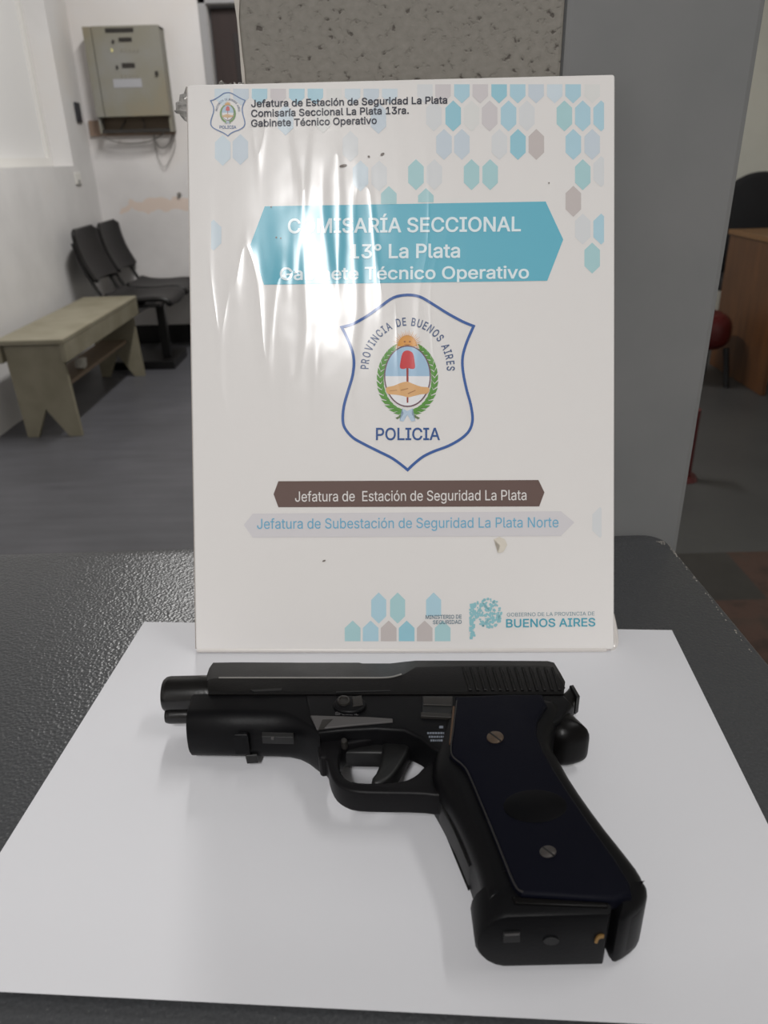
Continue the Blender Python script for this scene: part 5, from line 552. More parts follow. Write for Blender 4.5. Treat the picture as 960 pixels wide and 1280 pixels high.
    'b°': (316, '37,353 47,333 112,380 109,389 31,375 29,397 109,397 109,406 31,420 112,415 37,442 47,463 141,351 135,271 149,349 141,445 149,447 135,525 114,277 114,519 93,286 133,355 75,299 126,360 120,366 60,315 115,373 115,423 60,481 120,430 126,436 75,496 133,441 93,509 167,349 158,269 181,271 175,351 158,527 167,447 181,525 203,277 175,445 203,519 269,333 279,353 205,381 285,375 207,389 287,397 208,397 207,406 285,420 205,415 279,442 269,463 223,286 183,355 241,299 190,360 256,315 196,366 201,373 201,423 257,481 196,430 190,436 241,496 183,441 223,509 158,348 158,448', '0,1,2 2,3,0 4,0,3 5,4,3 3,6,5 6,7,5 8,5,7 7,9,8 10,8,9 11,10,9 12,13,14 15,16,17 13,12,18 15,17,19 18,12,20 12,21,20 22,20,21 21,23,22 23,24,22 25,22,24 24,26,25 1,25,26 2,1,26 11,9,27 28,11,27 27,29,28 29,30,28 31,28,30 30,32,31 33,31,32 32,15,33 15,19,33 34,35,36 36,37,34 38,39,40 37,36,41 39,42,43 40,39,43 44,45,46 45,47,46 48,46,47 47,49,48 50,48,49 51,50,49 49,52,51 53,51,52 52,54,53 54,55,53 37,41,56 57,37,56 56,58,57 59,57,58 58,60,59 61,59,60 62,61,60 60,44,62 44,46,62 53,55,63 55,64,63 65,63,64 66,65,64 64,67,66 68,66,67 67,69,68 42,68,69 43,42,69 14,13,35 70,14,35 35,34,70 39,38,71 16,71,38 17,16,38'),
    'bÍ': (300, '17,71 17,-14 104,71 17,523 17,438 104,438 283,-14 283,71 197,71 283,438 283,523 197,438 163,673 104,546 181,544 260,670', '0,1,2 3,4,5 6,7,8 9,10,11 2,1,6 6,8,2 5,2,8 8,11,5 12,13,14 14,15,12 11,10,5 3,5,10'),
    'bé': (403, '23,148 30,112 61,155 20,187 110,211 111,229 61,235 112,234 115,247 43,79 116,131 111,153 111,155 110,178 23,226 30,262 43,296 170,395 169,310 186,314 212,-22 213,60 192,62 175,-19 174,66 205,316 205,398 140,-10 158,74 137,386 154,302 110,4 144,84 83,25 133,97 61,49 123,112 122,263 60,325 130,278 82,351 141,291 107,371 238,63 226,61 239,-21 241,310 249,393 224,314 227,397 264,-16 249,66 288,-9 259,70 271,387 385,194 384,228 360,228 379,259 370,287 371,66 384,101 297,122 385,155 299,181 294,225 291,245 294,229 309,2 268,76 328,14 275,83 345,30 282,91 359,47 288,100 285,263 359,311 277,279 345,333 267,292 329,351 311,366 255,302 291,378 216,543 157,416 235,415 313,540', '0,1,2 3,0,2 4,5,6 7,8,6 1,9,10 2,1,10 10,11,2 11,12,2 13,4,2 4,6,2 3,2,6 14,3,6 15,14,6 16,15,6 17,18,19 20,21,22 20,22,23 24,23,22 25,26,19 17,19,26 23,24,27 28,27,24 29,30,18 18,17,29 27,28,31 28,32,31 33,31,32 32,34,33 35,33,34 34,36,35 9,35,36 10,9,36 6,8,37 16,6,37 38,16,37 37,39,38 40,38,39 39,41,40 42,40,41 41,30,42 30,29,42 43,44,45 46,47,48 49,48,47 43,45,50 51,43,50 50,52,51 52,53,51 47,46,54 55,56,57 56,58,57 59,57,58 60,61,62 63,55,64 55,57,64 65,64,57 66,67,57 57,59,66 53,52,68 69,53,68 68,70,69 71,69,70 70,72,71 73,71,72 72,74,73 75,73,74 74,60,75 60,62,75 66,59,76 59,77,76 78,76,77 77,79,78 80,78,79 79,81,80 81,82,80 83,80,82 82,84,83 46,83,84 54,46,84 45,44,20 21,20,44 64,65,13 4,13,65 5,4,65 48,49,25 26,25,49 85,86,87 87,88,85 65,57,67 5,65,67 7,5,67 6,5,7 13,2,12 64,13,12 63,64,12'),
    'bí': (166, '39,393 39,-14 128,-14 128,393 96,543 37,416 114,415 193,540', '0,1,2 2,3,0 4,5,6 6,7,4'),
    'bó': (415, '30,112 43,79 121,123 115,143 23,148 112,164 20,187 110,187 112,211 23,227 115,233 30,264 207,-22 207,60 186,62 172,-19 186,314 207,398 172,396 139,-10 169,68 169,308 139,387 109,4 154,77 83,25 141,89 61,49 130,105 122,253 43,297 130,271 61,327 141,287 83,352 154,299 109,372 229,62 243,-19 276,-10 246,68 228,314 246,308 276,387 243,396 385,112 393,148 300,143 304,164 395,187 305,187 304,211 393,227 300,233 385,264 306,4 262,77 332,25 275,89 354,49 286,105 372,79 294,123 294,253 372,297 285,271 354,327 275,286 332,352 262,299 306,372 220,543 238,415 317,540 207,316 161,416', '0,1,2 2,3,0 4,0,3 3,5,4 6,4,5 5,7,6 7,8,6 9,6,8 8,10,9 11,9,10 12,13,14 12,14,15 16,17,18 15,14,19 14,20,19 21,16,22 16,18,22 19,20,23 20,24,23 25,23,24 24,26,25 27,25,26 26,28,27 1,27,28 2,1,28 11,10,29 30,11,29 29,31,30 32,30,31 31,33,32 34,32,33 33,35,34 36,34,35 35,21,36 21,22,36 37,38,39 40,37,39 41,42,43 44,41,43 45,46,47 48,47,46 46,49,48 50,48,49 51,50,49 49,52,51 53,51,52 52,54,53 40,39,55 56,40,55 55,57,56 58,56,57 57,59,58 60,58,59 59,61,60 62,60,61 61,45,62 45,47,62 53,54,63 54,64,63 65,63,64 64,66,65 67,65,66 66,68,67 69,67,68 68,70,69 42,69,70 43,42,70 71,72,73 38,37,12 13,12,37 17,16,74 74,41,17 41,44,17 72,71,75'),
}
def glyphs(txt, bold=0):
    """triangles of a line of writing in the light or the bold weight"""
    vs, fs, x = [], [], 0
    for ch in txt:
        if ch == ' ': x += .188; continue
        adv, V_, F_ = GLYPHS[('b' if bold else 'r') + ch]
        o = len(vs)
        vs += [(x + int(q.split(',')[0]) / 1000, int(q.split(',')[1]) / 1000) for q in V_.split()]
        fs += [tuple(o + int(t) for t in q.split(',')) for q in F_.split()]
        x += adv / 1000
    return vs, fs
CAPH = .509
def write(bm, txt, a, b, cap, lv=5, bold=0.0):
    """txt from a to b (photo places of the ends of its base line), capitals cap tall"""
    vs, fs = glyphs(txt, bold); x0 = min(q[0] for q in vs); x1_ = max(q[0] for q in vs)
    A, B = Vector(on_board(*a)), Vector(on_board(*b)); U = (B - A) / (x1_ - x0)
    Cc = Vector(on_board(a[0], a[1] - cap)); hgt = (Cc - A).length / CAPH
    V_ = Vector((-U.y, U.x)).normalized() * hgt
    q = [bm.verts.new((*((lambda P: (P.x, -L0 - lv * .00006, P.y))(A + U * (x - x0) + V_ * y)),)) for x, y in vs]
    for f in fs: 
        try: bm.faces.new([q[i] for i in f])
        except ValueError: pass
def text_part(name, rows, rgb):
    bm = bmesh.new()
    for r in rows: write(bm, *r[:4], bold=r[4])
    return done(name, bm, gloss('ink_' + name, rgb))
text_part('header_text', [('Jefatura de Estación de Seguridad La Plata', (314, 134), (559, 129.5), 8.6, .018),
    ('Comisaría Seccional La Plata 13ra.', (314, 146.3), (511, 142.3), 8.6, .018),
    ('Gabinete Técnico Operativo', (314, 158.6), (471, 155), 8.6, .018)], (52, 54, 66))
text_part('title_text', [('COMISARÍA SECCIONAL', (360, 291.5), (651, 289), 17.5, .016), ('13° La Plata', (437, 323), (575, 322), 17, .014),
    ('Gabinete Técnico Operativo', (350, 350), (661, 348), 15, .012)], (224, 236, 240))
text_part('brown_banner_text', [('Jefatura de  Estación de Seguridad La Plata', (369, 627), (658, 625), 12.5, 0)], (222, 218, 216))
text_part('pale_banner_text', [('Jefatura de Subestación de Seguridad La Plata Norte', (321.5, 661), (698, 659), 12.5, 0)], (112, 172, 202))
text_part('ministry_text', [('MINISTERIO DE', (532, 773.5), (577, 773), 4.6, .022), ('SEGURIDAD', (541, 780), (577, 779.5), 4.6, .022)], (96, 120, 134))
text_part('government_text', [('GOBIERNO DE LA PROVINCIA DE', (633.5, 770.5), (743, 769), 4.6, 0)], (120, 146, 156))
text_part('province_text', [('BUENOS AIRES', (632.5, 784), (744, 782.5), 10, .028)], (78, 158, 178))
# -- provincial tree logo
bm = bmesh.new()
lx = lambda x, y: (240 + x / 1.7778, 580 + y / 1.7778)
for i in range(150):
    a = random.random() * 6.28; r = math.sqrt(random.random())
    cx, cy = 657 + 33 * r * math.cos(a), 331 + 33 * r * math.sin(a) * 1.0
    if cx < 640 and cy > 350: continue
    s_ = random.uniform(2.0, 4.2)
    b0 = random.random() * 6
    flat_px(bm, [lx(cx + s_ * random.uniform(.7, 1.1) * math.cos(b0 + t * .9), cy + s_ * random.uniform(.7, 1.1) * math.sin(b0 + t * .9)) for t in range(7)], 2 + (i % 9) * .2)
for i in range(46):
    cx, cy = 623 + random.uniform(-5, 6), 310 + 76 * i / 45; s_ = random.uniform(2, 4)
    flat_px(bm, [lx(cx - s_, cy - s_ * .8), (lx(cx + s_, cy - s_)), lx(cx + s_ * .8, cy + s_), lx(cx - s_, cy + s_)], 2 + (i % 9) * .2)
done('province_logo', bm, gloss('print_logo', (142, 190, 198)))

# -- crest: shield outline, sun, oval with cap and clasped hands, laurel
SH = [(475, 82), (545, 92), (620, 135), (700, 185), (780, 228), (838, 252), (800, 340), (778, 420), (780, 500), (800, 600), (822, 680), (832, 760), (815, 820), (770, 865), (700, 905), (620, 935), (560, 965), (510, 1005), (478, 1036), (440, 1005), (390, 970), (320, 935), (240, 895), (180, 860), (140, 815), (125, 770), (130, 690), (155, 600), (178, 520), (185, 440), (170, 370), (140, 300), (118, 258), (180, 240), (260, 195), (330, 145), (400, 97)]
def closed_smooth(p, corners, n=4):
    o = []; N_ = len(p)
    for i in range(N_):
        a, b, c, d = [Vector(p[(i + j) % N_]) for j in (-1, 0, 1, 2)]
        if i in corners: a = b
        if (i + 1) % N_ in corners: d = c
        for k_ in range(n):
            t = k_ / n; o.append(tuple(.5 * ((2 * b) + (c - a) * t + (2 * a - 5 * b + 4 * c - d) * t * t + (3 * b - a - 3 * c + d) * t ** 3)))
    return o
SHS = closed_smooth(SH, {5, 18, 32})
inks = {}
def ink(name, rgb):
    if name not in inks: inks[name] = gloss('crest_' + name, rgb)
    return inks[name]
def crest(tr, sw, small=False):
    pre = 'small_' if small else ''
    P = lambda pts: [on_board(*tr(x, y)) for x, y in pts]
    fade = (lambda c: tuple(int(x * .62 + 200 * .38) for x in c)) if small else (lambda c: c)
    I = lambda n, c: ink(pre + n, fade(c))
    bm = bmesh.new(); o_, i_ = P(SHS), None
    pp = SHS if area2(SHS) > 0 else SHS[::-1]
    A_, B_ = P(inset(pp, -sw / 2)), P(inset(pp, sw / 2)); n = len(pp)
    va = [bm.verts.new((u, -L0 - .00018, v_)) for u, v_ in A_]; vb = [bm.verts.new((u, -L0 - .00018, v_)) for u, v_ in B_]
    for i in range(n): bm.faces.new((va[i], va[(i + 1) % n], vb[(i + 1) % n], vb[i]))
    done(pre + 'shield_outline', bm, I('outline', (62, 96, 158)))
    ell = lambda cx, cy, rx, ry, a0=0, a1=360, n=40: [(cx + rx * math.cos(math.radians(a0 + (a1 - a0) * i / n)), cy - ry * math.sin(math.radians(a0 + (a1 - a0) * i / n))) for i in range(n + (a1 - a0 < 360))]
    # sun
    bm = bmesh.new(); flat(bm, P(ell(476, 362, 52, 60, 0, 180, 20)), 3)
    for i in range(25):
        a = math.radians(-6 + 192 * i / 24); da = math.radians(2.4); r1 = 92 if i % 2 else 82
        flat(bm, P([(476 + 50 * math.cos(a - da), 362 - 55 * math.sin(a - da)), (476 + r1 * .92 * math.cos(a), 362 - r1 * 1.02 * math.sin(a)), (476 + 50 * math.cos(a + da), 362 - 55 * math.sin(a + da))]), 3)
    done(pre + 'sun', bm, I('sun', (214, 152, 76)))
    bm = bmesh.new()
    for cx in (462, 490): flat(bm, P(ell(cx, 337, 6, 5, n=8)), 3.5)
    flat(bm, P([(458, 352), (494, 352), (486, 356), (466, 356)]), 3.5)
    done(pre + 'sun_face', bm, I('sun_face', (150, 92, 52)))
    # laurel leaves
    bm = bmesh.new()
    for sgn in (-1, 1):
        for j in range(15):
            t = j / 14; a = math.radians(62 + 176 * (1 - t)) if sgn < 0 else math.radians(118 - 176 * (1 - t))
            a = math.radians(118 + (262 - 118) * t) if sgn < 0 else math.radians(62 - (262 - 118) * t)
            for off, tw in ((-9, .38), (9, -.38)):
                cx, cy = 477 + (148 + off) * math.cos(a), 540 - (186 + off) * math.sin(a)
                d = a - sgn * math.pi / 2 if sgn < 0 else a + math.pi / 2
                d = (a - math.pi / 2 if sgn < 0 else a + math.pi / 2) + tw * (1 if sgn > 0 else -1)
                ux, uy = math.cos(d), -math.sin(d); nx_, ny_ = -uy, ux; L_, W_ = 27, 9.5
                flat(bm, P([(cx - ux * L_, cy - uy * L_), (cx + nx_ * W_, cy + ny_ * W_), (cx + ux * L_, cy + uy * L_), (cx - nx_ * W_, cy - ny_ * W_)]), 3 + (j % 2) * .25)
    done(pre + 'laurel', bm, I('laurel', (92, 146, 66)))
    bm = bmesh.new()
    flat(bm, P([(412, 752), (470, 722), (474, 732), (420, 760)]), 3.2); flat(bm, P([(545, 752), (486, 722), (482, 732), (536, 760)]), 3.2)
    done(pre + 'laurel_stems', bm, I('stems', (104, 122, 84)))
    bm = bmesh.new()
    flat(bm, P([(448, 700), (476, 715), (506, 700), (500, 728), (520, 768), (498, 772), (476, 735), (455, 772), (434, 768), (456, 728)]), 3.6)
    done(pre + 'ribbon', bm, I('ribbon', (178, 198, 216)))
    # oval
    bm = bmesh.new(); flat(bm, P(ell(477, 525, 128, 168)), 4); done(pre + 'oval_rim', bm, I('rim', (112, 84, 92)))
    bm = bmesh.new(); flat(bm, P(ell(477, 525, 121, 161, 180, 360, 24)), 4.5); done(pre + 'oval_lower_field', bm, I('low', (226, 226, 228)))
    bm = bmesh.new(); flat(bm, P(ell(477, 525, 121, 161, 0, 180, 24)), 4.5); done(pre + 'oval_upper_field', bm, I('up', (160, 190, 214)))
    bm = bmesh.new(); flat(bm, P([(471, 480), (483, 480), (482, 670), (473, 670)]), 5); done(pre + 'pike', bm, I('pike', (146, 56, 48)))
    cap_ = closed_smooth([(436, 478), (440, 440), (448, 405), (462, 388), (485, 386), (506, 400), (514, 430), (518, 478), (500, 486), (478, 480), (455, 486)], set(), 3)
    bm = bmesh.new(); flat(bm, P(cap_), 5.4); done(pre + 'liberty_cap', bm, I('cap', (196, 62, 66)))
    hnd = closed_smooth([(361, 588), (400, 578), (440, 562), (475, 555), (510, 568), (550, 582), (594, 588), (588, 618), (545, 625), (510, 634), (480, 640), (450, 632), (410, 626), (368, 620)], set(), 3)
    bm = bmesh.new(); flat(bm, P(hnd), 5.4); done(pre + 'clasped_hands', bm, I('hands', (214, 168, 116)))
    bm = bmesh.new()
    for q in ([(440, 600), (480, 590), (482, 594), (442, 605)], [(478, 618), (520, 600), (522, 604), (482, 623)], [(380, 604), (420, 600), (420, 603), (380, 607)]): flat(bm, P(q), 5.8)
    done(pre + 'hand_lines', bm, I('lines', (166, 118, 74)))
    # curved words
    bm = bmesh.new(); word = 'PROVINCIA DE BUENOS AIRES'
    widths = []
    for ch in word:
        if ch == ' ': widths.append(.30); continue
        v0, _ = glyphs(ch, .012); widths.append(max(q[0] for q in v0) - min(q[0] for q in v0) + .13)
    tot = sum(widths); acc = 0
    rx, ry, cx, cy = 214, 238, 478, 486
    arc = [(math.radians(181 - 184 * i / 400)) for i in range(401)]
    pos = [(cx + rx * math.cos(a), cy - ry * math.sin(a)) for a in arc]; ln = [0]
    for a, b in zip(pos, pos[1:]): ln.append(ln[-1] + math.dist(a, b))
    for ch, wd_ in zip(word, widths):
        mid = (acc + wd_ / 2) / tot * ln[-1]; acc += wd_
        if ch == ' ': continue
        i = min(range(401), key=lambda j: abs(ln[j] - mid)); i = max(1, min(399, i))
        tx, ty = pos[i + 1][0] - pos[i - 1][0], pos[i + 1][1] - pos[i - 1][1]; q = math.hypot(tx, ty); tx, ty = tx / q, ty / q
        ux, uy = ty, -tx
        vs, fs = glyphs(ch, .012); x0 = min(z_[0] for z_ in vs); x1_ = max(z_[0] for z_ in vs)
        sc = 42 / CAPH; sw_ = ln[-1] / tot
        pv = [bm.verts.new((lambda uv: (uv[0], -L0 - .00018, uv[1]))(on_board(*tr(pos[i][0] + tx * (x - (x0 + x1_) / 2) * sw_ + ux * y * sc, pos[i][1] + ty * (x - (x0 + x1_) / 2) * sw_ + uy * y * sc)))) for x, y in vs]
        for f in fs: bm.faces.new([pv[j] for j in f])
    done(pre + 'crest_arc_text', bm, I('arc', (74, 92, 128)))
    bm = bmesh.new(); write(bm, 'POLICIA', tr(305, 872), tr(655, 872), 64 * (tr(0, 1)[1] - tr(0, 0)[1]), lv=3, bold=.024)
    done(pre + 'crest_word', bm, I('word', (58, 88, 142)))
crest(lambda x, y: (400 + x / 4.3636, 350 + y / 4.3636), 15)
crest(lambda x, y: (263.2 + (x - 118) * .0602, 116 + (y - 82) * .0568), 22, True)
# specks and a glue stain
M_speck = gloss('print_specks', (120, 112, 106))
for x, y, a, b in ((429, 207.5, 5, 2), (478, 193, 2.6, 2), (461, 196, 1.6, 1.3), (345.5, 297, 1.2, 1.2), (351, 298, 1, 1), (339, 259, 1, 1), (405, 701, 2.2, 1.3), (686, 229, 1, 1)):
    bm = bmesh.new(); flat_px(bm, [(x + a * math.cos(t), y + b * math.sin(t - .5 * (a > 2))) for t in [i * .785 for i in range(8)]], 6)
    done('speck', bm, M_speck)
bm = bmesh.new(); flat_px(bm, [(617, 674), (624, 671), (631, 674), (634, 681), (629, 690), (622, 691), (625, 682)], 6)
done('glue_stain', bm, gloss('print_glue', (212, 205, 193)))

# loose ends of the clear wrap sticking out behind the left edge and the top
M_wrap = bpy.data.materials.new('clear_wrap'); M_wrap.use_nodes = True
nt = M_wrap.node_tree; nt.nodes.clear()
o_ = nt.nodes.new('ShaderNodeOutputMaterial'); mx = nt.nodes.new('ShaderNodeMixShader'); tr_ = nt.nodes.new('ShaderNodeBsdfTransparent'); gl = nt.nodes.new('ShaderNodeBsdfPrincipled')
tr_.inputs[0].default_value = (.97, .97, .96, 1); gl.inputs['Base Color'].default_value = (.62, .61, .59, 1); gl.inputs['Roughness'].default_value = .15; gl.inputs['Metallic'].default_value = .6
mx.inputs[0].default_value = .8; nt.links.new(tr_.outputs[0], mx.inputs[1]); nt.links.new(gl.outputs[0], mx.inputs[2]); nt.links.new(mx.outputs[0], o_.inputs[0])
rnd = random.Random(3)
def crumple(root_a, root_b, ctrl, name, amp, n=17):
    """loose gathered end of the wrap: a folded fan between the board edge and a curved hem"""
    bm = bmesh.new(); rows_ = []; A_, B_ = Vector(on_board(*root_a)), Vector(on_board(*root_b)); Q = [Vector(on_board(*q)) for q in ctrl]
    for j in range(7):
        t = j / 6; r_ = []
        for i in range(n):
            s_ = i / (n - 1); base = A_.lerp(B_, s_); end = Q[0] * (1 - s_) ** 2 + Q[1] * 2 * s_ * (1 - s_) + Q[2] * s_ * s_
            p = base.lerp(end, t) + Vector((rnd.uniform(-1, 1), rnd.uniform(-1, 1))) * .0007 * t
            zig = amp * (1 if i % 2 else -1) * (.3 + .9 * t) * rnd.uniform(.4, 1.4) + .004 * math.sin(s_ * 3.14) * t
            r_.append(bm.verts.new((p.x, .0046 + zig, p.y)))
        rows_.append(r_)
    for a, b in zip(rows_, rows_[1:]):
        for i in range(n - 1): bm.faces.new((a[i], a[i + 1], b[i + 1], b[i]))
    o = link(name, bm, M_wrap, board)
    sm = o.modifiers.new('thickness', 'SOLIDIFY'); sm.thickness = .0003
    return o
crumple((245, 106), (245, 154), ((231, 104), (199, 124), (224, 141)), 'plastic_wrap', .0012, 10)
crumple((268, 105), (306, 105), ((274, 97), (286, 90), (302, 98)), 'plastic_wrap', .0012, 11)
M_seam = mat('grey_wrap_seam', (150, 142, 136), .35, coat=.6)
link('wrap_seam', BX(-.0009, .0012, .0024, BT - .0002, .002, BH - .0005), M_seam, board)

# ------------------------------------------------------------------ the pistol
MM = .001
gun_loc = on_z(480, 930, PZ)
gun = thing('pistol', gun_loc, 'black pistol with dark navy grip lying on the white paper', 'pistol')
def gp(px, py, z):            # photo place + height above the paper (mm) -> pistol-local
    return on_z(px, py, PZ + z * MM) - gun_loc
def gout(pts): return [tuple(gp(*p))[:2] for p in pts]
def black(name, rgb, rough, metal=0, spec=.5, grain=.15):
    m_ = mat(name, rgb, rough, metal, spec); k = N(m_); v = k.coord('Object')
    k.l(k.math('ADD', rough - .06, k.math('MULTIPLY', k.noise(v, 70, 3), .14)), k.b.inputs['Roughness'])
    k.bump(k.noise(v, 900, 2), grain, .0003); return m_
G_slide = black('gun_slide_black', (10, 9, 9), .34, .0, .15)
G_frame = black('gun_frame_black', (10, 10, 12), .42, 0, .14)
G_guard = black('gun_guard_black', (13, 12, 14), .46, 0, .16)
G_navy = black('gun_grip_navy', (5, 6, 17), .58, 0, .10)
G_dark = mat('gun_recess_black', (10, 10, 11), .5)
G_barrel = black('gun_barrel_black', (12, 11, 11), .24, 0, .5)
G_facet = mat('grey_facet_sheen', (74, 72, 72), .45, .0, .3)  # lighter grey paints in the reflection on the frame facet
G_lever = mat('worn_lever_metal', (38, 36, 34), .45, 0, .3)
G_screw = mat('brownish_screw', (84, 70, 58), .45, .5)
G_brass = mat('brass_wear', (150, 116, 66), .45, .5)
G_mark = mat('white_marking_paint', (150, 152, 158), .7)
def slab(name, pts, z0, z1, r, m_, sm=0, parent=None, rb=None, seg=4):
    o = gout(pts)
    if sm: o = chaikin(o, sm)
    return link(name, loft(bmesh.new(), o, round_profile(z0 * MM, z1 * MM, r * MM, seg, None if rb is None else rb * MM)), m_, parent or gun, True, 40)

# slide: sections along its length (flat left side up, chamfer towards the top)
bm = bmesh.new(); rings = []
yb = gp(480, 866, 26).y
def sect(px, yc_px, yt_px, zt, pxb=None):
    b = gp(pxb or px, 866, 26); c = gp(px, yc_px, 27); t = gp(px, yt_px, zt)
    x = b.x; yt, yc = t.y, c.y
    pts = [(b.y - .001, 5), (b.y - .001, 26), (b.y, 26.7), (yc - .0008, 26.9), (yc + .0004, 26.6), (yt - .0006, zt + .8), (yt, zt - .4), (yt, 8), (yt - .003, 5)]
    xs = [x, x, x, c.x, c.x, t.x, t.x, t.x, t.x]
    return [bm.verts.new((xx_, y, z * MM)) for xx_, (y, z) in zip(xs, pts)]
for a in ((259, 850, 845, 24, 261), (262, 848, 836, 22, 262), (267, 847, 829, 20, 265), (300, 847, 828.6, 20), (380, 847, 829, 20), (449, 847, 829, 20), (453, 847.3, 830, 20), (488, 846.5, 830, 20), (505, 842, 828, 21.5), (520, 833, 826.5, 24.5), (600, 831, 826.5, 25), (684, 831, 827, 25), (692, 834, 829, 25), (700, 847, 842, 25, 701), (706, 858, 853, 25, 704)):
    rings.append(sect(*a))
for A_, B_ in zip(rings, rings[1:]):
    for i in range(9): bm.faces.new((A_[i], A_[(i + 1) % 9], B_[(i + 1) % 9], B_[i]))
bm.faces.new(rings[0]); bm.faces.new(rings[-1][::-1])
slide = link('slide', bm, G_slide, gun, True, 25)
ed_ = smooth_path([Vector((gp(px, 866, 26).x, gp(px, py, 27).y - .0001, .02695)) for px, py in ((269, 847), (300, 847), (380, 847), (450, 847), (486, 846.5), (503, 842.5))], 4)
link('edge_highlight', tube(bmesh.new(), ed_, .00042, 8), mat('edge_highlight_metal', (128, 126, 123), .4, .2), slide, True)  # pale tube paints in the highlight along the slide's chamfer edge
bm = bmesh.new()                          # slanted cocking serrations
for i in range(13):
    xa = 577 + 9.3 * i
    o = gout([(xa, 834, 27), (xa + 4.2, 834, 27), (xa + 13.2, 863, 27), (xa + 9, 863, 27)])
    loft(bm, o, [(0, .0262), (.0001, .0272), (.0004, .0275)])
link('serrations', bm, G_slide, slide)
bm = bmesh.new(); o = gout([(312, 862.5, 27), (352, 860, 27), (352, 863.5, 27), (318, 865, 27)]); loft(bm, o, [(0, .0262), (.0001, .0271)]); link('slide_slot', bm, G_dark, slide)
bm = bmesh.new(); o = gout([(420, 864.3, 27), (488, 862.6, 27), (488, 864, 27), (420, 866, 27)]); loft(bm, o, [(0, .0262), (.0001, .0271)])
link('slide_slot', bm, G_dark, slide)

# barrel and the thinner tube under it
def cyl_x(bm, px0, px1, py, zc, r, prof=None, seg=28, dish=0):
    a, b = gp(px0, py, zc), gp(px1, py, zc); L_ = b.x - a.x
    prof = prof or [(0, r * .86), (.0012, r * .97), (.0026, r), (L_, r)]
    if dish: prof = [(dish, r * .55), (.0002, r * .6)] + prof
    rg = []
    for dx_, q in prof:
        rg.append([bm.verts.new((a.x + dx_, a.y + q * math.cos(t * 2 * math.pi / seg), zc * MM + q * math.sin(t * 2 * math.pi / seg))) for t in range(seg)])
    for A_, B_ in zip(rg, rg[1:]):
        for t in range(seg): bm.faces.new((A_[t], A_[(t + 1) % seg], B_[(t + 1) % seg], B_[t]))
    bm.faces.new(rg[0][::-1]); bm.faces.new(rg[-1]); return bm
link('barrel', cyl_x(bmesh.new(), 206, 300, 868, 16.5, .0083, dish=.02), G_barrel, gun, True, 40)
link('guide_tube', cyl_x(bmesh.new(), 208, 262, 894, 8.8, .0040, dish=.01), G_barrel, gun, True, 40)

# dust cover and receiver
bm = bmesh.new(); rings = []; yt_ = gp(300, 867, 25).y
for px, pyl, dr, ins in ((236.5, 941, 886, 1.6), (237, 941, 886, .5), (238.5, 941, 886, 0), (300, 942, 886, 0), (345, 942.5, 887, 0), (362, 943.5, 890, 0), (375, 946.5, 896, 0), (387, 952.5, 903, 0), (397, 960, 909, 0), (404, 965, 912, 0)):
    x = gp(px, 910, 16).x; yl = gp(px, pyl, 8).y + ins * MM; yk = gp(px, dr, 25).y - ins * MM; zc, zu, zl = 11.5, 25.2 - ins, 2.6 + ins
    sec = [(yt_ - ins * MM, zl), (yt_ - ins * MM, zu)]
    for i in range(9):
        a = math.pi / 2 * i / 8; sec.append((yk + (yl - yk) * math.sin(a), zc + (zu - zc) * math.cos(a)))
    for i in range(1, 7):
        a = math.pi / 2 * i / 6; sec.append((yl + .006 * (1 - math.cos(a)), zc + (zl - zc) * math.sin(a)))
    rings.append([bm.verts.new((x, y, z * MM)) for y, z in sec])
for A_, B_ in zip(rings, rings[1:]):
    for i in range(len(A_)): bm.faces.new((A_[i], A_[(i + 1) % len(A_)], B_[(i + 1) % len(A_)], B_[i]))
bm.faces.new(rings[0]); bm.faces.new(rings[-1][::-1])
link('dust_cover', bm, G_frame, gun, True, 50)
slab('receiver', [(380, 867, 26), (705, 867, 26), (716, 884, 24), (700, 905, 24), (640, 935, 24), (560, 950, 24), (540, 938, 24), (526, 924, 25), (505, 913, 25.5), (470, 911, 25.5), (430, 913, 25.5), (398, 917, 25), (386, 895, 25)], 10, 25.8, 1.6, G_frame, 0)
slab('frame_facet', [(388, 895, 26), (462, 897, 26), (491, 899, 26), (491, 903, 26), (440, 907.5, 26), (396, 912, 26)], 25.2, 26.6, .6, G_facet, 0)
slab('facet_notch', [(403, 898.5, 27), (416, 898, 27), (404, 910, 27), (398, 910.5, 27)], 26.0, 26.75, .1, G_lever, 0)
# trigger guard
slab('trigger_guard', [(396, 912, 23), (398, 940, 14), (399, 962, 11), (401, 969, 11), (410, 968, 11), (413, 985, 11), (419, 998, 11), (428, 1006, 11), (442, 1012, 11), (470, 1013.5, 11), (526, 1014, 11), (549, 1017, 11), (580, 1010, 13), (590, 960, 21), (560, 945, 21), (540, 948, 21), (531, 957, 20), (520, 969, 20), (505, 976, 20), (480, 978.5, 20), (452, 978.5, 20), (437, 976, 20), (428, 969, 20), (424, 958, 20), (424, 944, 20), (429, 932, 21), (440, 924, 22), (470, 917, 23), (470, 910, 23), (420, 908, 23)], 9.3, 20.4, 1.5, G_guard, 1)
slab('trigger_housing', [(428, 915, 20), (426, 945, 12), (430, 956, 10), (480, 957, 10), (520, 940, 14), (524, 915, 20)], 8.5, 17, 1.2, G_dark, 0)
slab('trigger', [(474, 908, 18), (514, 908, 18), (516, 928, 18), (507, 946, 18), (495, 965, 18), (483, 976, 18), (468, 980, 18), (463, 973, 18), (472, 962, 18), (476, 944, 18), (478, 926, 18)], 9.5, 18, 1.8, G_dark, 1)
slab('trigger_pin', [(430 + 4 * math.cos(t), 925 + 3.2 * math.sin(t), 24) for t in [i * .6283 for i in range(10)]], 20, 24, .3, G_lever, 0)

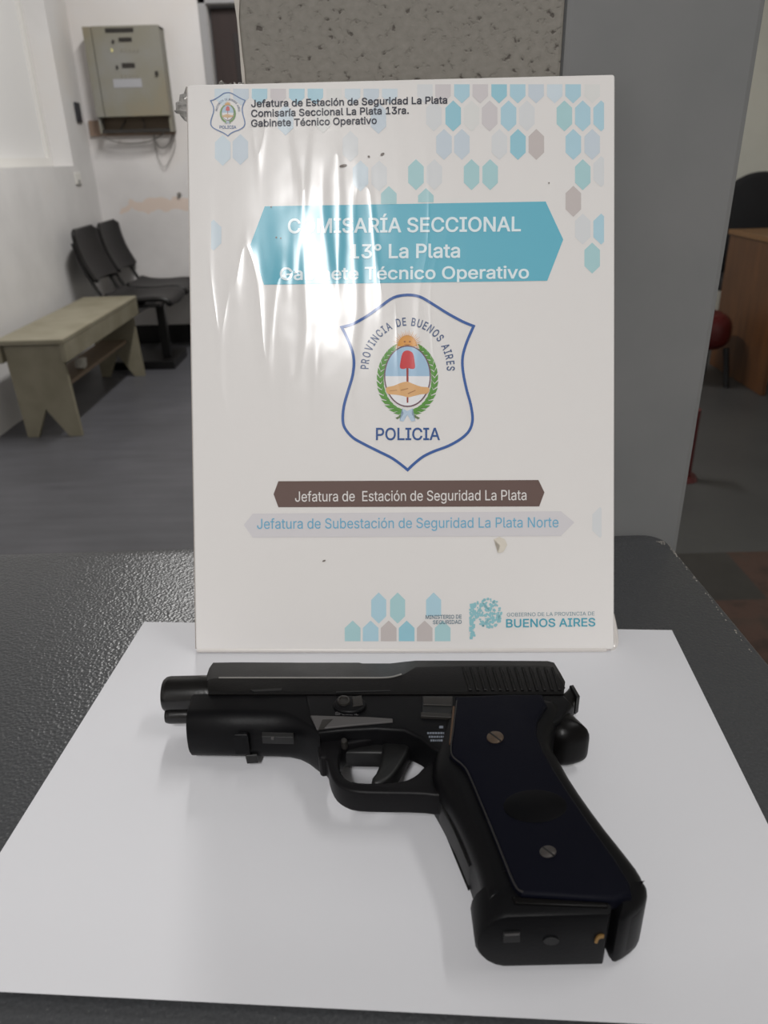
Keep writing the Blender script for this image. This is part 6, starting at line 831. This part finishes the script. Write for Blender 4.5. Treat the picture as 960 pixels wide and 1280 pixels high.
# grip
GRIP = [(545, 940, 22), (540, 970, 18), (541, 995, 14), (547, 1010, 12), (558, 1032, 11), (571, 1058, 11), (586, 1096, 10), (597, 1126, 11), (603, 1148, 14), (606, 1158, 16), (760, 1150, 16), (764, 1190, 6.5), (780, 1190, 6.5), (796, 1174, 9), (804, 1149, 14), (805.5, 1126, 18), (800, 1103, 20), (781, 1075, 21), (750, 1036, 21), (717, 989, 21), (700, 962, 20), (690, 945, 20), (690, 925, 22), (706, 890, 24), (690, 870, 25), (560, 870, 25)]
slab('grip_frame', GRIP, 1.2, 27.5, 6.5, G_frame, 1, rb=5, seg=6)
slab('beavertail', [(664, 880, 24), (684, 868, 25), (704, 876, 24), (720, 889, 23), (732, 908, 20), (737, 926, 15), (733, 942, 10), (722, 953, 7), (706, 956, 7), (690, 951, 8), (678, 926, 14), (668, 900, 20)], 3.5, 24.8, 8, G_slide, 1, rb=5, seg=6)
panel = slab('grip_panel', [(569, 871, 29), (630, 868, 29), (678, 868, 29), (684, 882, 29), (672, 900, 29), (671, 918, 29), (680, 940, 29), (692, 962, 28.5), (708, 989, 28), (740, 1036, 28), (770, 1078, 28), (787, 1106, 28), (790, 1122, 28), (768, 1126, 29), (652, 1118, 29), (641, 1106, 29), (620, 1053, 29), (601, 1006, 29), (583, 964, 29), (575, 954, 29), (562, 944, 29), (566, 910, 29)], 24, 29.6, 1.6, G_navy, 0)
bm = bmesh.new(); lp = smooth_path([gp(*q) for q in ((571, 876, 29.3), (567, 910, 29.3), (564, 941, 29.3), (577, 955, 29.3), (585, 966, 29.3), (603, 1008, 29.3), (622, 1054, 29.3), (643, 1105, 29.3), (654, 1115, 29.3))]); tube(bm, lp, .00035, 6)
link('panel_rim', bm, mat('worn_panel_rim', (28, 26, 26), .4), panel, True)
bm = bmesh.new(); tube(bm, smooth_path([gp(*q) for q in ((567.5, 884, 28.4), (565.5, 905, 28.4), (563, 930, 28.4))]), .0006, 6)
link('wear_line', bm, mat('brown_wear', (74, 54, 38), .6), panel, True)
el = lambda cx, cy, rx, ry, z, n=28: [(cx + rx * math.cos(i * 2 * math.pi / n), cy + ry * math.sin(i * 2 * math.pi / n), z) for i in range(n)]
bm = bmesh.new(); o = gout(el(669, 1007, 40, 20.5, 30)); loft(bm, o, [(0, .0290), (0, .0297), (.0007, .02995)])
link('thumb_oval', bm, mat('oval_black', (4, 4, 6), .5, spec=.1), panel, True, 50)
for sx_, sy_ in ((619, 921), (685, 1064)):
    bm = bmesh.new(); loft(bm, gout(el(sx_, sy_, 10.5, 7.5, 30, 20)), [(0, .0290), (0, .0299), (.0005, .0302)])
    sc = link('screw', bm, G_screw, panel, True, 40)
    bm = bmesh.new(); loft(bm, gout([(sx_ - 8, sy_ - 5, 30.2), (sx_ - 6, sy_ - 6, 30.2), (sx_ + 8, sy_ + 4.5, 30.2), (sx_ + 6, sy_ + 5.5, 30.2)]), [(0, .0298), (.0001, .03035)]); link('screw_slot', bm, G_dark, sc)
    if sy_ > 1000: sc.data.materials[0] = mat('dull_screw', (66, 62, 60), .45, .4)
# front strap rib
slab('front_strap', [(547, 1008, 12), (552, 1006, 14), (566, 1034, 14), (582, 1072, 14), (588, 1096, 12), (585, 1096, 11), (570, 1062, 10), (553, 1030, 10)], 6, 18, 1.4, G_dark, 0)
# magazine floor plate: rounded block seen end on
ya = gp(690, 1207, 3).y
xz0, xz1 = gp(592, 1165, 15).x, gp(758, 1165, 15).x
bm = bmesh.new(); zb, zt = 1.8 * MM, 27.4 * MM; rl = (zt - zb) / 2
o = [(xz1, zb), (xz1, zt)]
o += [(xz0 + rl * .9 - rl * .9 * math.cos(math.radians(a)), (zb + zt) / 2 + rl * math.sin(math.radians(a))) for a in range(80, -81, -16)]
loft(bm, o, [(.0022, 0), (.0008, .0004), (0, .0016), (0, .0125)], lambda x, z, y: (x, ya + y, z))
fp = link('magazine_base', bm, G_frame, gun, True, 40)
def on_base(px, py):
    d = ray(px, py); t = (ya - .0002 + gun_loc.y) / d.y; q = CAM + d * t - gun_loc; return q.x, q.z
def base_mark(name, pts, m_, h=.0004):
    bm = bmesh.new(); loft(bm, [on_base(*p) for p in pts], [(0, .0006), (0, -h)], lambda x, z, y: (x, ya + y, z)); return link(name, bm, m_, fp)
base_mark('base_catch', [(629, 1165), (650, 1164), (650, 1177), (629, 1178)], G_dark)
base_mark('silver_scratch', [(631, 1166.5), (649, 1165.5), (649, 1167.8), (631, 1168.8)], G_facet, .0006)
base_mark('base_hole', [(689 + 10 * math.cos(t), 1176 + 5 * math.sin(t)) for t in [i * .524 for i in range(12)]], G_dark)
arc_ = [(752 + 9 * math.cos(math.radians(a)), 1178 - 10 * math.sin(math.radians(a))) for a in range(70, 181, 18)]
arc_ += [(752 + 5.5 * math.cos(math.radians(a)), 1178 - 6.5 * math.sin(math.radians(a))) for a in range(180, 69, -18)]
base_mark('brass_arc', arc_, G_brass, .0006)
# heel of the grip beside the floor plate
slab('grip_heel', [(763, 1120, 26), (763, 1200, 3.5), (772, 1202, 3.5), (795, 1180, 6), (804, 1152, 12), (806, 1126, 18), (796, 1108, 20)], 1.0, 27.8, 5, G_frame, 1, rb=3)
slab('panel_ledge', [(640, 1121, 28), (760, 1128, 28), (760, 1134, 28), (644, 1129, 28)], 24, 28.2, .5, G_slide, 0)

# controls
lev = slab('takedown_lever', el(437, 878, 21, 10.5, 28), 25, 27.6, 1.2, G_frame, 0)
bm = bmesh.new(); loft(bm, gout(el(429.5, 874.5, 8.5, 6, 28.6, 18)), [(0, .0270), (.0002, .0285), (.001, .0288), (.0013, .0282)]); link('lever_pin', bm, G_lever, lev, True, 40)
slab('lever_tab', [(440, 870, 28.4), (452, 868, 28.4), (454, 880, 28.4), (441, 882, 28.4)], 26, 28.2, .5, G_lever, 0, lev)
sp_ = slab('slide_stop', [(528, 869, 27), (566, 869, 27), (566, 893, 27), (528, 891, 27)], 25, 26.6, .3, G_dark, 0)
slab('stop_plate', [(529, 870, 27.5), (565, 870, 27.5), (565, 881, 27.5), (529, 880, 27.5)], 26, 27.3, .4, G_lever, 0, sp_)
slab('stop_thumbpiece', [(526, 889, 27.5), (566, 891, 27.5), (566, 896, 27.5), (526, 894, 27.5)], 25.5, 27.2, .4, G_lever, 0, sp_)
hm = slab('hammer', [(698, 868, 22), (708, 860, 22), (712, 855, 22), (719, 857, 22), (722, 868, 22), (718, 875, 22), (718, 884, 20), (708, 890, 20), (698, 885, 20)], 11, 21, 1.6, G_slide, 1)
slab('hammer_spur', [(712, 856, 22), (717, 855, 22), (725, 869, 22), (721, 872, 22)], 12, 22, .8, G_dark, 0, hm)
slab('accessory_slot', [(328, 919, 20), (367, 920, 20), (367, 926, 20), (328, 925, 20)], 18, 21.9, .3, G_dark, 0)
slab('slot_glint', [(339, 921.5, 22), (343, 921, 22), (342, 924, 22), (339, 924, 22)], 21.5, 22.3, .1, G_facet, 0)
slab('lug', [(297, 912, 21), (310, 913, 21), (312, 938, 12), (294, 938, 12)], 9, 20.5, 1.2, G_frame, 0)
slab('catch_tab', [(306, 938, 8), (323, 938, 8), (322, 948, 6), (308, 949, 6)], 3, 8, .8, G_dark, 0)
# markings
def gun_text(bm, txt, a, b, cap, z):
    vs, fs = glyphs(txt, .01); x0 = min(q[0] for q in vs); x1_ = max(q[0] for q in vs)
    A_, B_, C_ = gp(*a, z), gp(*b, z), gp(a[0], a[1] - cap, z)
    U = (B_ - A_) / (x1_ - x0); V_ = (C_ - A_) / CAPH
    q = [bm.verts.new(A_ + U * (x - x0) + V_ * y) for x, y in vs]
    for f in fs: bm.faces.new([q[i] for i in f])
bm = bmesh.new(); gun_text(bm, 'SPECIAL', (419, 893.6), (448, 893.8), 3.6, 25.95)
link('engraved_word', bm, mat('faint_marking', (92, 90, 92), .7), gun)
bm = bmesh.new(); rnd = random.Random(5)
for r_, (xa, xb) in enumerate(((534, 554), (536, 556), (538, 553))):
    x = xa; y = 916 + r_ * 4.6
    while x < xb:
        wd_ = rnd.uniform(1.2, 3); o = gout([(x, y - 1.2, 26), (x + wd_, y - 1.2, 26), (x + wd_, y + 1.2, 26), (x, y + 1.2, 26)]); loft(bm, o, [(0, .0257), (0, .02588)]); x += wd_ + .7
for q in ([(560.5, 912, 26), (561.6, 912, 26), (561.6, 926, 26), (560.5, 926, 26)], [(555, 925.4, 26), (561.6, 925.4, 26), (561.6, 926.6, 26), (555, 926.6, 26)], [(549, 907, 26), (554, 907, 26), (554, 910, 26), (549, 910, 26)]):
    loft(bm, gout(q), [(0, .0257), (0, .02588)])
link('safety_markings', bm, mat('dim_white_paint', (104, 110, 120), .7), gun)

# ------------------------------------------------------------------ bench by the left wall
M_bench = mat('cream_bench_paint', (166, 158, 132), .55); k = N(M_bench)
k.l(k.ramp(k.noise(k.coord('Object'), 7, 4), [(.3, (122, 116, 97)), (.7, (140, 134, 116))]), k.b.inputs['Base Color'])
M_shelf = mat('brownish_bench_shelf', (140, 122, 104), .6)
bench = thing('bench', (-1.65, 4.16, 0), 'cream painted wooden bench along the white left wall', 'bench')
bx0, bx1, by0, by1, bh = -.175, .155, -.60, .62, .492
link('seat_board', BX(bx0, bx1, by0, by1, bh - .024, bh, bev=.004), M_bench, bench)
link('apron', BX(bx1 - .024, bx1 - .001, by0 + .004, by1 - .004, bh - .11, bh - .0245, bev=.002), M_bench, bench)
link('apron', BX(bx0 + .001, bx0 + .024, by0 + .004, by1 - .004, bh - .11, bh - .0245, bev=.002), M_bench, bench)
for y in (by0 + .03, by1 - .055):
    o = [(bx0 + .027, bh - .0245), (bx1 - .027, bh - .0245), (bx1 - .027, bh - .11), (bx1 - .012, .001), (bx1 - .075, .001), (-.01, .145), (-.075, .001), (bx0 + .045, .001), (bx0 + .03, bh - .11)]
    link('end_panel', loft(bmesh.new(), o, [(0, 0), (0, .025)], lambda x, z, d, y=y: (x, y + d, z)), M_bench, bench)
link('lower_shelf', BX(-.09, .065, by0 + .056, by1 - .056, .215, .235, bev=.002), M_shelf, bench)
rnd = random.Random(11); bm = bmesh.new(); bmesh.ops.create_icosphere(bm, subdivisions=2, radius=.033)
for q in bm.verts: q.co *= rnd.uniform(.7, 1.15); q.co.y *= 1.5
cp = link('crumpled_paper', bm, mat('crumpled_white_paper', (198, 194, 186), .7)); cp.location = (-1.615, 4.02, .2655)
zmin = min(q.co.z for q in cp.data.vertices); cp.location.z = .2352 - zmin
tag(cp, 'small crumpled white paper on the lower shelf of the bench', 'paper')

# ------------------------------------------------------------------ row of black waiting seats
M_seat = mat('black_seat_shell', (21, 19, 19), .45, spec=.35); M_tube = mat('black_steel_tube', (14, 13, 13), .35)
seats = thing('waiting_seats', (-1.55, 5.225, 0), 'pair of black plastic waiting seats joined on one frame', 'chair')
def shell(name, prof, y0, y1, th, corner, curve):
    """curved seat panel: profile in x-z swept along y with rounded corners"""
    bm = bmesh.new(); n, mq = 14, len(prof); top = []; 
    for j, (x, z) in enumerate(prof):
        t = j / (mq - 1); edge = min(t, 1 - t); ins = corner * max(0, 1 - edge / .12) ** 2
        r_ = []
        for i in range(n + 1):
            s_ = i / n; y = y0 + ins + (y1 - y0 - 2 * ins) * s_
            d = curve * (2 * s_ - 1) ** 2
            r_.append(bm.verts.new((x + (d if curve_axis == 'x' else 0), y, z + (d if curve_axis == 'z' else 0))))
        top.append(r_)
    for a, b in zip(top, top[1:]):
        for i in range(n): bm.faces.new((a[i], a[i + 1], b[i + 1], b[i]))
    bmesh.ops.recalc_face_normals(bm, faces=bm.faces)
    o = link(name, bm, M_seat, seats, True, 60)
    so = o.modifiers.new('thickness', 'SOLIDIFY'); so.thickness = th; so.offset = 0
    return o
for cy in (-.215, .245):
    curve_axis = 'x'
    bp = smooth_path([(-.305, 0, .875), (-.300, 0, .80), (-.275, 0, .70), (-.235, 0, .61), (-.215, 0, .575)], 8)
    shell('backrest', [(q.x, q.z) for q in bp], cy - .205, cy + .205, .022, .045, .03)
    curve_axis = 'z'
    spth = smooth_path([(-.165, 0, .475), (-.10, 0, .452), (.02, 0, .445), (.16, 0, .452), (.225, 0, .438), (.243, 0, .405)], 8)
    shell('seat', [(q.x, q.z) for q in spth], cy - .20, cy + .20, .03, .04, .012)
    for s_ in (-1, 1):
        bm = tube(bmesh.new(), smooth_path([(-.300, cy + s_ * .17, .80), (-.265, cy + s_ * .17, .66), (-.20, cy + s_ * .17, .52), (-.15, cy + s_ * .17, .445), (-.05, cy + s_ * .17, .42), (.18, cy + s_ * .17, .42)]), .012, 8)
        link('side_tube', bm, M_tube, seats, True)
link('beam', BX(-.03, .03, -.37, .46, .365, .41, bev=.004), M_tube, seats)
link('leg', BX(.10, .155, -.24, -.19, .055, .40, bev=.004), M_tube, seats)
link('foot', BX(-.22, .20, -.345, .02, .001, .055, bev=.006), M_tube, seats)
# ------------------------------------------------------------------ meter box on the back wall
M_mbox = mat('grey_meter_box', (146, 143, 130), .5); k = N(M_mbox)
k.l(k.ramp(k.noise(k.coord('Object'), 3.5, 4), [(.3, (134, 133, 128)), (.55, (130, 126, 112)), (.75, (136, 124, 100))]), k.b.inputs['Base Color'])
M_mboxdoor = M_mbox; M_slot = mat('dark_meter_slot', (40, 36, 32), .4); M_rust = mat('brown_inside', (96, 82, 66), .7)
fy = 5.575
mb = thing('meter_box', (-1.60, YB, 1.45), 'grey electric meter box hanging high on the back wall', 'meter box')
ml = lambda p: Vector(p) - Vector((-1.60, YB, 1.45))
tl, trr, br, bl = [ml(on_y(*q, fy)) for q in ((104, 33), (199, 33), (209, 144), (120, 146))]
x0, x1_, zb_, zt_ = min(tl.x, bl.x) + .01, max(trr.x, br.x) - .005, (br.z + bl.z) / 2, (tl.z + trr.z) / 2
bm = bmesh.new(); t_ = .012
zc_ = ml(on_y(165, 166, 5.64)).z
box(bm, x0, x0 + t_, -.118, -.002, zc_, zt_); box(bm, x1_ - t_, x1_, -.118, -.002, zc_, zt_); box(bm, x0, x1_, -.118, -.002, zt_ - t_, zt_); box(bm, x0, x1_, -.03, -.024, zc_, zt_)
link('cabinet', bm, M_mbox, mb)
link('inner_plate', BX(x0 + t_ + .001, x1_ - t_ - .001, -.05, -.031, zc_ + .004, zb_ + .05), M_rust, mb)
link('bottom_rail', BX(x0 + t_ + .001, x1_ - t_ - .001, -.11, -.09, zc_, zc_ + .02), M_slot, mb)
for q0, q1 in (((150, 163), (157, 150)), ((180, 164), (178, 148)), ((190, 164), (200, 162))):
    link('wire', tube(bmesh.new(), smooth_path([ml(on_y(*q0, 5.62)), (ml(on_y(*q0, 5.61)) + ml(on_y(*q1, 5.61))) / 2 + Vector((.01, 0, .01)), ml(on_y(*q1, 5.62))]), .005, 6), M_slot, mb, True)
dr = link('door', BX(x0 + .055, x1_ + .004, -.142, -.12, zb_ - .004, zt_ + .003, bev=.004), M_mbox, mb)
link('hinge_strip', BX(x0 - .004, x0 + .05, -.134, -.119, zb_ - .004, zt_ + .003, bev=.003), M_mbox, mb)
def mpl(name, px0, py0, px1, py1, m_, d=.004):
    a, b = ml(on_y(px0, py0, YB - .142)), ml(on_y(px1, py1, YB - .142))
    return link(name, BX(min(a.x, b.x), max(a.x, b.x), -.142 - d, -.141, min(a.z, b.z), max(a.z, b.z), bev=.001), m_, dr)
mpl('vent_slot', 131, 35.5, 167, 40, M_slot); mpl('meter_window', 148, 47, 165, 52, M_slot); mpl('meter_window', 152, 79, 169, 84.5, M_slot)
mpl('knob', 140, 50, 143, 54, M_slot, .01); mpl('knob', 145, 82, 148, 86, M_slot, .01); mpl('latch', 194, 89, 198, 94.5, M_slot, .012)
mpl('indicator', 138.5, 61, 141.5, 65, mat('yellow_indicator', (222, 214, 150), .4), .004); mpl('label_plate', 141, 99, 178, 109, mat('pale_label', (160, 160, 164), .5), .002)
for py in (60, 93):
    for i in range(5): mpl('breaker', 150 + 5 * i, py, 153 + 5 * i, py + 5, mat('breaker_grey', (132, 128, 116), .5), .003)
for pts, r_ in (([(126, 168, 5.60), (140, 176, 5.62), (160, 179.5, 5.63), (185, 177, 5.63), (200, 170, 5.62), (207, 163, 5.6)], .004), ([(192, 168, 5.66), (196, 180, 5.66), (203, 185, 5.66), (211, 180, 5.66), (216, 168, 5.66)], .003), ([(192, 170, 5.68), (196, 192, 5.68), (205, 209, 5.68), (214, 196, 5.68), (219, 180, 5.68), (217, 168, 5.68)], .0022)):
    link('cable', tube(bmesh.new(), smooth_path([ml(on_y(*q)) for q in pts]), r_, 6), mat('grey_cable', (104, 100, 96), .6), mb, True)
a, b = on_y(111, 151, YB), on_y(220, 168, YB)
bm = BX(a.x, b.x, YB - .022, YB - .002, b.z, a.z, bev=.003)
bt = link('mounting_batten', bm, mat('brown_wood_batten', (150, 128, 112), .65), mb); bt.matrix_parent_inverse = Matrix.Translation((1.60, -YB, -1.45))
# small things on the walls
q = on_x(96.5, 141, XL)
tag(link('wall_plate', BX(XL + .001, XL + .012, q.y - .045, q.y + .045, q.z - .055, q.z + .06, bev=.003), mat('dark_plate', (52, 52, 58), .5)), 'narrow dark plate on the left wall beside the meter box', 'plate')
q = on_x(96.5, 224, XL)
sw = thing('wall_socket', (XL + .001, q.y, q.z), 'small white socket on the left wall above the black seats', 'socket')
link('cover', BX(0, .010, -.05, .05, -.03, .04, bev=.003), mat('socket_white', (222, 220, 214), .4), sw)
link('outlet', BX(.0101, .013, -.018, .018, -.028, -.004, bev=.001), mat('socket_grey', (150, 148, 146), .4), sw)
q = on_y(224, 243, YB)
bm = bmesh.new(); bmesh.ops.create_cone(bm, cap_ends=True, segments=12, radius1=.016, radius2=.011, depth=.02, matrix=Matrix.Translation((q.x, YB - .011, q.z)) @ Matrix.Rotation(math.pi / 2, 4, 'X'))
tag(link('wall_hook', bm, mat('grey_knob', (126, 122, 118), .5)), 'small round grey hook on the back wall right of the black seats', 'hook')

# ------------------------------------------------------------------ office side: desk, chairs
M_desk = mat('brown_wood_desk', (112, 76, 44), .5); k = N(M_desk)
k.l(k.ramp(k.noise(k.coord('Object', (8, 8, 1)), 3, 5), [(.3, (74, 45, 22)), (.7, (96, 60, 30))]), k.b.inputs['Base Color'])
M_deskt = mat('light_wood_edge', (112, 78, 42), .45)
desk = thing('desk', (2.09, 3.96, 0), 'brown wooden desk at the right edge beyond the grey pillar', 'desk')
link('side_panel', BX(-.012, .012, .0, .70, .001, .772, bev=.002), M_desk, desk)
link('side_panel', BX(.70, .724, .0, .70, .001, .772, bev=.002), M_desk, desk)
link('modesty_panel', BX(.013, .699, .66, .68, .2, .771, bev=.002), M_desk, desk)
link('desktop', BX(-.022, .74, -.012, .712, .773, .80, bev=.003), M_deskt, desk)
M_jkt = mat('black_fabric', (20, 20, 24), .8); M_blk = mat('black_chair_plastic', (18, 18, 19), .45)
ch = thing('office_chair', (2.44, 5.26, 0), 'black high-backed office chair behind the wooden desk', 'chair')
o = chaikin([(-.31, .45), (.30, .45), (.34, .62), (.34, .92), (.24, 1.06), (.04, 1.10), (-.12, 1.05), (-.26, .90), (-.34, .64)], 2)
link('backrest', loft(bmesh.new(), o, [(.03, -.05), (.008, -.035), (0, 0), (.008, .035), (.03, .05)], lambda x, z, y: (x, y, z)), M_jkt, ch, True, 60)
link('seat', loft(bmesh.new(), chaikin([(-.27, -.02), (.27, -.02), (.27, -.48), (-.27, -.48)], 2), round_profile(.40, .48, .025)), M_jkt, ch, True, 50)
link('post', tube(bmesh.new(), [(0, -.25, .08), (0, -.25, .40)], .025, 12), M_blk, ch, True)
link('back_bracket', BX(-.03, .03, -.05, -.02, .44, .60, bev=.005), M_blk, ch)
for i in range(5):
    a = i * 2 * math.pi / 5 + .3; d = Vector((math.cos(a), math.sin(a), 0))
    link('base_arm', tube(bmesh.new(), [Vector((0, -.25, .10)), Vector((0, -.25, .10)) + d * .26 + Vector((0, 0, -.035))], [.022, .014], 8), M_blk, ch, True)
    bm = bmesh.new(); bmesh.ops.create_uvsphere(bm, u_segments=12, v_segments=8, radius=.026, matrix=Matrix.Translation(Vector((0, -.25, .0265)) + d * .265)); link('caster', bm, M_blk, ch, True)
M_red = mat('dark_red_plastic', (76, 17, 19), .4)
rc = thing('red_stool', (1.84, 4.30, 0), 'dark red stool half hidden between the grey pillar and the desk', 'stool')
link('seat', loft(bmesh.new(), chaikin([(-.2, -.2), (.14, -.2), (.14, .2), (-.2, .2)], 2), round_profile(.21, .40, .07)), M_red, rc, True, 50)
for sx_ in (-.165, .125):
    for sy_ in (-.165, .165): link('leg', tube(bmesh.new(), [(sx_ * .8, sy_ * .8, .22), (sx_ * 1.0, sy_ * 1.0, .001)], [.018, .014], 8), M_blk, rc, True)
q = on_z(862, 598, 0)
ps = thing('red_post', (q.x - .03, q.y, 0), 'thin dark red post standing right behind the grey pillar edge', 'post')
link('shaft', tube(bmesh.new(), [(0, 0, .02), (0, 0, .30)], .03, 12), M_red, ps, True)
link('foot', tube(bmesh.new(), [(0, 0, .0005), (0, 0, .02)], [.06, .05], 16), M_red, ps, True)
